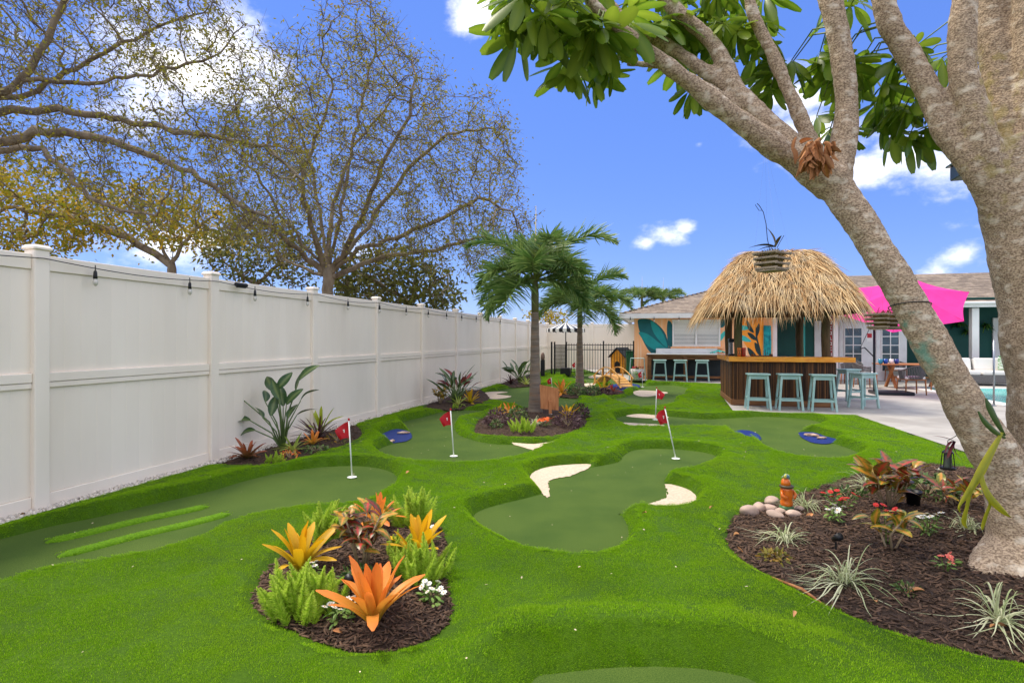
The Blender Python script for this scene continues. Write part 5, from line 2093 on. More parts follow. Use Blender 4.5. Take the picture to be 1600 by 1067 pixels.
def frond_mesh(L, droop, n=210, ll=.42, seed=1, mat=None, bush=1.0):
    rs = np.random.RandomState(seed)
    k = 24
    t = np.linspace(0, 1, k)
    ang = .05 - droop * t ** 1.4
    y = np.concatenate([[0], np.cumsum(np.cos(ang[:-1]) * L / (k - 1))])
    z = np.concatenate([[0], np.cumsum(np.sin(ang[:-1]) * L / (k - 1))])
    u = np.sort(rs.uniform(.16, 1, n))
    by, bz, ba_ = np.interp(u, t, y), np.interp(u, t, z), np.interp(u, t, ang)
    base = np.stack([np.zeros(n), by, bz], 1)
    fwd = np.stack([np.zeros(n), np.cos(ba_), np.sin(ba_)], 1)
    upv = np.stack([np.zeros(n), -np.sin(ba_), np.cos(ba_)], 1)
    phi = rs.choice([-1, 1], n) * rs.uniform(.15, 1.5, n) * bush
    lat = np.stack([np.sign(phi), np.zeros(n), np.zeros(n)], 1)
    d = lat * np.cos(np.abs(phi) - .5)[:, None] + upv * np.sin(np.abs(phi) - .5)[:, None] * 1.1 + fwd * rs.uniform(.35, .7, n)[:, None]
    length = ll * (np.clip(np.sin(PI * np.clip(u * .86 + .1, 0, 1)), .25, 1)) * rs.uniform(.75, 1.1, n)
    v, f, tn = blades(base, d, np.cross(d, fwd) + rs.normal(0, .2, (n, 3)), length, .034, rs.uniform(.05, .4, n), 3, prof=lambda q: .6 + .4 * math.sin(PI * min(1, q + .15)) if q < .99 else .15, fold=.2, tint=rs.uniform(0, 1, n) ** 2)
    me = mesh_np('frond', v, f, mat or M_palm, tn)
    mb = MB().tube([(0, yy, zz) for yy, zz in zip(y, z)], [.022 * (1 - .85 * q) + .004 for q in t], 5)
    return me, mb.mesh('rachis', M_rachis)


def palm(name, label, base, h_trunk, h_crown, r0, r1, fronds, scale, seed, lean=0.0):
    root = thing(name, label, 'palm', base, 0)
    pts, rr = [], []
    n = 26
    for i in range(n + 1):
        t = i / n
        pts.append((lean * t * t, 0, h_trunk * t - .05))
        rr.append((r0 + (r1 - r0) * t ** .7) * (1 + .03 * math.sin(i * 2.4)) + (.03 * math.exp(-t * 12)))
    MB().tube(pts, rr, 14).build('trunk', M_palm_trunk, root, smooth=True)
    MB().tube([(lean, 0, h_trunk - .08), (lean, 0, h_trunk + (h_crown - h_trunk) * .5), (lean, 0, h_crown), (lean, 0, h_crown + .12)], [r1 * 1.02, r1 * 1.1, r1 * .75, r1 * .4], 12).build('crown_shaft', M_shaft, root, smooth=True)
    for i, (az, el, L, dr) in enumerate(fronds):
        key = (round(dr, 1), i % 3)
        me, rc = frond_mesh(1.0 * L * scale, dr, 190, .56 * scale, seed * 10 + i)
        o = ob('frond', me, root, (lean + .04 * math.cos(R(az)), .04 * math.sin(R(az)), h_crown - .02 + .03 * (i % 3)), (R(el), 0, R(az) - PI / 2))
        ob('rachis', rc, o)
    me, rc = frond_mesh(.75 * scale, .9, 200, .40 * scale, seed * 10 + 77, M_palm_y)
    o = ob('frond', me, root, (lean, 0, h_crown + .06), (R(82), 0, R(-70)), label='pale young frond at the heart of the palm')
    ob('rachis', rc, o)
    MB().tube([(lean, 0, h_crown), (lean + .01, 0, h_crown + .7), (lean + .02, 0, h_crown + 1.55)], [.022, .02, .004], 6).build('spear_leaf', pm('spear', S(196, 180, 130), rough=.6), root, smooth=True)
    return root


p1 = G(836, 644, .09)
fr1 = [(100, 74, 1.5, 1.5), (290, 70, 1.35, 1.7), (176, 62, 1.75, 1.75), (4, 62, 2.15, 1.75), (205, 30, 1.4, 1.9), (-28, 26, 1.3, 1.9), (235, -8, 1.4, 1.2), (265, 46, 1.25, 2.1), (312, 38, 1.4, 2.0), (150, 15, 1.5, 1.6), (350, -2, 1.3, 1.4),
       (60, 50, 1.6, 1.5), (110, 48, 1.6, 1.6), (25, 15, 1.4, 1.6), (190, -14, 1.35, 1.3)]
palm('foxtail_palm', 'taller foxtail palm in the round mulch bed beside the plywood sign', p1, 2.15, 2.72, .14, .075, fr1, 1.0, 1)
p2 = G(906, 608, .08)
fr2 = [(8, 68, 1.8, 1.8), (168, 55, 1.6, 1.8), (340, 30, 1.6, 1.7), (200, 15, 1.5, 1.6), (235, 35, 1.4, 1.8), (300, 35, 1.5, 1.9), (30, 10, 1.5, 1.6), (80, 45, 1.6, 1.6), (130, 30, 1.5, 1.5), (320, -5, 1.5, 1.5), (270, 5, 1.3, 1.6)]
palm('foxtail_palm', 'smaller foxtail palm farther back near the wooden bridge', p2, 1.95, 2.55, .145, .075, fr2, 1.08, 2)
# palm heads behind the roof
for px, py, w in ((1003, 466, 'distant palm head above the left end of the house roof'), (1036, 468, 'distant palm head above the house roof, right of another')):
    q = P(px, py, 40)
    fr = [(a, el, 1.9, 1.6) for a, el in ((0, 40), (50, 30), (100, 50), (150, 35), (200, 40), (250, 30), (300, 45), (340, 15), (190, 5))]
    palm('palm_tree', w, Vector((q.x, 40, 0)), q.z - .5, q.z, .18, .09, fr, 1.0, 5 if px < 1010 else 6)

# ------------------------------------------------------------------ umbrella tree with two trunks on the right
M_bark = pm('pale_bark', S(194, 171, 143), S(130, 110, 89), scale=70, rough=.92, bump=.55, bscale=70, bdist=.014, stretch=(1, 1, 1.5), c3=S(220, 206, 184), scale3=11, lo3=.54, hi3=.7, detail=8, lo=.4, hi=.6)
nt = M_bark.node_tree
Nn, Ll = nt.nodes, nt.links
bs = Nn['Principled BSDF']
src = bs.inputs['Base Color'].links[0].from_socket
tco = Nn.new('ShaderNodeTexCoord')


def bark_patch(src_, centre, radii, colour, nscale, lo_, hi_, amount=1.0):
    mp_ = Nn.new('ShaderNodeMapping')
    mp_.vector_type = 'POINT'
    sub = Nn.new('ShaderNodeVectorMath')
    sub.operation = 'SUBTRACT'
    Ll.new(tco.outputs['Object'], sub.inputs[0])
    sub.inputs[1].default_value = centre
    dv = Nn.new('ShaderNodeVectorMath')
    dv.operation = 'DIVIDE'
    Ll.new(sub.outputs[0], dv.inputs[0])
    dv.inputs[1].default_value = radii
    ln_ = Nn.new('ShaderNodeVectorMath')
    ln_.operation = 'LENGTH'
    Ll.new(dv.outputs[0], ln_.inputs[0])
    nz_ = Nn.new('ShaderNodeTexNoise')
    nz_.inputs['Scale'].default_value = nscale
    nz_.inputs['Detail'].default_value = 7
    Ll.new(tco.outputs['Object'], nz_.inputs['Vector'])
    ma = Nn.new('ShaderNodeMath')
    ma.operation = 'MULTIPLY_ADD'
    Ll.new(nz_.outputs['Fac'], ma.inputs[0])
    ma.inputs[1].default_value = 2.4
    ma.inputs[2].default_value = -.2
    sb_ = Nn.new('ShaderNodeMath')
    sb_.operation = 'SUBTRACT'
    Ll.new(ma.outputs[0], sb_.inputs[0])
    Ll.new(ln_.outputs['Value'], sb_.inputs[1])
    mr_ = Nn.new('ShaderNodeMapRange')
    Ll.new(sb_.outputs[0], mr_.inputs['Value'])
    mr_.inputs['From Min'].default_value = lo_
    mr_.inputs['From Max'].default_value = hi_
    mr_.inputs['To Max'].default_value = amount
    mx_ = Nn.new('ShaderNodeMix')
    mx_.data_type = 'RGBA'
    Ll.new(mr_.outputs[0], mx_.inputs['Factor'])
    Ll.new(src_, mx_.inputs['A'])
    mx_.inputs['B'].default_value = (*colour, 1)
    return mx_.outputs['Result']


tree_base = Vector((3.40, 3.80, .10))
c_st = P(1440, 575, 3.88) - tree_base
src = bark_patch(src, tuple(c_st), (.13, .3, .34), S(112, 158, 140), 11, .1, .55, .85)
c_st = P(1462, 632, 3.80) - tree_base
src = bark_patch(src, tuple(c_st), (.08, .2, .1), S(62, 142, 124), 14, .1, .5, .8)
c_li = P(1550, 180, 4.2) - tree_base
src = bark_patch(src, tuple(c_li), (.3, .6, .9), S(168, 152, 84), 12, .45, .75, .5)
for cx_, cz_, rr_ in ((-.35, 1.0, (.5, .5, .3)), (-.9, 1.9, (.4, .5, .35)), (.15, 1.2, (.3, .5, .8)), (-1.6, 2.6, (.6, .6, .25)), (.1, .25, (.5, .5, .3))):
    src = bark_patch(src, (cx_, .1, cz_), rr_, S(132, 113, 92), 16, .3, .7, .35)
Ll.new(src, bs.inputs['Base Color'])

limbs = {
    'one': [(1624, 935, 3.72, 180), (1612, 870, 3.74, 120), (1590, 800, 3.78, 84), (1567, 735, 3.82, 71), (1512, 640, 3.9, 58), (1437, 505, 4.05, 52), (1361, 375, 4.2, 48), (1302, 288, 4.35, 48)],
    'two': [(1696, 935, 3.85, 220), (1680, 850, 3.9, 170), (1668, 740, 3.95, 140), (1655, 600, 4.05, 130), (1624, 430, 4.15, 116), (1592, 300, 4.2, 104), (1572, 225, 4.25, 90)],
    'd': [(1570, 345, 4.2, 50), (1536, 275, 4.2, 49), (1482, 208, 4.3, 40), (1452, 145, 4.35, 35), (1420, 85, 4.4, 34), (1388, 30, 4.4, 32), (1375, -30, 4.4, 30), (1360, -120, 4.5, 22)],
    'e': [(1580, 350, 4.18, 45), (1545, 250, 4.17, 50), (1508, 130, 4.2, 41), (1505, 40, 4.2, 37), (1512, -60, 4.2, 30)],
    'f': [(1596, 350, 4.22, 54), (1578, 250, 4.27, 56), (1562, 130, 4.35, 47), (1552, 40, 4.4, 44), (1545, -70, 4.4, 33)],
    'g': [(1600, 360, 4.2, 54), (1606, 260, 4.2, 59), (1612, 100, 4.2, 49), (1606, 0, 4.2, 40), (1600, -80, 4.2, 30)],
    'a': [(1302, 288, 4.35, 59), (1245, 250, 4.35, 43), (1190, 215, 4.3, 37), (1130, 170, 4.25, 31), (1060, 115, 4.2, 27), (1000, 70, 4.15, 22), (945, 25, 4.1, 20), (905, -20, 4.1, 18), (850, -80, 4.0, 14)],
    'a2': [(1270, 265, 4.4, 39), (1210, 205, 4.5, 37), (1152, 148, 4.6, 35), (1134, 105, 4.65, 27), (1106, 60, 4.7, 24), (1050, 10, 4.75, 22), (1000, -50, 4.8, 16)],
    'a3': [(1150, 145, 4.6, 27), (1100, 110, 4.7, 22), (1040, 70, 4.8, 19), (985, 40, 4.9, 16), (940, -10, 5, 12)],
    'a4': [(1205, 200, 4.5, 14), (1120, 145, 4.58, 11), (1060, 110, 4.65, 10), (980, 98, 4.7, 10)],
    'b': [(1290, 275, 4.4, 30), (1265, 215, 4.45, 24), (1235, 150, 4.5, 22), (1205, 80, 4.55, 21), (1178, 25, 4.6, 18), (1165, -30, 4.6, 14)],
    'c': [(1305, 288, 4.4, 47), (1322, 190, 4.45, 34), (1318, 100, 4.45, 33), (1302, 20, 4.45, 33), (1282, -50, 4.5, 31), (1260, -130, 4.5, 22)],
    'root1': [(1600, 880, 3.75, 120), (1545, 905, 3.62, 70), (1515, 925, 3.5, 30)],
    'root2': [(1620, 880, 3.7, 120), (1590, 960, 3.4, 60), (1580, 990, 3.25, 24)],
}
utree = thing('umbrella_tree', 'two-trunked umbrella tree with pale bark leaning over the right of the lawn', 'tree', tree_base, 0)


def spline(pts, n=6):
    out = []
    m = len(pts)
    for i in range(m - 1):
        p0, p1, p2, p3 = pts[max(i - 1, 0)], pts[i], pts[i + 1], pts[min(i + 2, m - 1)]
        for k in range(n):
            t = k / n
            out.append(tuple(.5 * ((2 * b) + (-a + c) * t + (2 * a - 5 * b + 4 * c - d) * t * t + (-a + 3 * b - 3 * c + d) * t ** 3) for a, b, c, d in zip(p0, p1, p2, p3)))
    out.append(pts[-1])
    return out


tm = MB()
branch_pts = []
for nm, pts in limbs.items():
    sp = spline(pts, 8)
    path, rr = [], []
    for k, (px, py, d, w) in enumerate(sp):
        q = P(px, py, d)
        path.append(q - tree_base)
        wob = 1 + .05 * mnoise.noise(Vector((k * .35, len(nm), 3.0)))
        rr.append(w / 2 * d / FPX * wob)
        if w < 60 and nm not in ('root1', 'root2'):
            branch_pts.append((q, nm))
    tm.tube(path, rr, 16)
tme = tm.mesh('trunk', M_bark, True)
tmp = ob('trunk', tme, utree)
md = tmp.modifiers.new('remesh', 'REMESH')
md.mode = 'VOXEL'
md.voxel_size = .016
md.use_smooth_shade = True
ms = tmp.modifiers.new('smooth', 'SMOOTH')
ms.factor = .5
ms.iterations = 6
bpy.context.view_layer.update()
dg = bpy.context.evaluated_depsgraph_get()
baked = bpy.data.meshes.new_from_object(tmp.evaluated_get(dg))
tmp.modifiers.clear()
nv_ = len(baked.vertices)
co = np.empty(nv_ * 3, np.float32)
baked.vertices.foreach_get('co', co)
no = np.empty(nv_ * 3, np.float32)
baked.vertices.foreach_get('normal', no)
co, no = co.reshape(-1, 3), no.reshape(-1, 3)
dsp = np.array([mnoise.noise(Vector((float(c[0]) * 5, float(c[1]) * 5, float(c[2]) * 3))) * .014 + mnoise.noise(Vector((float(c[0]) * 17, float(c[1]) * 17, float(c[2]) * 24))) * .006
                for c in co])
co = co + no * dsp[:, None]
baked.vertices.foreach_set('co', co.astype(np.float32).ravel())
baked.update()
baked.materials.clear()
baked.materials.append(M_bark)
baked.shade_smooth()
tmp.data = baked

# compound leaves: eight or nine leaflets hanging from one stalk
M_uleaf = pm('umbrella_leaf', S(74, 112, 20), S(92, 132, 30), scale=3, rough=.38, tint=S(150, 172, 54), trans=.5, spec=.5, rand=.25)


def compound(seed, ll=.30, lw=.125):
    rs = np.random.RandomState(seed)
    n = 9
    parts = []
    for k in range(n):
        az = 2 * PI * (k + rs.uniform(-.2, .2)) / n
        el = rs.uniform(-.75, -.1)
        L = ll * rs.uniform(.75, 1.1)
        d = np.array([[math.cos(az) * math.cos(el), math.sin(az) * math.cos(el), math.sin(el)]])
        s = np.array([[-math.sin(az), math.cos(az), rs.uniform(-.2, .2)]])
        b = d * .05
        prof = lambda q: [.10, .40, .70, .92, 1.0, .98, .82, .38][int(round(q * 7))]
        v, f, t = blades(b, d, s, [L], [lw * L / ll], [rs.uniform(.25, .6)], 7, prof, fold=.13, tint=[rs.uniform(0, 1) ** 1.6])
        # pale midrib
        t = t.copy()
        t[1::3] = np.clip(t[1::3] + .45, 0, 1)
        parts.append((v, f, t))
        sv_ = blades(np.zeros((1, 3)), d, s, [.06], [.008], [0], 1, lambda q: 1, tint=[.8])
        parts.append((sv_[0], sv_[1], sv_[2]))
    v, f, t = join_np(parts)
    return mesh_np('leaf', v, f, M_uleaf, t, smooth=True)


comp = [compound(k) for k in range(7)]
M_stalk = pm('leaf_stalk', S(120, 136, 60), rough=.5)
bk = KDTree(len(branch_pts))
for i, (q, nm) in enumerate(branch_pts):
    bk.insert(q, i)
bk.balance()
regions = [((775, 905), (-70, 60), (3.7, 4.5), 22), ((850, 1000), (-30, 100), (3.9, 4.9), 20), ((890, 990), (70, 125), (4.4, 5.0), 7), ((985, 1130), (-60, 60), (4.6, 5.4), 18), ((1050, 1245), (-40, 95), (4.7, 5.4), 20),
           ((1060, 1110), (135, 165), (4.7, 5.0), 3), ((1120, 1240), (80, 165), (4.8, 5.3), 11), ((1275, 1400), (70, 215), (4.8, 5.4), 20), ((1350, 1450), (120, 215), (4.7, 5.3), 10), ((1290, 1340), (-30, 10), (4.7, 5), 4),
           ((1425, 1475), (45, 95), (4.5, 4.8), 4)]
rl_ = random.Random(21)
for (x0, x1), (y0, y1), (d0, d1), n in regions:
    for _ in range(int(n * .9)):
        q = P(rl_.uniform(x0, x1), rl_.uniform(y0, y1), rl_.uniform(d0, d1))
        sc_ = rl_.uniform(.52, .9)
        ob('leaf', rl_.choice(comp), utree, q - tree_base, (rl_.gauss(0, .35), rl_.gauss(0, .35), rl_.uniform(0, 6.3)), sc_)
        co_, i_, di_ = bk.find(q)
        mid = (q + co_) / 2 + Vector((0, 0, .06 + .1 * di_))
        MB().tube([co_ - tree_base, mid - tree_base, q - tree_base], [.008, .006, .0045], 5).build('leaf_stalk', M_stalk, utree, smooth=True)

# clump of dead leaves caught in the fork
M_dead = pm('dead_leaf', S(188, 130, 82), S(142, 90, 54), scale=12, rough=.8, rand=.25, tint=S(190, 140, 92))
dl = [leaf_mesh('dead_leaf', M_dead, rnd.uniform(.09, .15), rnd.uniform(.03, .055), rnd.uniform(.0, .18), rnd.uniform(.3, .8), 6, twist=rnd.uniform(-1, 1), tip_tint=lambda t, s: .4 * (1 - abs(s))) for _ in range(4)]
dc = thing('dead_leaf_clump', 'clump of curled brown dead leaves caught in the fork of the leaning trunk', 'dead leaves', P(1272, 225, 4.15), 0)
for k in range(54):
    h = rnd.uniform(0, 1)
    q = P(1274 + rnd.gauss(0, 13), 214 + h * 48, 4.12 - .06 * math.sin(h * PI) - rnd.uniform(0, .05)) - dc.location
    ob('leaf', rnd.choice(dl), dc, q, (R(-80) + rnd.gauss(0, .35), rnd.gauss(0, .5), rnd.uniform(0, 6.3)), rnd.uniform(.8, 1.2))

# ------------------------------------------------------------------ planting
def bed_at(key, px, py):
    z = .08
    for _ in range(3):
        p = G(px, py, z)
        z = bed_z(key, p.x, p.y)
    return Vector((p.x, p.y, z - .005))


strap = lambda t: max(.05, min(1.0, .62 + 1.1 * t - 1.1 * t * t) * (1 - max(0, t - .86) ** 2 * 38))
pointed = lambda t: max(.03, min(1.0, .7 + .8 * t) * (1 - t ** 3.2))
oval = lambda t: max(.03, math.sin(PI * min(1, t * .94 + .04)) ** .75)


def brom_mats(nm, base_c, tip_c, extra=None):
    return pm('brom_' + nm, base_c, extra or tuple(c * .85 for c in base_c), scale=14, rough=.48, tint=tip_c, trans=.35, spec=.4, stretch=(3, .5, 1), rand=.14, c3=tuple(c * .45 for c in tip_c), scale3=22, lo3=.64, hi3=.74)


MB_ORANGE = brom_mats('orange', S(206, 170, 54), S(246, 138, 60))
MB_YELLOW = brom_mats('yellow', S(184, 172, 34), S(244, 186, 28))
MB_BRONZE = brom_mats('bronze', S(92, 84, 40), S(176, 92, 60))
MB_DARK = brom_mats('dark', S(58, 40, 38), S(92, 48, 48))
MB_VAR = brom_mats('variegated', S(206, 210, 110), S(150, 178, 70))
MB_LIME = brom_mats('lime', S(150, 170, 40), S(186, 196, 60))

LEAFSETS = {}


def leafset(key, mat, L, Wd, prof, fold, tint_fn, droops=(.15, .3, .5, .8), nseg=8, wave=0.0):
    if key not in LEAFSETS:
        LEAFSETS[key] = [leaf_mesh('leaf', mat, L, Wd, d, fold, nseg, prof, tip_tint=tint_fn, wave=wave) for d in droops]
    return LEAFSETS[key]


def bromeliad(label, pos, size, mat, key, n=15, width=.17, lean=0.0, rise=(24, 82), group='bromeliads', seed=0, tint_pow=1.2, prof=strap):
    ls = leafset(('brom', key, width), mat, 1.0, width, prof, .22, lambda t, s: min(1, t ** tint_pow * 1.1), (.06, .18, .34, .6))
    r = random.Random(seed)
    o = thing('bromeliad', label, 'bromeliad', pos, r.uniform(0, 6.3), group)
    for k in range(n):
        f = k / max(1, n - 1)
        el = rise[1] + (rise[0] - rise[1]) * f ** .8 + r.gauss(0, 5)
        az = k * 2.39996 + r.gauss(0, .15)
        q = ls[min(3, int(f * 3.0 + r.random() * 1.2))]
        ob('leaf', q, o, (.02 * size * math.cos(az + PI / 2), .02 * size * math.sin(az + PI / 2), .0), (R(el), r.gauss(0, .12), az), size * r.uniform(.78, 1.05) * (1 - .12 * (1 - f)))
    return o


def plume_mesh(mat, seed, L=1.0):
    """one bottle-brush plume of a foxtail fern"""
    rs = np.random.RandomState(seed)
    n = 620
    t = rs.uniform(.0, 1, n) ** .9
    r = .19 * np.clip(np.sin(PI * np.clip(t * .8 + .16, 0, 1)), .12, 1) ** .8 * (1 - .55 * t)
    a = rs.uniform(0, 2 * PI, n)
    base = np.stack([.02 * np.sin(t * 5), .10 * t ** 2, t * .93], 1)
    d = np.stack([np.cos(a), np.sin(a), rs.uniform(.35, 1.1, n)], 1)
    v, f, tn = blades(base, d, np.cross(d, rs.normal(0, 1, (n, 3))), r * rs.uniform(.7, 1.25, n), .020, 0.0, 1, prof=lambda q: 1 - .8 * q, tint=np.clip(t * .6 + rs.uniform(-.2, .4, n), 0, 1))
    return mesh_np('plume', v, f, mat, tn)


M_fox = pm('foxtail_fern', S(164, 200, 44), S(180, 212, 60), scale=5, rough=.6, tint=S(220, 234, 110), trans=.5)
PLUMES = [plume_mesh(M_fox, k) for k in range(4)]


def foxfern(label, pos, size, n, spread, seed=0):
    r = random.Random(seed)
    o = thing('foxtail_fern', label, 'fern', pos, 0, 'foxtail ferns')
    for k in range(n):
        a = k * 2.39996
        q = math.sqrt((k + .5) / n)
        ob('plume', r.choice(PLUMES), o, (q * spread * .4 * math.cos(a), q * spread * .4 * math.sin(a), 0), (R(-38 * q) * math.sin(a) + r.gauss(0, .06), R(38 * q) * math.cos(a) + r.gauss(0, .06), r.uniform(0, 6.3)), size * r.uniform(.72, 1.08) * (1.05 - .25 * q))
    return o


M_vgrass = pm('variegated_blade', S(168, 178, 124), S(128, 150, 88), scale=9, rough=.5, tint=S(216, 216, 178), trans=.25)


def spider_grass(label, pos, L, n=70, seed=0, el=(.3, 1.45), width=.008):
    rs = np.random.RandomState(seed)
    a = rs.uniform(0, 2 * PI, n)
    e = rs.uniform(el[0], el[1], n)
    d = np.stack([np.cos(a) * np.cos(e), np.sin(a) * np.cos(e), np.sin(e)], 1)
    base = np.stack([rs.normal(0, .022, n), rs.normal(0, .022, n), np.zeros(n)], 1)
    s = np.stack([-np.sin(a), np.cos(a), rs.normal(0, .15, n)], 1)
    v, f, t = blades(base, d, s, rs.uniform(.6, 1.08, n) * L, width, rs.uniform(.6, 1.35, n) * (1.15 - .3 * e), 9, prof=lambda q: max(.06, min(1, .75 + q) * (1 - q ** 3)), fold=.2, tint=rs.uniform(0, 1, n))
    v[:, 2] = np.maximum(v[:, 2], .006)
    o = ob('spider_grass', mesh_np('spider_grass', v, f, M_vgrass, t), None, pos, kind='thing')
    del o['kind']
    return tag(o, label, 'grass plant', 'variegated grasses')


M_petw = pm('white_petal', S(242, 240, 232), rough=.6, tint=S(250, 214, 120), trans=.2)
M_herb = pm('herb_leaf', S(86, 122, 40), S(110, 144, 58), scale=12, rough=.55, trans=.25, tint=S(140, 166, 84))
M_petr = pm('red_flower', S(222, 62, 54), S(206, 40, 44), scale=20, rough=.6, tint=S(250, 160, 120), trans=.2)
M_petp = pm('coral_flower', S(240, 132, 112), S(226, 100, 90), scale=20, rough=.6, tint=S(252, 214, 170), trans=.2)
M_pety = pm('orange_flower', S(238, 120, 40), S(226, 84, 40), scale=20, rough=.6, tint=S(250, 190, 90), trans=.2)


def bloom_mesh(mat, seed=0, pet=9):
    parts = []
    a = np.arange(pet) * 2 * PI / pet
    for ring, (L, el, w) in enumerate(((1.0, .25, .5), (.62, .6, .36))):
        d = np.stack([np.cos(a + ring * .3) * math.cos(el), np.sin(a + ring * .3) * math.cos(el), np.full(pet, math.sin(el))], 1)
        parts.append(blades(np.zeros((pet, 3)), d, np.stack([-np.sin(a), np.cos(a), np.zeros(pet)], 1), L, w, .25, 3, prof=lambda q: [.3, .85, 1, .4][int(round(q * 3))], tint=np.zeros(pet)))
    rs = np.random.RandomState(seed)
    d = randdir(14, .3, 1)
    parts.append(blades(np.zeros((14, 3)), d, randdir(14), .3, .16, 0, 1, prof=lambda q: 1, tint=np.ones(14)))
    v, f, t = join_np(parts)
    return mesh_np('flower', v, f, mat, t)


BLOOM = {k: bloom_mesh(m, i) for i, (k, m) in enumerate((('white', M_petw), ('red', M_petr), ('coral', M_petp), ('orange', M_pety)))}


def flowers(label, pos, w, h, nfl, kind, fsize=.022, nleaf=44, group='bedding flowers', seed=0):
    r = random.Random(seed)
    rs = np.random.RandomState(seed)
    o = thing('bedding_flowers', label, 'flowers', pos, 0, group)
    st_, lv_ = MB(), []
    n = nleaf
    a, q = rs.uniform(0, 6.3, n), np.sqrt(rs.uniform(0, 1, n)) * w * .5
    z = rs.uniform(.1, .95, n) * h * .85
    base = np.stack([q * np.cos(a) * .7, q * np.sin(a) * .7, z], 1)
    e = rs.uniform(-.1, .8, n)
    d = np.stack([np.cos(a) * np.cos(e), np.sin(a) * np.cos(e), np.sin(e)], 1)
    v, f, t = blades(base, d, np.stack([-np.sin(a), np.cos(a), rs.normal(0, .3, n)], 1), rs.uniform(.6, 1.1, n) * .055, .02, .3, 3, prof=lambda k: [.2, .9, .9, .1][int(round(k * 3))], tint=rs.uniform(0, 1, n) ** 2)
    ob('leaves', mesh_np('leaves', v, f, M_herb, t), o, kind='stuff')
    for k in range(nfl):
        aa, qq = r.uniform(0, 6.3), math.sqrt(r.random()) * w * .5
        x, y = qq * math.cos(aa), qq * math.sin(aa)
        hz = h * r.uniform(.75, 1.1)
        st_.tube([(x * .3, y * .3, 0), (x * .7, y * .7, hz * .6), (x, y, hz)], .0022, 4, caps=False)
        ob('flower', BLOOM[kind], o, (x, y, hz), (r.gauss(-.25, .3), r.gauss(0, .3), r.uniform(0, 6.3)), fsize * r.uniform(.8, 1.2))
    st_.build('stems', M_herb, o)
    return o


M_crot = pm('croton_leaf', S(66, 84, 34), S(120, 120, 44), scale=16, rough=.35, tint=S(186, 58, 50), trans=.2, spec=.5, lo=.45, hi=.6, rand=.25)
M_crot_y = pm('croton_leaf_yellow', S(96, 116, 36), S(190, 170, 60), scale=18, rough=.35, tint=S(224, 150, 60), trans=.2, spec=.5, lo=.45, hi=.6, rand=.15)
M_cstem = pm('croton_stem', S(176, 156, 124), S(150, 128, 98), scale=20, rough=.8)


def croton(label, pos, h, spread, stems, per, mat, key, L=.14, Wd=.055, seed=0, red=.5):
    r = random.Random(seed)
    tf_ = (lambda t, s: min(1, .95 * max(0, 1 - abs(s) * 2.2) + (.8 if red > .5 else .25) * max(0, math.sin(t * 26 + abs(s) * 5) * .6)))
    ls = leafset(('crot', key, L), mat, L, Wd, oval, .12, tf_, (.1, .3, .5, .8), 9)
    ls2 = leafset(('crot2', L), M_crot_y, L, Wd, oval, .12, tf_, (.1, .3, .5, .8), 9)
    o = thing('croton_shrub', label, 'shrub', pos, 0, 'crotons')
    for k in range(stems):
        a = 2 * PI * k / stems + r.gauss(0, .3)
        top = Vector((spread * .45 * math.cos(a) * r.uniform(.5, 1), spread * .45 * math.sin(a) * r.uniform(.5, 1), h * r.uniform(.6, .95)))
        mid = top * .5 + Vector((r.gauss(0, .02), r.gauss(0, .02), .0))
        b0 = Vector((.02 * math.cos(a), .02 * math.sin(a), -.02))
        MB().tube([b0, mid, top], [.008, .007, .005], 6).build('stem', M_cstem, o, smooth=True)
        for j in range(per):
            t = .55 + .45 * j / max(1, per - 1)
            p = b0.lerp(mid, t * 2) if t < .5 else mid.lerp(top, t * 2 - 1)
            az = j * 2.4 + a
            ob('leaf', r.choice(ls if r.random() < .5 else ls2), o, p, (R(r.uniform(5, 65)), r.gauss(0, .2), az), r.uniform(.7, 1.2))
    return o


def clump(name, label, cat, pos, w, h, mat, n, leaf, group=None, seed=0, asp=.5):
    """low bushy mound: stems and many small leaves"""
    rs = np.random.RandomState(seed)
    o = thing(name, label, cat, pos, 0, group)
    d = np.stack([rs.normal(0, 1, n), rs.normal(0, 1, n), np.abs(rs.normal(0, 1, n)) + .05], 1)
    d = unit(d) * (rs.uniform(.35, 1, n) ** .5)[:, None]
    base = d * np.array([w / 2, w / 2, h])
    v, f, t = blades(base, unit(d + rs.normal(0, .5, (n, 3))), rs.normal(0, 1, (n, 3)), rs.uniform(.6, 1.2, n) * leaf, leaf * asp, rs.uniform(0, .6, n), 3, prof=lambda k: [.25, .9, .85, .12][int(round(k * 3))], tint=rs.uniform(0, 1, n) ** 2)
    v[:, 2] = np.maximum(v[:, 2], .004)
    ob('foliage', mesh_np('foliage', v, f, mat, t), o, kind='stuff')
    st_ = MB()
    for k in range(10):
        a = k * 2.4
        st_.tube([(0, 0, 0), (w * .25 * math.cos(a), w * .25 * math.sin(a), h * .7)], .004, 4, caps=False)
    st_.build('stems', M_cstem, o)
    return o


M_purple = pm('purple_foliage', S(66, 46, 56), S(86, 58, 62), scale=8, rough=.5, tint=S(116, 84, 84), trans=.15)
M_gcover = pm('green_cover', S(52, 84, 40), S(74, 104, 52), scale=8, rough=.5, tint=S(120, 140, 70), trans=.2)
M_lowy = pm('yellow_herb', S(128, 120, 40), S(96, 104, 40), scale=12, rough=.6, tint=S(176, 132, 52), trans=.2)

M_bop = pm('paddle_leaf', S(44, 74, 34), S(60, 92, 44), scale=5, rough=.35, tint=S(112, 128, 74), trans=.15, spec=.5, stretch=(1, 6, 1), rand=.15)
M_bops = pm('paddle_stalk', S(92, 112, 62), rough=.5)
M_cordy = pm('cordyline_red', S(98, 40, 48), S(134, 52, 58), scale=8, rough=.4, tint=S(190, 90, 80), trans=.2, rand=.2)


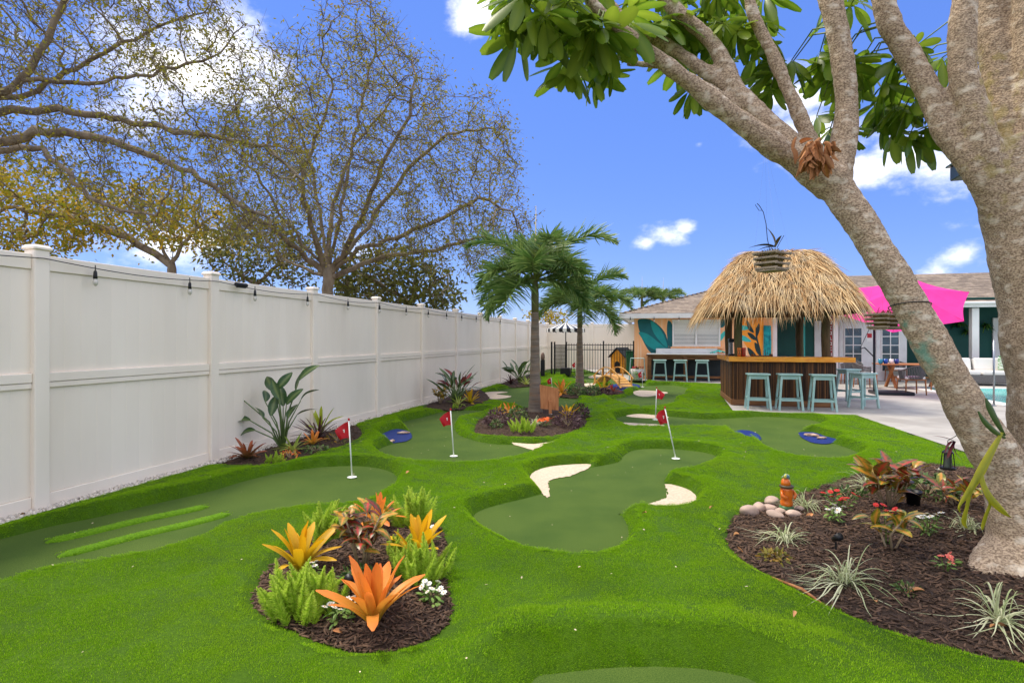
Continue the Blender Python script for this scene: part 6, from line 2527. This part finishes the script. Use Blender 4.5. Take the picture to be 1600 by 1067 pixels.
def paddle_plant(label, pos, leaves, size, mat=None, key='bop', Wd=.15, ll=.34, group='paddle-leaved plants', name='bird_of_paradise', cat='plant', seed=0):
    """leaves: (x, z) of the leaf base relative to the foot in the picture plane, y depth offset, lean of the blade"""
    r = random.Random(seed)
    mt = mat or M_bop
    ls = leafset(('pad', key, Wd), mt, ll, Wd, oval, .16, lambda t, s: max(0, 1 - abs(s) * 3.5) * .9, (.08, .2, .35, .55), 8)
    o = thing(name, label, cat, pos, 0, group)
    for x, y, z, el, az, sc in leaves:
        top = Vector((x, y, z)) * size
        mid = Vector((x * .35, y * .35, z * .55)) * size
        q = ob('leaf', r.choice(ls), o, top, (R(el), r.gauss(0, .4), R(az)), sc * size)
        MB().tube([Vector((x * .06, y * .06, 0)), mid, top], [.011 * size, .009 * size, .006 * size], 6).build('stalk', M_bops, o, smooth=True)
    return o


def rand_paddles(n, h, spread, seed, el=(50, 88), sc=(.75, 1.15)):
    r = random.Random(seed)
    out = []
    for k in range(n):
        a = k * 2.39996
        q = math.sqrt((k + .6) / n)
        x, y = q * spread * math.cos(a), q * spread * math.sin(a)
        z = h * r.uniform(.55, 1.0) * (1 - .4 * q)
        out.append((x, y, z, r.uniform(*el) - 25 * q, math.degrees(a) - 90 + r.gauss(0, 15), r.uniform(*sc)))
    return out


# ---- bed in the foreground
bromeliad('large orange bromeliad at the front of the nearest bed', bed_at('near', 585, 975), .41, MB_ORANGE, 'o', 24, .17, seed=1, rise=(58, 88))
bromeliad('yellow bromeliad at the left of the nearest bed', bed_at('near', 468, 894), .37, MB_YELLOW, 'y', 19, .19, seed=2, rise=(60, 88))
bromeliad('yellow bromeliad at the right of the nearest bed', bed_at('near', 654, 880), .38, MB_YELLOW, 'y', 17, .19, seed=3, rise=(64, 88), tint_pow=1.0)
bromeliad('orange bromeliad at the back of the nearest bed', bed_at('near', 590, 820), .29, MB_ORANGE, 'o', 18, .19, seed=4, rise=(45, 86))
foxfern('lime foxtail fern at the left front of the nearest bed, by the yellow bromeliad', bed_at('near', 480, 955), .35, 34, .42, 1)
foxfern('lime foxtail fern under the right yellow bromeliad in the nearest bed', bed_at('near', 655, 905), .31, 26, .36, 2)
foxfern('lime foxtail fern at the back right corner of the nearest bed', bed_at('near', 648, 824), .40, 22, .3, 3)
foxfern('lime foxtail fern at the back left of the nearest bed', bed_at('near', 508, 846), .36, 14, .2, 4)
croton('leggy red and green croton in the middle of the nearest bed', bed_at('near', 566, 885), .42, .36, 9, 7, M_crot, 'r', .13, .06, 5, .9)
flowers('white zinnias left of the large orange bromeliad', bed_at('near', 532, 968), .17, .10, 9, 'white', .021, seed=1)
flowers('white zinnias at the right front of the nearest bed', bed_at('near', 674, 942), .16, .10, 9, 'white', .020, seed=2)
flowers('white zinnias behind the left lime fern of the nearest bed', bed_at('near', 490, 905), .09, .12, 3, 'white', .022, 14, seed=3)
foxfern('small lime foxtail fern between the croton and the right yellow bromeliad', bed_at('near', 618, 868), .22, 12, .2, 14)
clump('low_herb', 'low green herb in front of the leggy croton of the nearest bed', 'herb', bed_at('near', 560, 905), .24, .08, M_gcover, 120, .045, None, 75)
flowers('white zinnias beside the right yellow bromeliad', bed_at('near', 672, 850), .1, .12, 4, 'white', .022, 16, seed=4)

# ---- bed against the fence with the bird of paradise
bop = [(-.46, -.05, .60, 25, 80, 1.0), (-.36, -.10, .36, 12, 85, 1.05), (-.30, -.1, .24, 8, 95, .8), (-.22, .0, .58, 55, 40, .8), (-.12, .05, .70, 82, 20, .95), (-.05, -.05, .74, 84, -10, .9), (-.02, .06, .52, 75, 30, 1.0),
       (.06, -.04, .55, 80, -40, .95), (.14, .05, .72, 74, -55, 1.05), (.2, 0, .84, 66, -62, 1.1), (.24, -.05, .60, 62, -65, .9), (.20, -.08, .42, 35, -80, .9), (-.2, -.12, .40, 40, 60, .85), (.10, -.1, .38, 60, -20, .85), (-.10, -.12, .42, 66, 15, .9), (.0, -.1, .62, 80, 0, .9)]
paddle_plant('bird-of-paradise with broad dark paddle leaves against the white fence', bed_at('fence', 442, 700), bop, 1.12, None, 'bop', .13, .30)
bromeliad('bronze red bromeliad at the left end of the fence bed', bed_at('fence', 386, 716), .34, MB_BRONZE, 'b', 16, .22, seed=11)
bromeliad('pale variegated bromeliad below the bird-of-paradise', bed_at('fence', 458, 704), .34, MB_VAR, 'v', 18, .13, seed=12, rise=(15, 70))
bromeliad('dark wine bromeliad with spreading leaves at the right of the fence bed', bed_at('fence', 497, 684), .52, MB_DARK, 'd', 26, .08, seed=13, rise=(12, 70))
bromeliad('orange bromeliad in front of the dark one in the fence bed', bed_at('fence', 489, 694), .26, MB_ORANGE, 'o2', 12, .22, seed=14)
bromeliad('olive bromeliad standing upright behind the dark one at the fence', bed_at('fence', 502, 676), .50, MB_LIME, 'l', 7, .16, seed=15, rise=(66, 88))
foxfern('low lime fern at the front edge of the fence bed', bed_at('fence', 428, 722), .17, 14, .3, 5)
clump('bedding_flowers', 'small orange flowers in front of the variegated bromeliad', 'flowers', bed_at('fence', 452, 716), .26, .14, M_pety, 60, .05, 'bedding flowers', 3)
clump('bedding_flowers', 'yellow orange flowers at the right end of the fence bed', 'flowers', bed_at('fence', 527, 690), .36, .16, M_lowy, 90, .05, 'bedding flowers', 4)
clump('ground_cover', 'grey-green ground cover along the front of the fence bed', 'ground cover', bed_at('fence', 492, 704), .40, .08, M_gcover, 110, .05, None, 5)

# ---- second fence bed
r_ = rand_paddles(20, .62, .3, 4, (55, 88), (.8, 1.2))
paddle_plant('dark green upright plant in the middle bed along the fence', bed_at('fence2', 710, 630), r_, 1.15, None, 'narrow', .07, .38, name='ginger_plant')
r_ = rand_paddles(14, .60, .28, 6, (60, 88), (.8, 1.2))
paddle_plant('red cordyline mixed into the middle fence bed', bed_at('fence2', 718, 627), r_, 1.15, M_cordy, 'cordy', .07, .36, name='cordyline')
bromeliad('variegated bromeliad in the middle fence bed', bed_at('fence2', 716, 632), .34, MB_VAR, 'v', 14, .13, seed=21, rise=(15, 70))
bromeliad('yellow bromeliad at the right of the middle fence bed', bed_at('fence2', 735, 629), .42, MB_YELLOW, 'y', 13, .19, seed=22)
croton('speckled croton at the left of the middle fence bed', bed_at('fence2', 688, 630), .40, .4, 7, 6, M_crot_y, 'y', .16, .08, 7, .3)
foxfern('tiny lime fern at the front of the middle fence bed', bed_at('fence2', 712, 636), .14, 9, .24, 8)
# ---- third fence bed
r_ = rand_paddles(18, .66, .34, 9, (58, 88), (.8, 1.2))
paddle_plant('bird-of-paradise in the farthest bed along the fence', bed_at('fence3', 812, 598), r_, 1.2, None, 'bop3', .10, .36)
bromeliad('dark red bromeliad in the farthest fence bed', bed_at('fence3', 798, 600), .45, MB_DARK, 'd3', 14, .14, seed=31)
bromeliad('pale yellow bromeliad in the farthest fence bed', bed_at('fence3', 822, 600), .4, MB_VAR, 'v', 13, .13, seed=32)

# ---- bed round the big palm
foxfern('lime foxtail fern at the front of the big palm bed', bed_at('palm', 816, 675), .28, 20, .5, 9)
for k, (px, py, w, h, lb) in enumerate(((778, 664, .50, .30, 'dark purple shrub at the left of the big palm bed'), (887, 666, .55, .26, 'dark purple shrub at the front right of the big palm bed'),
                                       (906, 652, .40, .28, 'dark purple shrub at the right rim of the big palm bed'))):
    clump('purple_shrub', lb, 'shrub', bed_at('palm', px, py), w, h, M_purple, 420, .06, 'purple shrubs', 40 + k)
clump('ground_cover', 'grey green mound left of the big palm trunk', 'ground cover', bed_at('palm', 808, 654), .42, .26, M_gcover, 260, .06, None, 44)
clump('ground_cover', 'small green mound at the left front of the big palm bed', 'ground cover', bed_at('palm', 776, 668), .22, .14, M_gcover, 120, .05, None, 45)
bromeliad('orange bromeliad at the back left of the big palm bed', bed_at('palm', 795, 648), .34, MB_ORANGE, 'o', 12, .17, seed=41)
bromeliad('small yellow orange bromeliad at the left rim of the big palm bed', bed_at('palm', 781, 647), .26, MB_YELLOW, 'y', 11, .19, seed=42)
bromeliad('yellow bromeliad at the right of the plywood sign', bed_at('palm', 888, 655), .36, MB_YELLOW, 'y', 14, .19, seed=43, rise=(30, 86))
spider_grass('tuft of grey-green grass right of the big palm trunk', bed_at('palm', 838, 664), .34, 40, 5, (.8, 1.5), .016)
flowers('orange flowers in front of the plywood sign', bed_at('palm', 851, 666), .26, .14, 9, 'orange', .045, 40, seed=6)
# ---- bed round the small palm
bromeliad('orange bromeliad at the left of the small palm', bed_at('palm2', 878, 615), .5, MB_ORANGE, 'o', 15, .17, seed=51)
bromeliad('yellow bromeliad at the right of the small palm, near the bridge', bed_at('palm2', 943, 611), .48, MB_YELLOW, 'y', 15, .19, seed=52, rise=(10, 70))
bromeliad('small red bromeliad at the right end of the small palm bed', bed_at('palm2', 957, 614), .34, brom_mats('red', S(120, 60, 40), S(214, 80, 66)), 'rd', 12, .17, seed=53)
for k, (px, w, h, m, lb) in enumerate(((900, .5, .3, M_gcover, 'green shrub in front of the small palm trunk'), (924, .55, .28, M_gcover, 'green shrub right of the small palm trunk'), (946, .45, .2, M_purple, 'purple shrub at the right of the small palm bed'))):
    clump('low_shrub', lb, 'shrub', bed_at('palm2', px, 616), w, h, m, 260, .08, 'shrubs round the small palm', 60 + k)

# ---- bed under the umbrella tree
spider_grass('variegated grass in front of the river stones', bed_at('tree', 1226, 845), .40, 54, 11)
spider_grass('largest variegated grass in the middle of the tree bed', bed_at('tree', 1318, 912), .54, 74, 12)
spider_grass('variegated grass at the right front by the picture edge', bed_at('tree', 1560, 970), .50, 64, 13)
spider_grass('variegated grass behind the orange figurine', bed_at('tree', 1258, 795), .50, 54, 14)
spider_grass('variegated grass at the back of the tree bed left of the red croton', bed_at('tree', 1356, 762), .52, 60, 15)
spider_grass('variegated grass at the foot of the leaning trunk', bed_at('tree', 1512, 828), .38, 52, 16)
croton('large red and green croton at the back of the tree bed', bed_at('tree', 1388, 792), .42, .48, 9, 6, M_crot, 'r2', .20, .105, 17, .9)
croton('leggy three-stemmed croton with yellow-green leaves in the tree bed', bed_at('tree', 1392, 858), .30, .34, 3, 7, M_crot_y, 'y2', .15, .06, 18, .3)
croton('reddish croton beside the leaning trunk', bed_at('tree', 1496, 790), .22, .4, 5, 5, M_crot, 'r3', .15, .06, 19, .9)
flowers('white flowers in front of the red ones near the figurine', bed_at('tree', 1303, 815), .15, .13, 7, 'white', .028, 40, seed=21)
flowers('red flowers behind the white ones near the figurine', bed_at('tree', 1312, 795), .30, .14, 11, 'red', .026, 40, seed=22)
flowers('white flowers beside the leggy three-stemmed croton', bed_at('tree', 1448, 835), .18, .17, 9, 'white', .026, 50, seed=23)
flowers('coral pink flowers right of the largest grass', bed_at('tree', 1478, 892), .14, .10, 6, 'coral', .026, 26, seed=24)
flowers('red flower buds on the leggy croton stems', bed_at('tree', 1386, 850), .14, .26, 5, 'red', .026, 8, seed=25)
flowers('white flower at the back beside the leaning trunk', bed_at('tree', 1466, 762), .08, .22, 2, 'white', .034, 10, seed=26)
clump('low_herb', 'low yellowish herb at the left front of the tree bed', 'herb', bed_at('tree', 1212, 872), .22, .05, M_lowy, 120, .045, None, 71)
clump('low_herb', 'small green herb right of the largest grass', 'herb', bed_at('tree', 1418, 925), .14, .05, M_gcover, 90, .03, None, 72)
clump('low_herb', 'green herb at the back of the tree bed beside the red flowers', 'herb', bed_at('tree', 1325, 778), .4, .10, M_gcover, 170, .05, None, 73)
clump('low_herb', 'dark green foliage at the back between croton and trunk', 'herb', bed_at('tree', 1450, 772), .55, .18, M_gcover, 240, .07, None, 74)

# river stones round the figurine
M_stone = pm('river_stone', S(196, 170, 152), S(166, 144, 130), scale=7, rough=.7, rand=.16, bump=.15, bscale=30)
ico = bmesh.new()
bmesh.ops.create_icosphere(ico, subdivisions=3, radius=1)
iv = np.array([v.co[:] for v in ico.verts])
fi = np.array([[v.index for v in f.verts] for f in ico.faces])
ico.free()
stones = [(1172, 803, .075, 'large pinkish river stone at the left end of the row'), (1186, 797, .07, 'pale river stone second from the left'), (1200, 797, .066, 'flat grey river stone left of the figurine'),
          (1205, 786, .07, 'river stone at the back left of the figurine'), (1212, 808, .07, 'pinkish river stone in front left of the figurine'), (1240, 806, .062, 'flat pale river stone in front right of the figurine'),
          (1249, 797, .05, 'small dark river stone right of the figurine'), (1222, 800, .05, 'brown river stone just in front of the figurine')]
for k, (px, py, r0, lb) in enumerate(stones):
    q = bed_at('tree', px, py)
    nn = np.array([mnoise.noise(Vector((*(v * 1.3), ))+ Vector((k * 7, 0, 0))) for v in iv])
    v = iv * (1 + .16 * nn[:, None]) * np.array([1.15, .85, .55 if k not in (0, 1) else .75]) * r0
    o = ob('river_stone', mesh_np('river_stone', v, fi, M_stone, smooth=True), None, q + Vector((0, 0, r0 * .38)), (0, .1, k * 1.3))
    tag(o, lb, 'stone', 'river stones round the figurine')

# orange garden figurine
M_cer = pm('orange_ceramic', S(226, 124, 34), S(206, 98, 26), scale=14, rough=.3, coat=.3, c3=S(170, 74, 24), scale3=9, lo3=.58, hi3=.7)
M_cerg = pm('green_ceramic', S(74, 120, 58), S(52, 92, 62), scale=18, rough=.35)
M_cerb = pm('blue_ceramic', S(96, 150, 166), S(196, 190, 80), scale=22, rough=.3, lo=.45, hi=.55)
q = bed_at('tree', 1229, 798)
fg = thing('garden_figurine', 'squat orange ceramic figurine with green base and bird-topped cap among the stones', 'figurine', q, .2, None, (.70, .70, .88))
MB().lathe([(.07, 0), (.088, .02), (.086, .05), (.07, .065)], 18).build('base', M_cerg, fg, smooth=True)
MB().lathe([(.070, .06), (.076, .075), (.076, .10), (.066, .118), (.072, .13), (.074, .16), (.074, .22), (.070, .245)], 18).build('body', M_cer, fg, smooth=True)
MB().lathe([(.07, .24), (.088, .25), (.086, .262), (.068, .27)], 18).build('collar', pm('dark_band', S(74, 66, 44), rough=.5), fg, smooth=True)
MB().lathe([(.06, .265), (.055, .30), (.045, .325), (.02, .335)], 16, (-.012, 0, 0)).build('head', M_cer, fg, smooth=True)
for s in (-1, 1):
    MB().tube([(s * .075, -.01, .21), (s * .095, -.045, .17), (s * .05, -.085, .15)], [.02, .022, .016], 8).build('arm', M_cer, fg, smooth=True)
bd = MB()
bd.tube([(-.05, -.01, .345), (-.02, -.01, .36), (.02, 0, .352), (.045, 0, .335)], [.012, .026, .024, .006], 10)
bd.tube([(-.05, -.01, .358), (-.085, -.015, .352)], [.01, .003], 6)
bd.build('bird', M_cerb, fg, smooth=True)

# spotlights, pot
for px, py, key, lb in ((1306, 862, 'tree', 'black garden spotlight behind the largest variegated grass'), (548, 930, 'near', 'black garden spotlight behind the large orange bromeliad')):
    q = bed_at(key, px, py)
    o = thing('garden_spotlight', lb, 'spotlight', q, 0, 'garden spotlights')
    MB().tube([(0, 0, -.03), (0, 0, .07)], .007, 6).build('spike', M_black, o)
    MB().tube([(.0, .03, .08), (0, -.005, .10), (0, -.05, .125)], [.016, .022, .026], 12).build('lamp_head', M_black, o, smooth=True)
q = bed_at('tree', 1427, 790)
o = thing('plant_pot', 'black plastic plant pot beside the red croton', 'pot', q, 0)
MB().lathe([(.045, 0), (.062, .12), (.068, .12), (.068, .135), (.058, .135), (.05, .02)], 16).build('pot', M_black, o, smooth=True)
MB().lathe([(.055, .11), (.03, .118), (.005, .12)], 12).build('soil', M_mulch, o)

# yellow-green strap leaves of the epiphyte on the trunk
M_stag = pm('yellow_strap', S(168, 164, 30), S(196, 186, 40), scale=6, rough=.4, tint=S(122, 140, 40), trans=.4)
stg = thing('epiphyte_fern', 'yellow-green forked fern fronds hanging from the leaning trunk', 'fern', P(1566, 690, 3.50), 0)


def strap_leaf(pts, w, name='frond'):
    sp = spline([(a, b, d, ww) for (a, b, d, ww) in pts], 6)
    vs, ts = [], []
    for k, (a, b, d, ww) in enumerate(sp):
        p = P(a, b, d) - stg.location
        nx = P(sp[min(k + 1, len(sp) - 1)][0], sp[min(k + 1, len(sp) - 1)][1], d) - P(sp[max(k - 1, 0)][0], sp[max(k - 1, 0)][1], d)
        sd_ = Vector((nx.z, 0, -nx.x)).normalized() * (ww / 2 * d / FPX)
        for j, s in enumerate((-1, 0, 1)):
            vs.append(p + sd_ * s + Vector((0, -.012 * (1 - abs(s)), 0)))
            ts.append(.5 if s == 0 else 0.0)
    n = len(sp)
    fs = [(k * 3 + j, k * 3 + j + 1, k * 3 + j + 4, k * 3 + j + 3) for k in range(n - 1) for j in range(2)]
    ob(name, mesh_np(name, np.array([v[:] for v in vs]), np.array(fs), M_stag, ts, smooth=True), stg)


strap_leaf([(1566, 676, 3.50, 5), (1552, 700, 3.45, 11), (1536, 730, 3.4, 15), (1524, 752, 3.38, 13), (1508, 776, 3.37, 8), (1498, 792, 3.37, 3), (1500, 800, 3.37, 1)], 0)
strap_leaf([(1526, 748, 3.38, 9), (1516, 768, 3.37, 8), (1511, 792, 3.37, 6), (1506, 814, 3.38, 8), (1510, 824, 3.39, 2)], 0)
strap_leaf([(1532, 738, 3.39, 8), (1537, 758, 3.37, 9), (1546, 776, 3.35, 11), (1558, 790, 3.34, 11), (1570, 801, 3.34, 7), (1579, 808, 3.35, 1)], 0)
strap_leaf([(1541, 768, 3.36, 4), (1547, 786, 3.36, 5), (1541, 804, 3.37, 6), (1536, 820, 3.38, 6), (1534, 827, 3.38, 1)], 0)
gl_m = M_stag
M_stag = M_bop
strap_leaf([(1570, 680, 3.52, 4), (1558, 660, 3.5, 9), (1546, 636, 3.5, 10), (1540, 622, 3.5, 2)], 0)
strap_leaf([(1570, 684, 3.52, 4), (1554, 674, 3.48, 8), (1538, 658, 3.46, 8), (1528, 642, 3.46, 2)], 0)
M_stag = gl_m

# lantern hung from a red cordyline beside the trunk
lp = P(1481, 700, 4.6)
ln = thing('hanging_lantern', 'small black lantern hanging beside the leaning trunk', 'lantern', lp, .3)
MB().lathe([(.055, -.17), (.058, -.155), (.045, -.15)], 8).build('base', M_black, ln)
MB().lathe([(.042, -.04), (.04, -.03), (.012, -.005), (.006, .01)], 8).build('roof', M_black, ln)
for k in range(6):
    a = k * PI / 3
    MB().tube([(.046 * math.cos(a), .046 * math.sin(a), -.152), (.036 * math.cos(a), .036 * math.sin(a), -.038)], .0035, 4).build('bar', M_black, ln)
MB().lathe([(.032, -.15), (.028, -.045)], 10).build('glass', pm('smoky_glass', S(120, 130, 120), rough=.1, trans=.4), ln)
tk = P(1500, 655, 3.98) - lp
MB().tube([tk, tk * .5 + Vector((-.04, 0, .05)), (0, 0, .06), (0, 0, .0)], .003, 5).build('hook', M_black, ln)
cd = thing('air_plant', 'dark red strap-leaved plant on the trunk beside the lantern', 'plant', P(1492, 690, 4.05), 0)
ls = leafset('airp', M_cordy, .16, .026, pointed, .2, lambda t, s: .3 * t)
for k, (el, az) in enumerate(((-60, 80), (30, 70), (-80, 40), (10, 110), (-40, 120))):
    ob('leaf', ls[k % 4], cd, (0, 0, 0), (R(el), 0, R(az)), .9)

# slatted hanging baskets
M_slat = pm('weathered_slat', S(176, 158, 136), S(138, 122, 104), scale=10, rough=.85, stretch=(1, 6, 6))
M_moss = pm('moss', S(116, 96, 50), S(88, 84, 44), scale=14, rough=.95, tint=S(150, 120, 70))


def basket(label, pos, w, h, rz, anchor, group='slatted hanging baskets'):
    o = thing('hanging_basket', label, 'basket', pos, rz, group)
    n = 4
    for k in range(n):
        z = h * k / (n - 1)
        s = w * (.86 + .14 * k / (n - 1))
        for j in range(4):
            if (j + k) % 2 == 0 or True:
                m = MB().cbox((0, -s / 2, 0), (s + .02, .014, h / n * .56), .003)
                m.build('slat', M_slat, o, loc=(0, 0, z + (.006 if j % 2 else 0)), rot=(0, 0, j * PI / 2))
    MB().box((0, 0, -.01), (w * .84, w * .84, .012)).build('base', M_slat, o)
    rs = np.random.RandomState(3)
    nn = 260
    d = randdir(nn, -.1, 1)
    b = d * np.array([w * .4, w * .4, h * .35]) + np.array([0, 0, h * .85])
    v, f, t = blades(b, d + rs.normal(0, .6, (nn, 3)), rs.normal(0, 1, (nn, 3)), .05, .006, .4, 2, tint=rs.uniform(0, 1, nn))
    ob('moss', mesh_np('moss', v, f, M_moss, t), o, kind='stuff')
    MB().lathe([(w * .40, h * .1), (w * .42, h * .7), (w * .3, h * 1.05), (.01, h * 1.15)], 12).build('root_ball', M_moss, o, smooth=True)
    inv = Matrix.Rotation(-rz, 4, 'Z')
    for sx in (-1, 1):
        for sy in (-1, 1):
            a = Vector((sx * w * .48, sy * w * .48, h))
            MB().tube([a, inv @ (Vector(anchor) - Vector(pos))], .0004, 3, caps=False).build('wire', M_steel, o)
    return o


b1 = P(1206, 421, 4.30)
hb = basket('slatted hanging basket with an orchid, in front of the thatched roof', b1, .185, .115, .62, P(1196, 225, 4.30))
ls = leafset('orch', pm('orchid_leaf', S(70, 72, 44), S(96, 84, 56), scale=8, rough=.4, tint=S(120, 100, 70)), .22, .055, oval, .2, lambda t, s: .5 * (1 - abs(s)))
for el, az, sc in ((14, 62, 1.0), (84, 10, .8), (60, 150, .5), (45, -60, .3), (8, 40, .6)):
    ob('orchid_leaf', ls[1], hb, (-.02, -.04, .16), (R(el), 0, R(az)), sc)
z0 = P(1199, 372, 4.3) - b1
inv = Matrix.Rotation(-.62, 4, 'Z')
MB().tube([inv @ (P(a, b, 4.3) - b1) for a, b in ((1204, 398), (1199, 372), (1197, 350), (1193, 332), (1187, 322), (1183, 318))], .0028, 5).build('flower_spike', M_black, hb)
MB().tube([inv @ (P(a, b, 4.3) - b1) for a, b in ((1191, 329), (1186, 329), (1180, 320))], .002, 4).build('flower_spike', M_black, hb)
MB().tube([inv @ (P(a, b, 4.3) - b1) for a, b in ((1214, 388), (1219, 378), (1225, 368))], .0022, 4).build('flower_spike', M_black, hb)
b2 = P(1384, 512, 4.55)
basket('slatted basket half hidden behind the leaning trunk', b2, .20, .10, .35, P(1376, 395, 4.35))

# wire tied round the leaning trunk
ax_a, ax_b = P(1361, 375, 4.2), P(1437, 505, 4.05)
ax_d = (ax_b - ax_a).normalized()
ax_c = ax_a.lerp(ax_b, .80)
ax_x = ax_d.cross(Vector((0, 1, 0))).normalized()
ax_y = ax_d.cross(ax_x)
o = MB().tube([ax_x * (.122 * math.cos(k * PI / 14)) + ax_y * (.122 * math.sin(k * PI / 14)) + ax_d * (.05 * math.cos(k * PI / 14)) for k in range(29)], .004, 6).build('wire_tie', M_dark, loc=ax_c, smooth=True)
tag(o, 'thin dark wire tied round the leaning trunk beside the slatted basket', 'wire')
# grey metal box behind the right trunk
nb_ = thing('nest_box', 'grey metal box fixed behind the right-hand trunk', 'box', P(1506, 268, 4.55), -.3)
MB().cbox((0, 0, 0), (.13, .16, .11), .006).build('body', pm('galvanised', S(112, 124, 132), S(92, 102, 110), scale=9, rough=.5, metal=.5), nb_)
MB().cbox((-.005, 0, .065), (.17, .2, .016), .004).build('lid', M_steel, nb_)

# litter: dry leaves and a fallen frond stem
lf = [leaf_mesh('dry_leaf', M_dead, .085, .04, .25, .35, 5, oval, twist=.5, tip_tint=lambda t, s: .3), leaf_mesh('dry_leaf', M_dead, .07, .032, .5, .5, 5, oval, twist=-.4, tip_tint=lambda t, s: .7)]
for k, (px, py, key, wh) in enumerate(((1152, 858, 'tree', 'at the left tip of the tree bed, nearer of two'), (1155, 838, 'tree', 'at the left tip of the tree bed, farther of two'), (1270, 806, 'tree', 'right of the orange figurine'), (1345, 802, 'tree', 'left of the large red croton'),
                                     (1445, 930, 'tree', 'right of the largest variegated grass'), (1370, 945, 'tree', 'just below the largest variegated grass'), (1548, 985, 'tree', 'under the grass at the right picture edge'),
                                     (447, 905, 'near', 'below the left yellow bromeliad'), (520, 990, 'near', 'at the front of the nearest bed'))):
    q = bed_at(key, px, py)
    o = ob('dry_leaf', lf[k % 2], None, q + Vector((0, 0, .025)), (rnd.gauss(0, .3), rnd.gauss(0, .3), rnd.uniform(0, 6.3)), rnd.uniform(.9, 1.3))
    tag(o, 'curled brown dry leaf ' + wh, 'leaf', 'dry leaves on the mulch')
for k, (px, py, wh) in enumerate(((1109, 799, 'between the central green and the tree bed'), (1010, 812, 'beside the right lobe of the central green'), (30, 806, 'by the fence foot at the left picture edge'),
                                 (1240, 960, 'in front of the tree bed'), (640, 745, 'behind the nearest bed'))):
    q = G(px, py, .09)
    o = ob('dry_leaf', lf[k % 2], None, (q.x, q.y, lawn_z(q.x, q.y) + .035), (rnd.gauss(0, .3), rnd.gauss(0, .3), rnd.uniform(0, 6.3)), rnd.uniform(.6, .9))
    tag(o, 'small brown dry leaf on the turf ' + wh, 'leaf', 'dry leaves on the turf')
q = bed_at('tree', 1411, 792)
o = ob('fallen_leaf', leaf_mesh('fallen_leaf', pm('yellow_leaf', S(222, 176, 48), S(206, 150, 40), scale=20, rough=.5, trans=.2), .12, .07, .15, .2, 7, oval), None, q + Vector((-.06, 0, .04)), (.5, .2, -1.2))
tag(o, 'bright yellow fallen leaf beside the black pot', 'leaf')
a, b = bed_at('tree', 1206, 905), bed_at('tree', 1303, 958)
o = MB().tube([a + Vector((0, 0, .02)), (a + b) / 2 + Vector((.02, .03, .03)), b + Vector((0, 0, .012))], [.006, .011, .005], 6).build('dry_stick', M_dead, smooth=True)
tag(o, 'long dry stick lying along the front edge of the tree bed', 'stick')
# petals strewn over turf and greens
n = 420
x, y = npr.uniform(-6, 6, n), npr.uniform(2.5, 15, n)
ok = ((x - F0.x) * V.x + (y - F0.y) * V.y > .3)
x, y = x[ok], y[ok]
f = fields(x, y)
ok = (f[1] > .05) & (f[2] > .05)
x, y = x[ok], y[ok]
z = np.maximum(lawn_h(x, y), 0) + np.where(f[0][ok] > 0, .026, .008)
d = randdir(1)
tvv, tff, ttt = blades(np.zeros((1, 3)), np.array([[1., 0, .1]]), np.array([[0, 1., 0]]), [.018], [.011], [.1], 2, prof=lambda q: [.4, 1, .3][int(round(q * 2))], tint=[0])
scatter('fallen_petals', np.stack([x, y, z], 1), np.stack([npr.normal(0, .3, len(x)), npr.normal(0, .3, len(x)), npr.uniform(0, 6, len(x))], 1), npr.uniform(.5, 1.2, len(x)), tvv, tff, ttt,
        pm('petal_litter', S(226, 216, 196), S(190, 160, 110), scale=3, rough=.8, rand=.3), kind='stuff', label='tiny pale petals strewn over the turf', category='petals')

# bits of driftwood and stone lying on the blue ponds
M_drift = pm('driftwood', S(196, 170, 150), S(150, 122, 104), scale=20, rough=.8)
for k, (px, py, sc_, lb) in enumerate(((631, 677, .10, 'pale driftwood piece at the far edge of the left blue pond'), (612, 690, .09, 'pale driftwood piece at the near edge of the left blue pond'),
                                      (1268, 681, .12, 'pinkish driftwood on the right-hand blue pond'), (1284, 685, .09, 'small pale stone on the right-hand blue pond'), (1178, 685, .06, 'small white stone at the tip of the middle blue pond'))):
    q = G(px, py, .015)
    nn = np.array([mnoise.noise(Vector(tuple(v * 1.7)) + Vector((k * 5, 3, 0))) for v in iv])
    o = ob('driftwood', mesh_np('driftwood', iv * (1 + .4 * nn[:, None]) * np.array([1.0, .4, .22]) * sc_, fi, M_drift, smooth=True), None, q + Vector((0, 0, sc_ * .12)), (0, 0, .4 + k))
    tag(o, lb, 'driftwood', 'debris on the ponds')
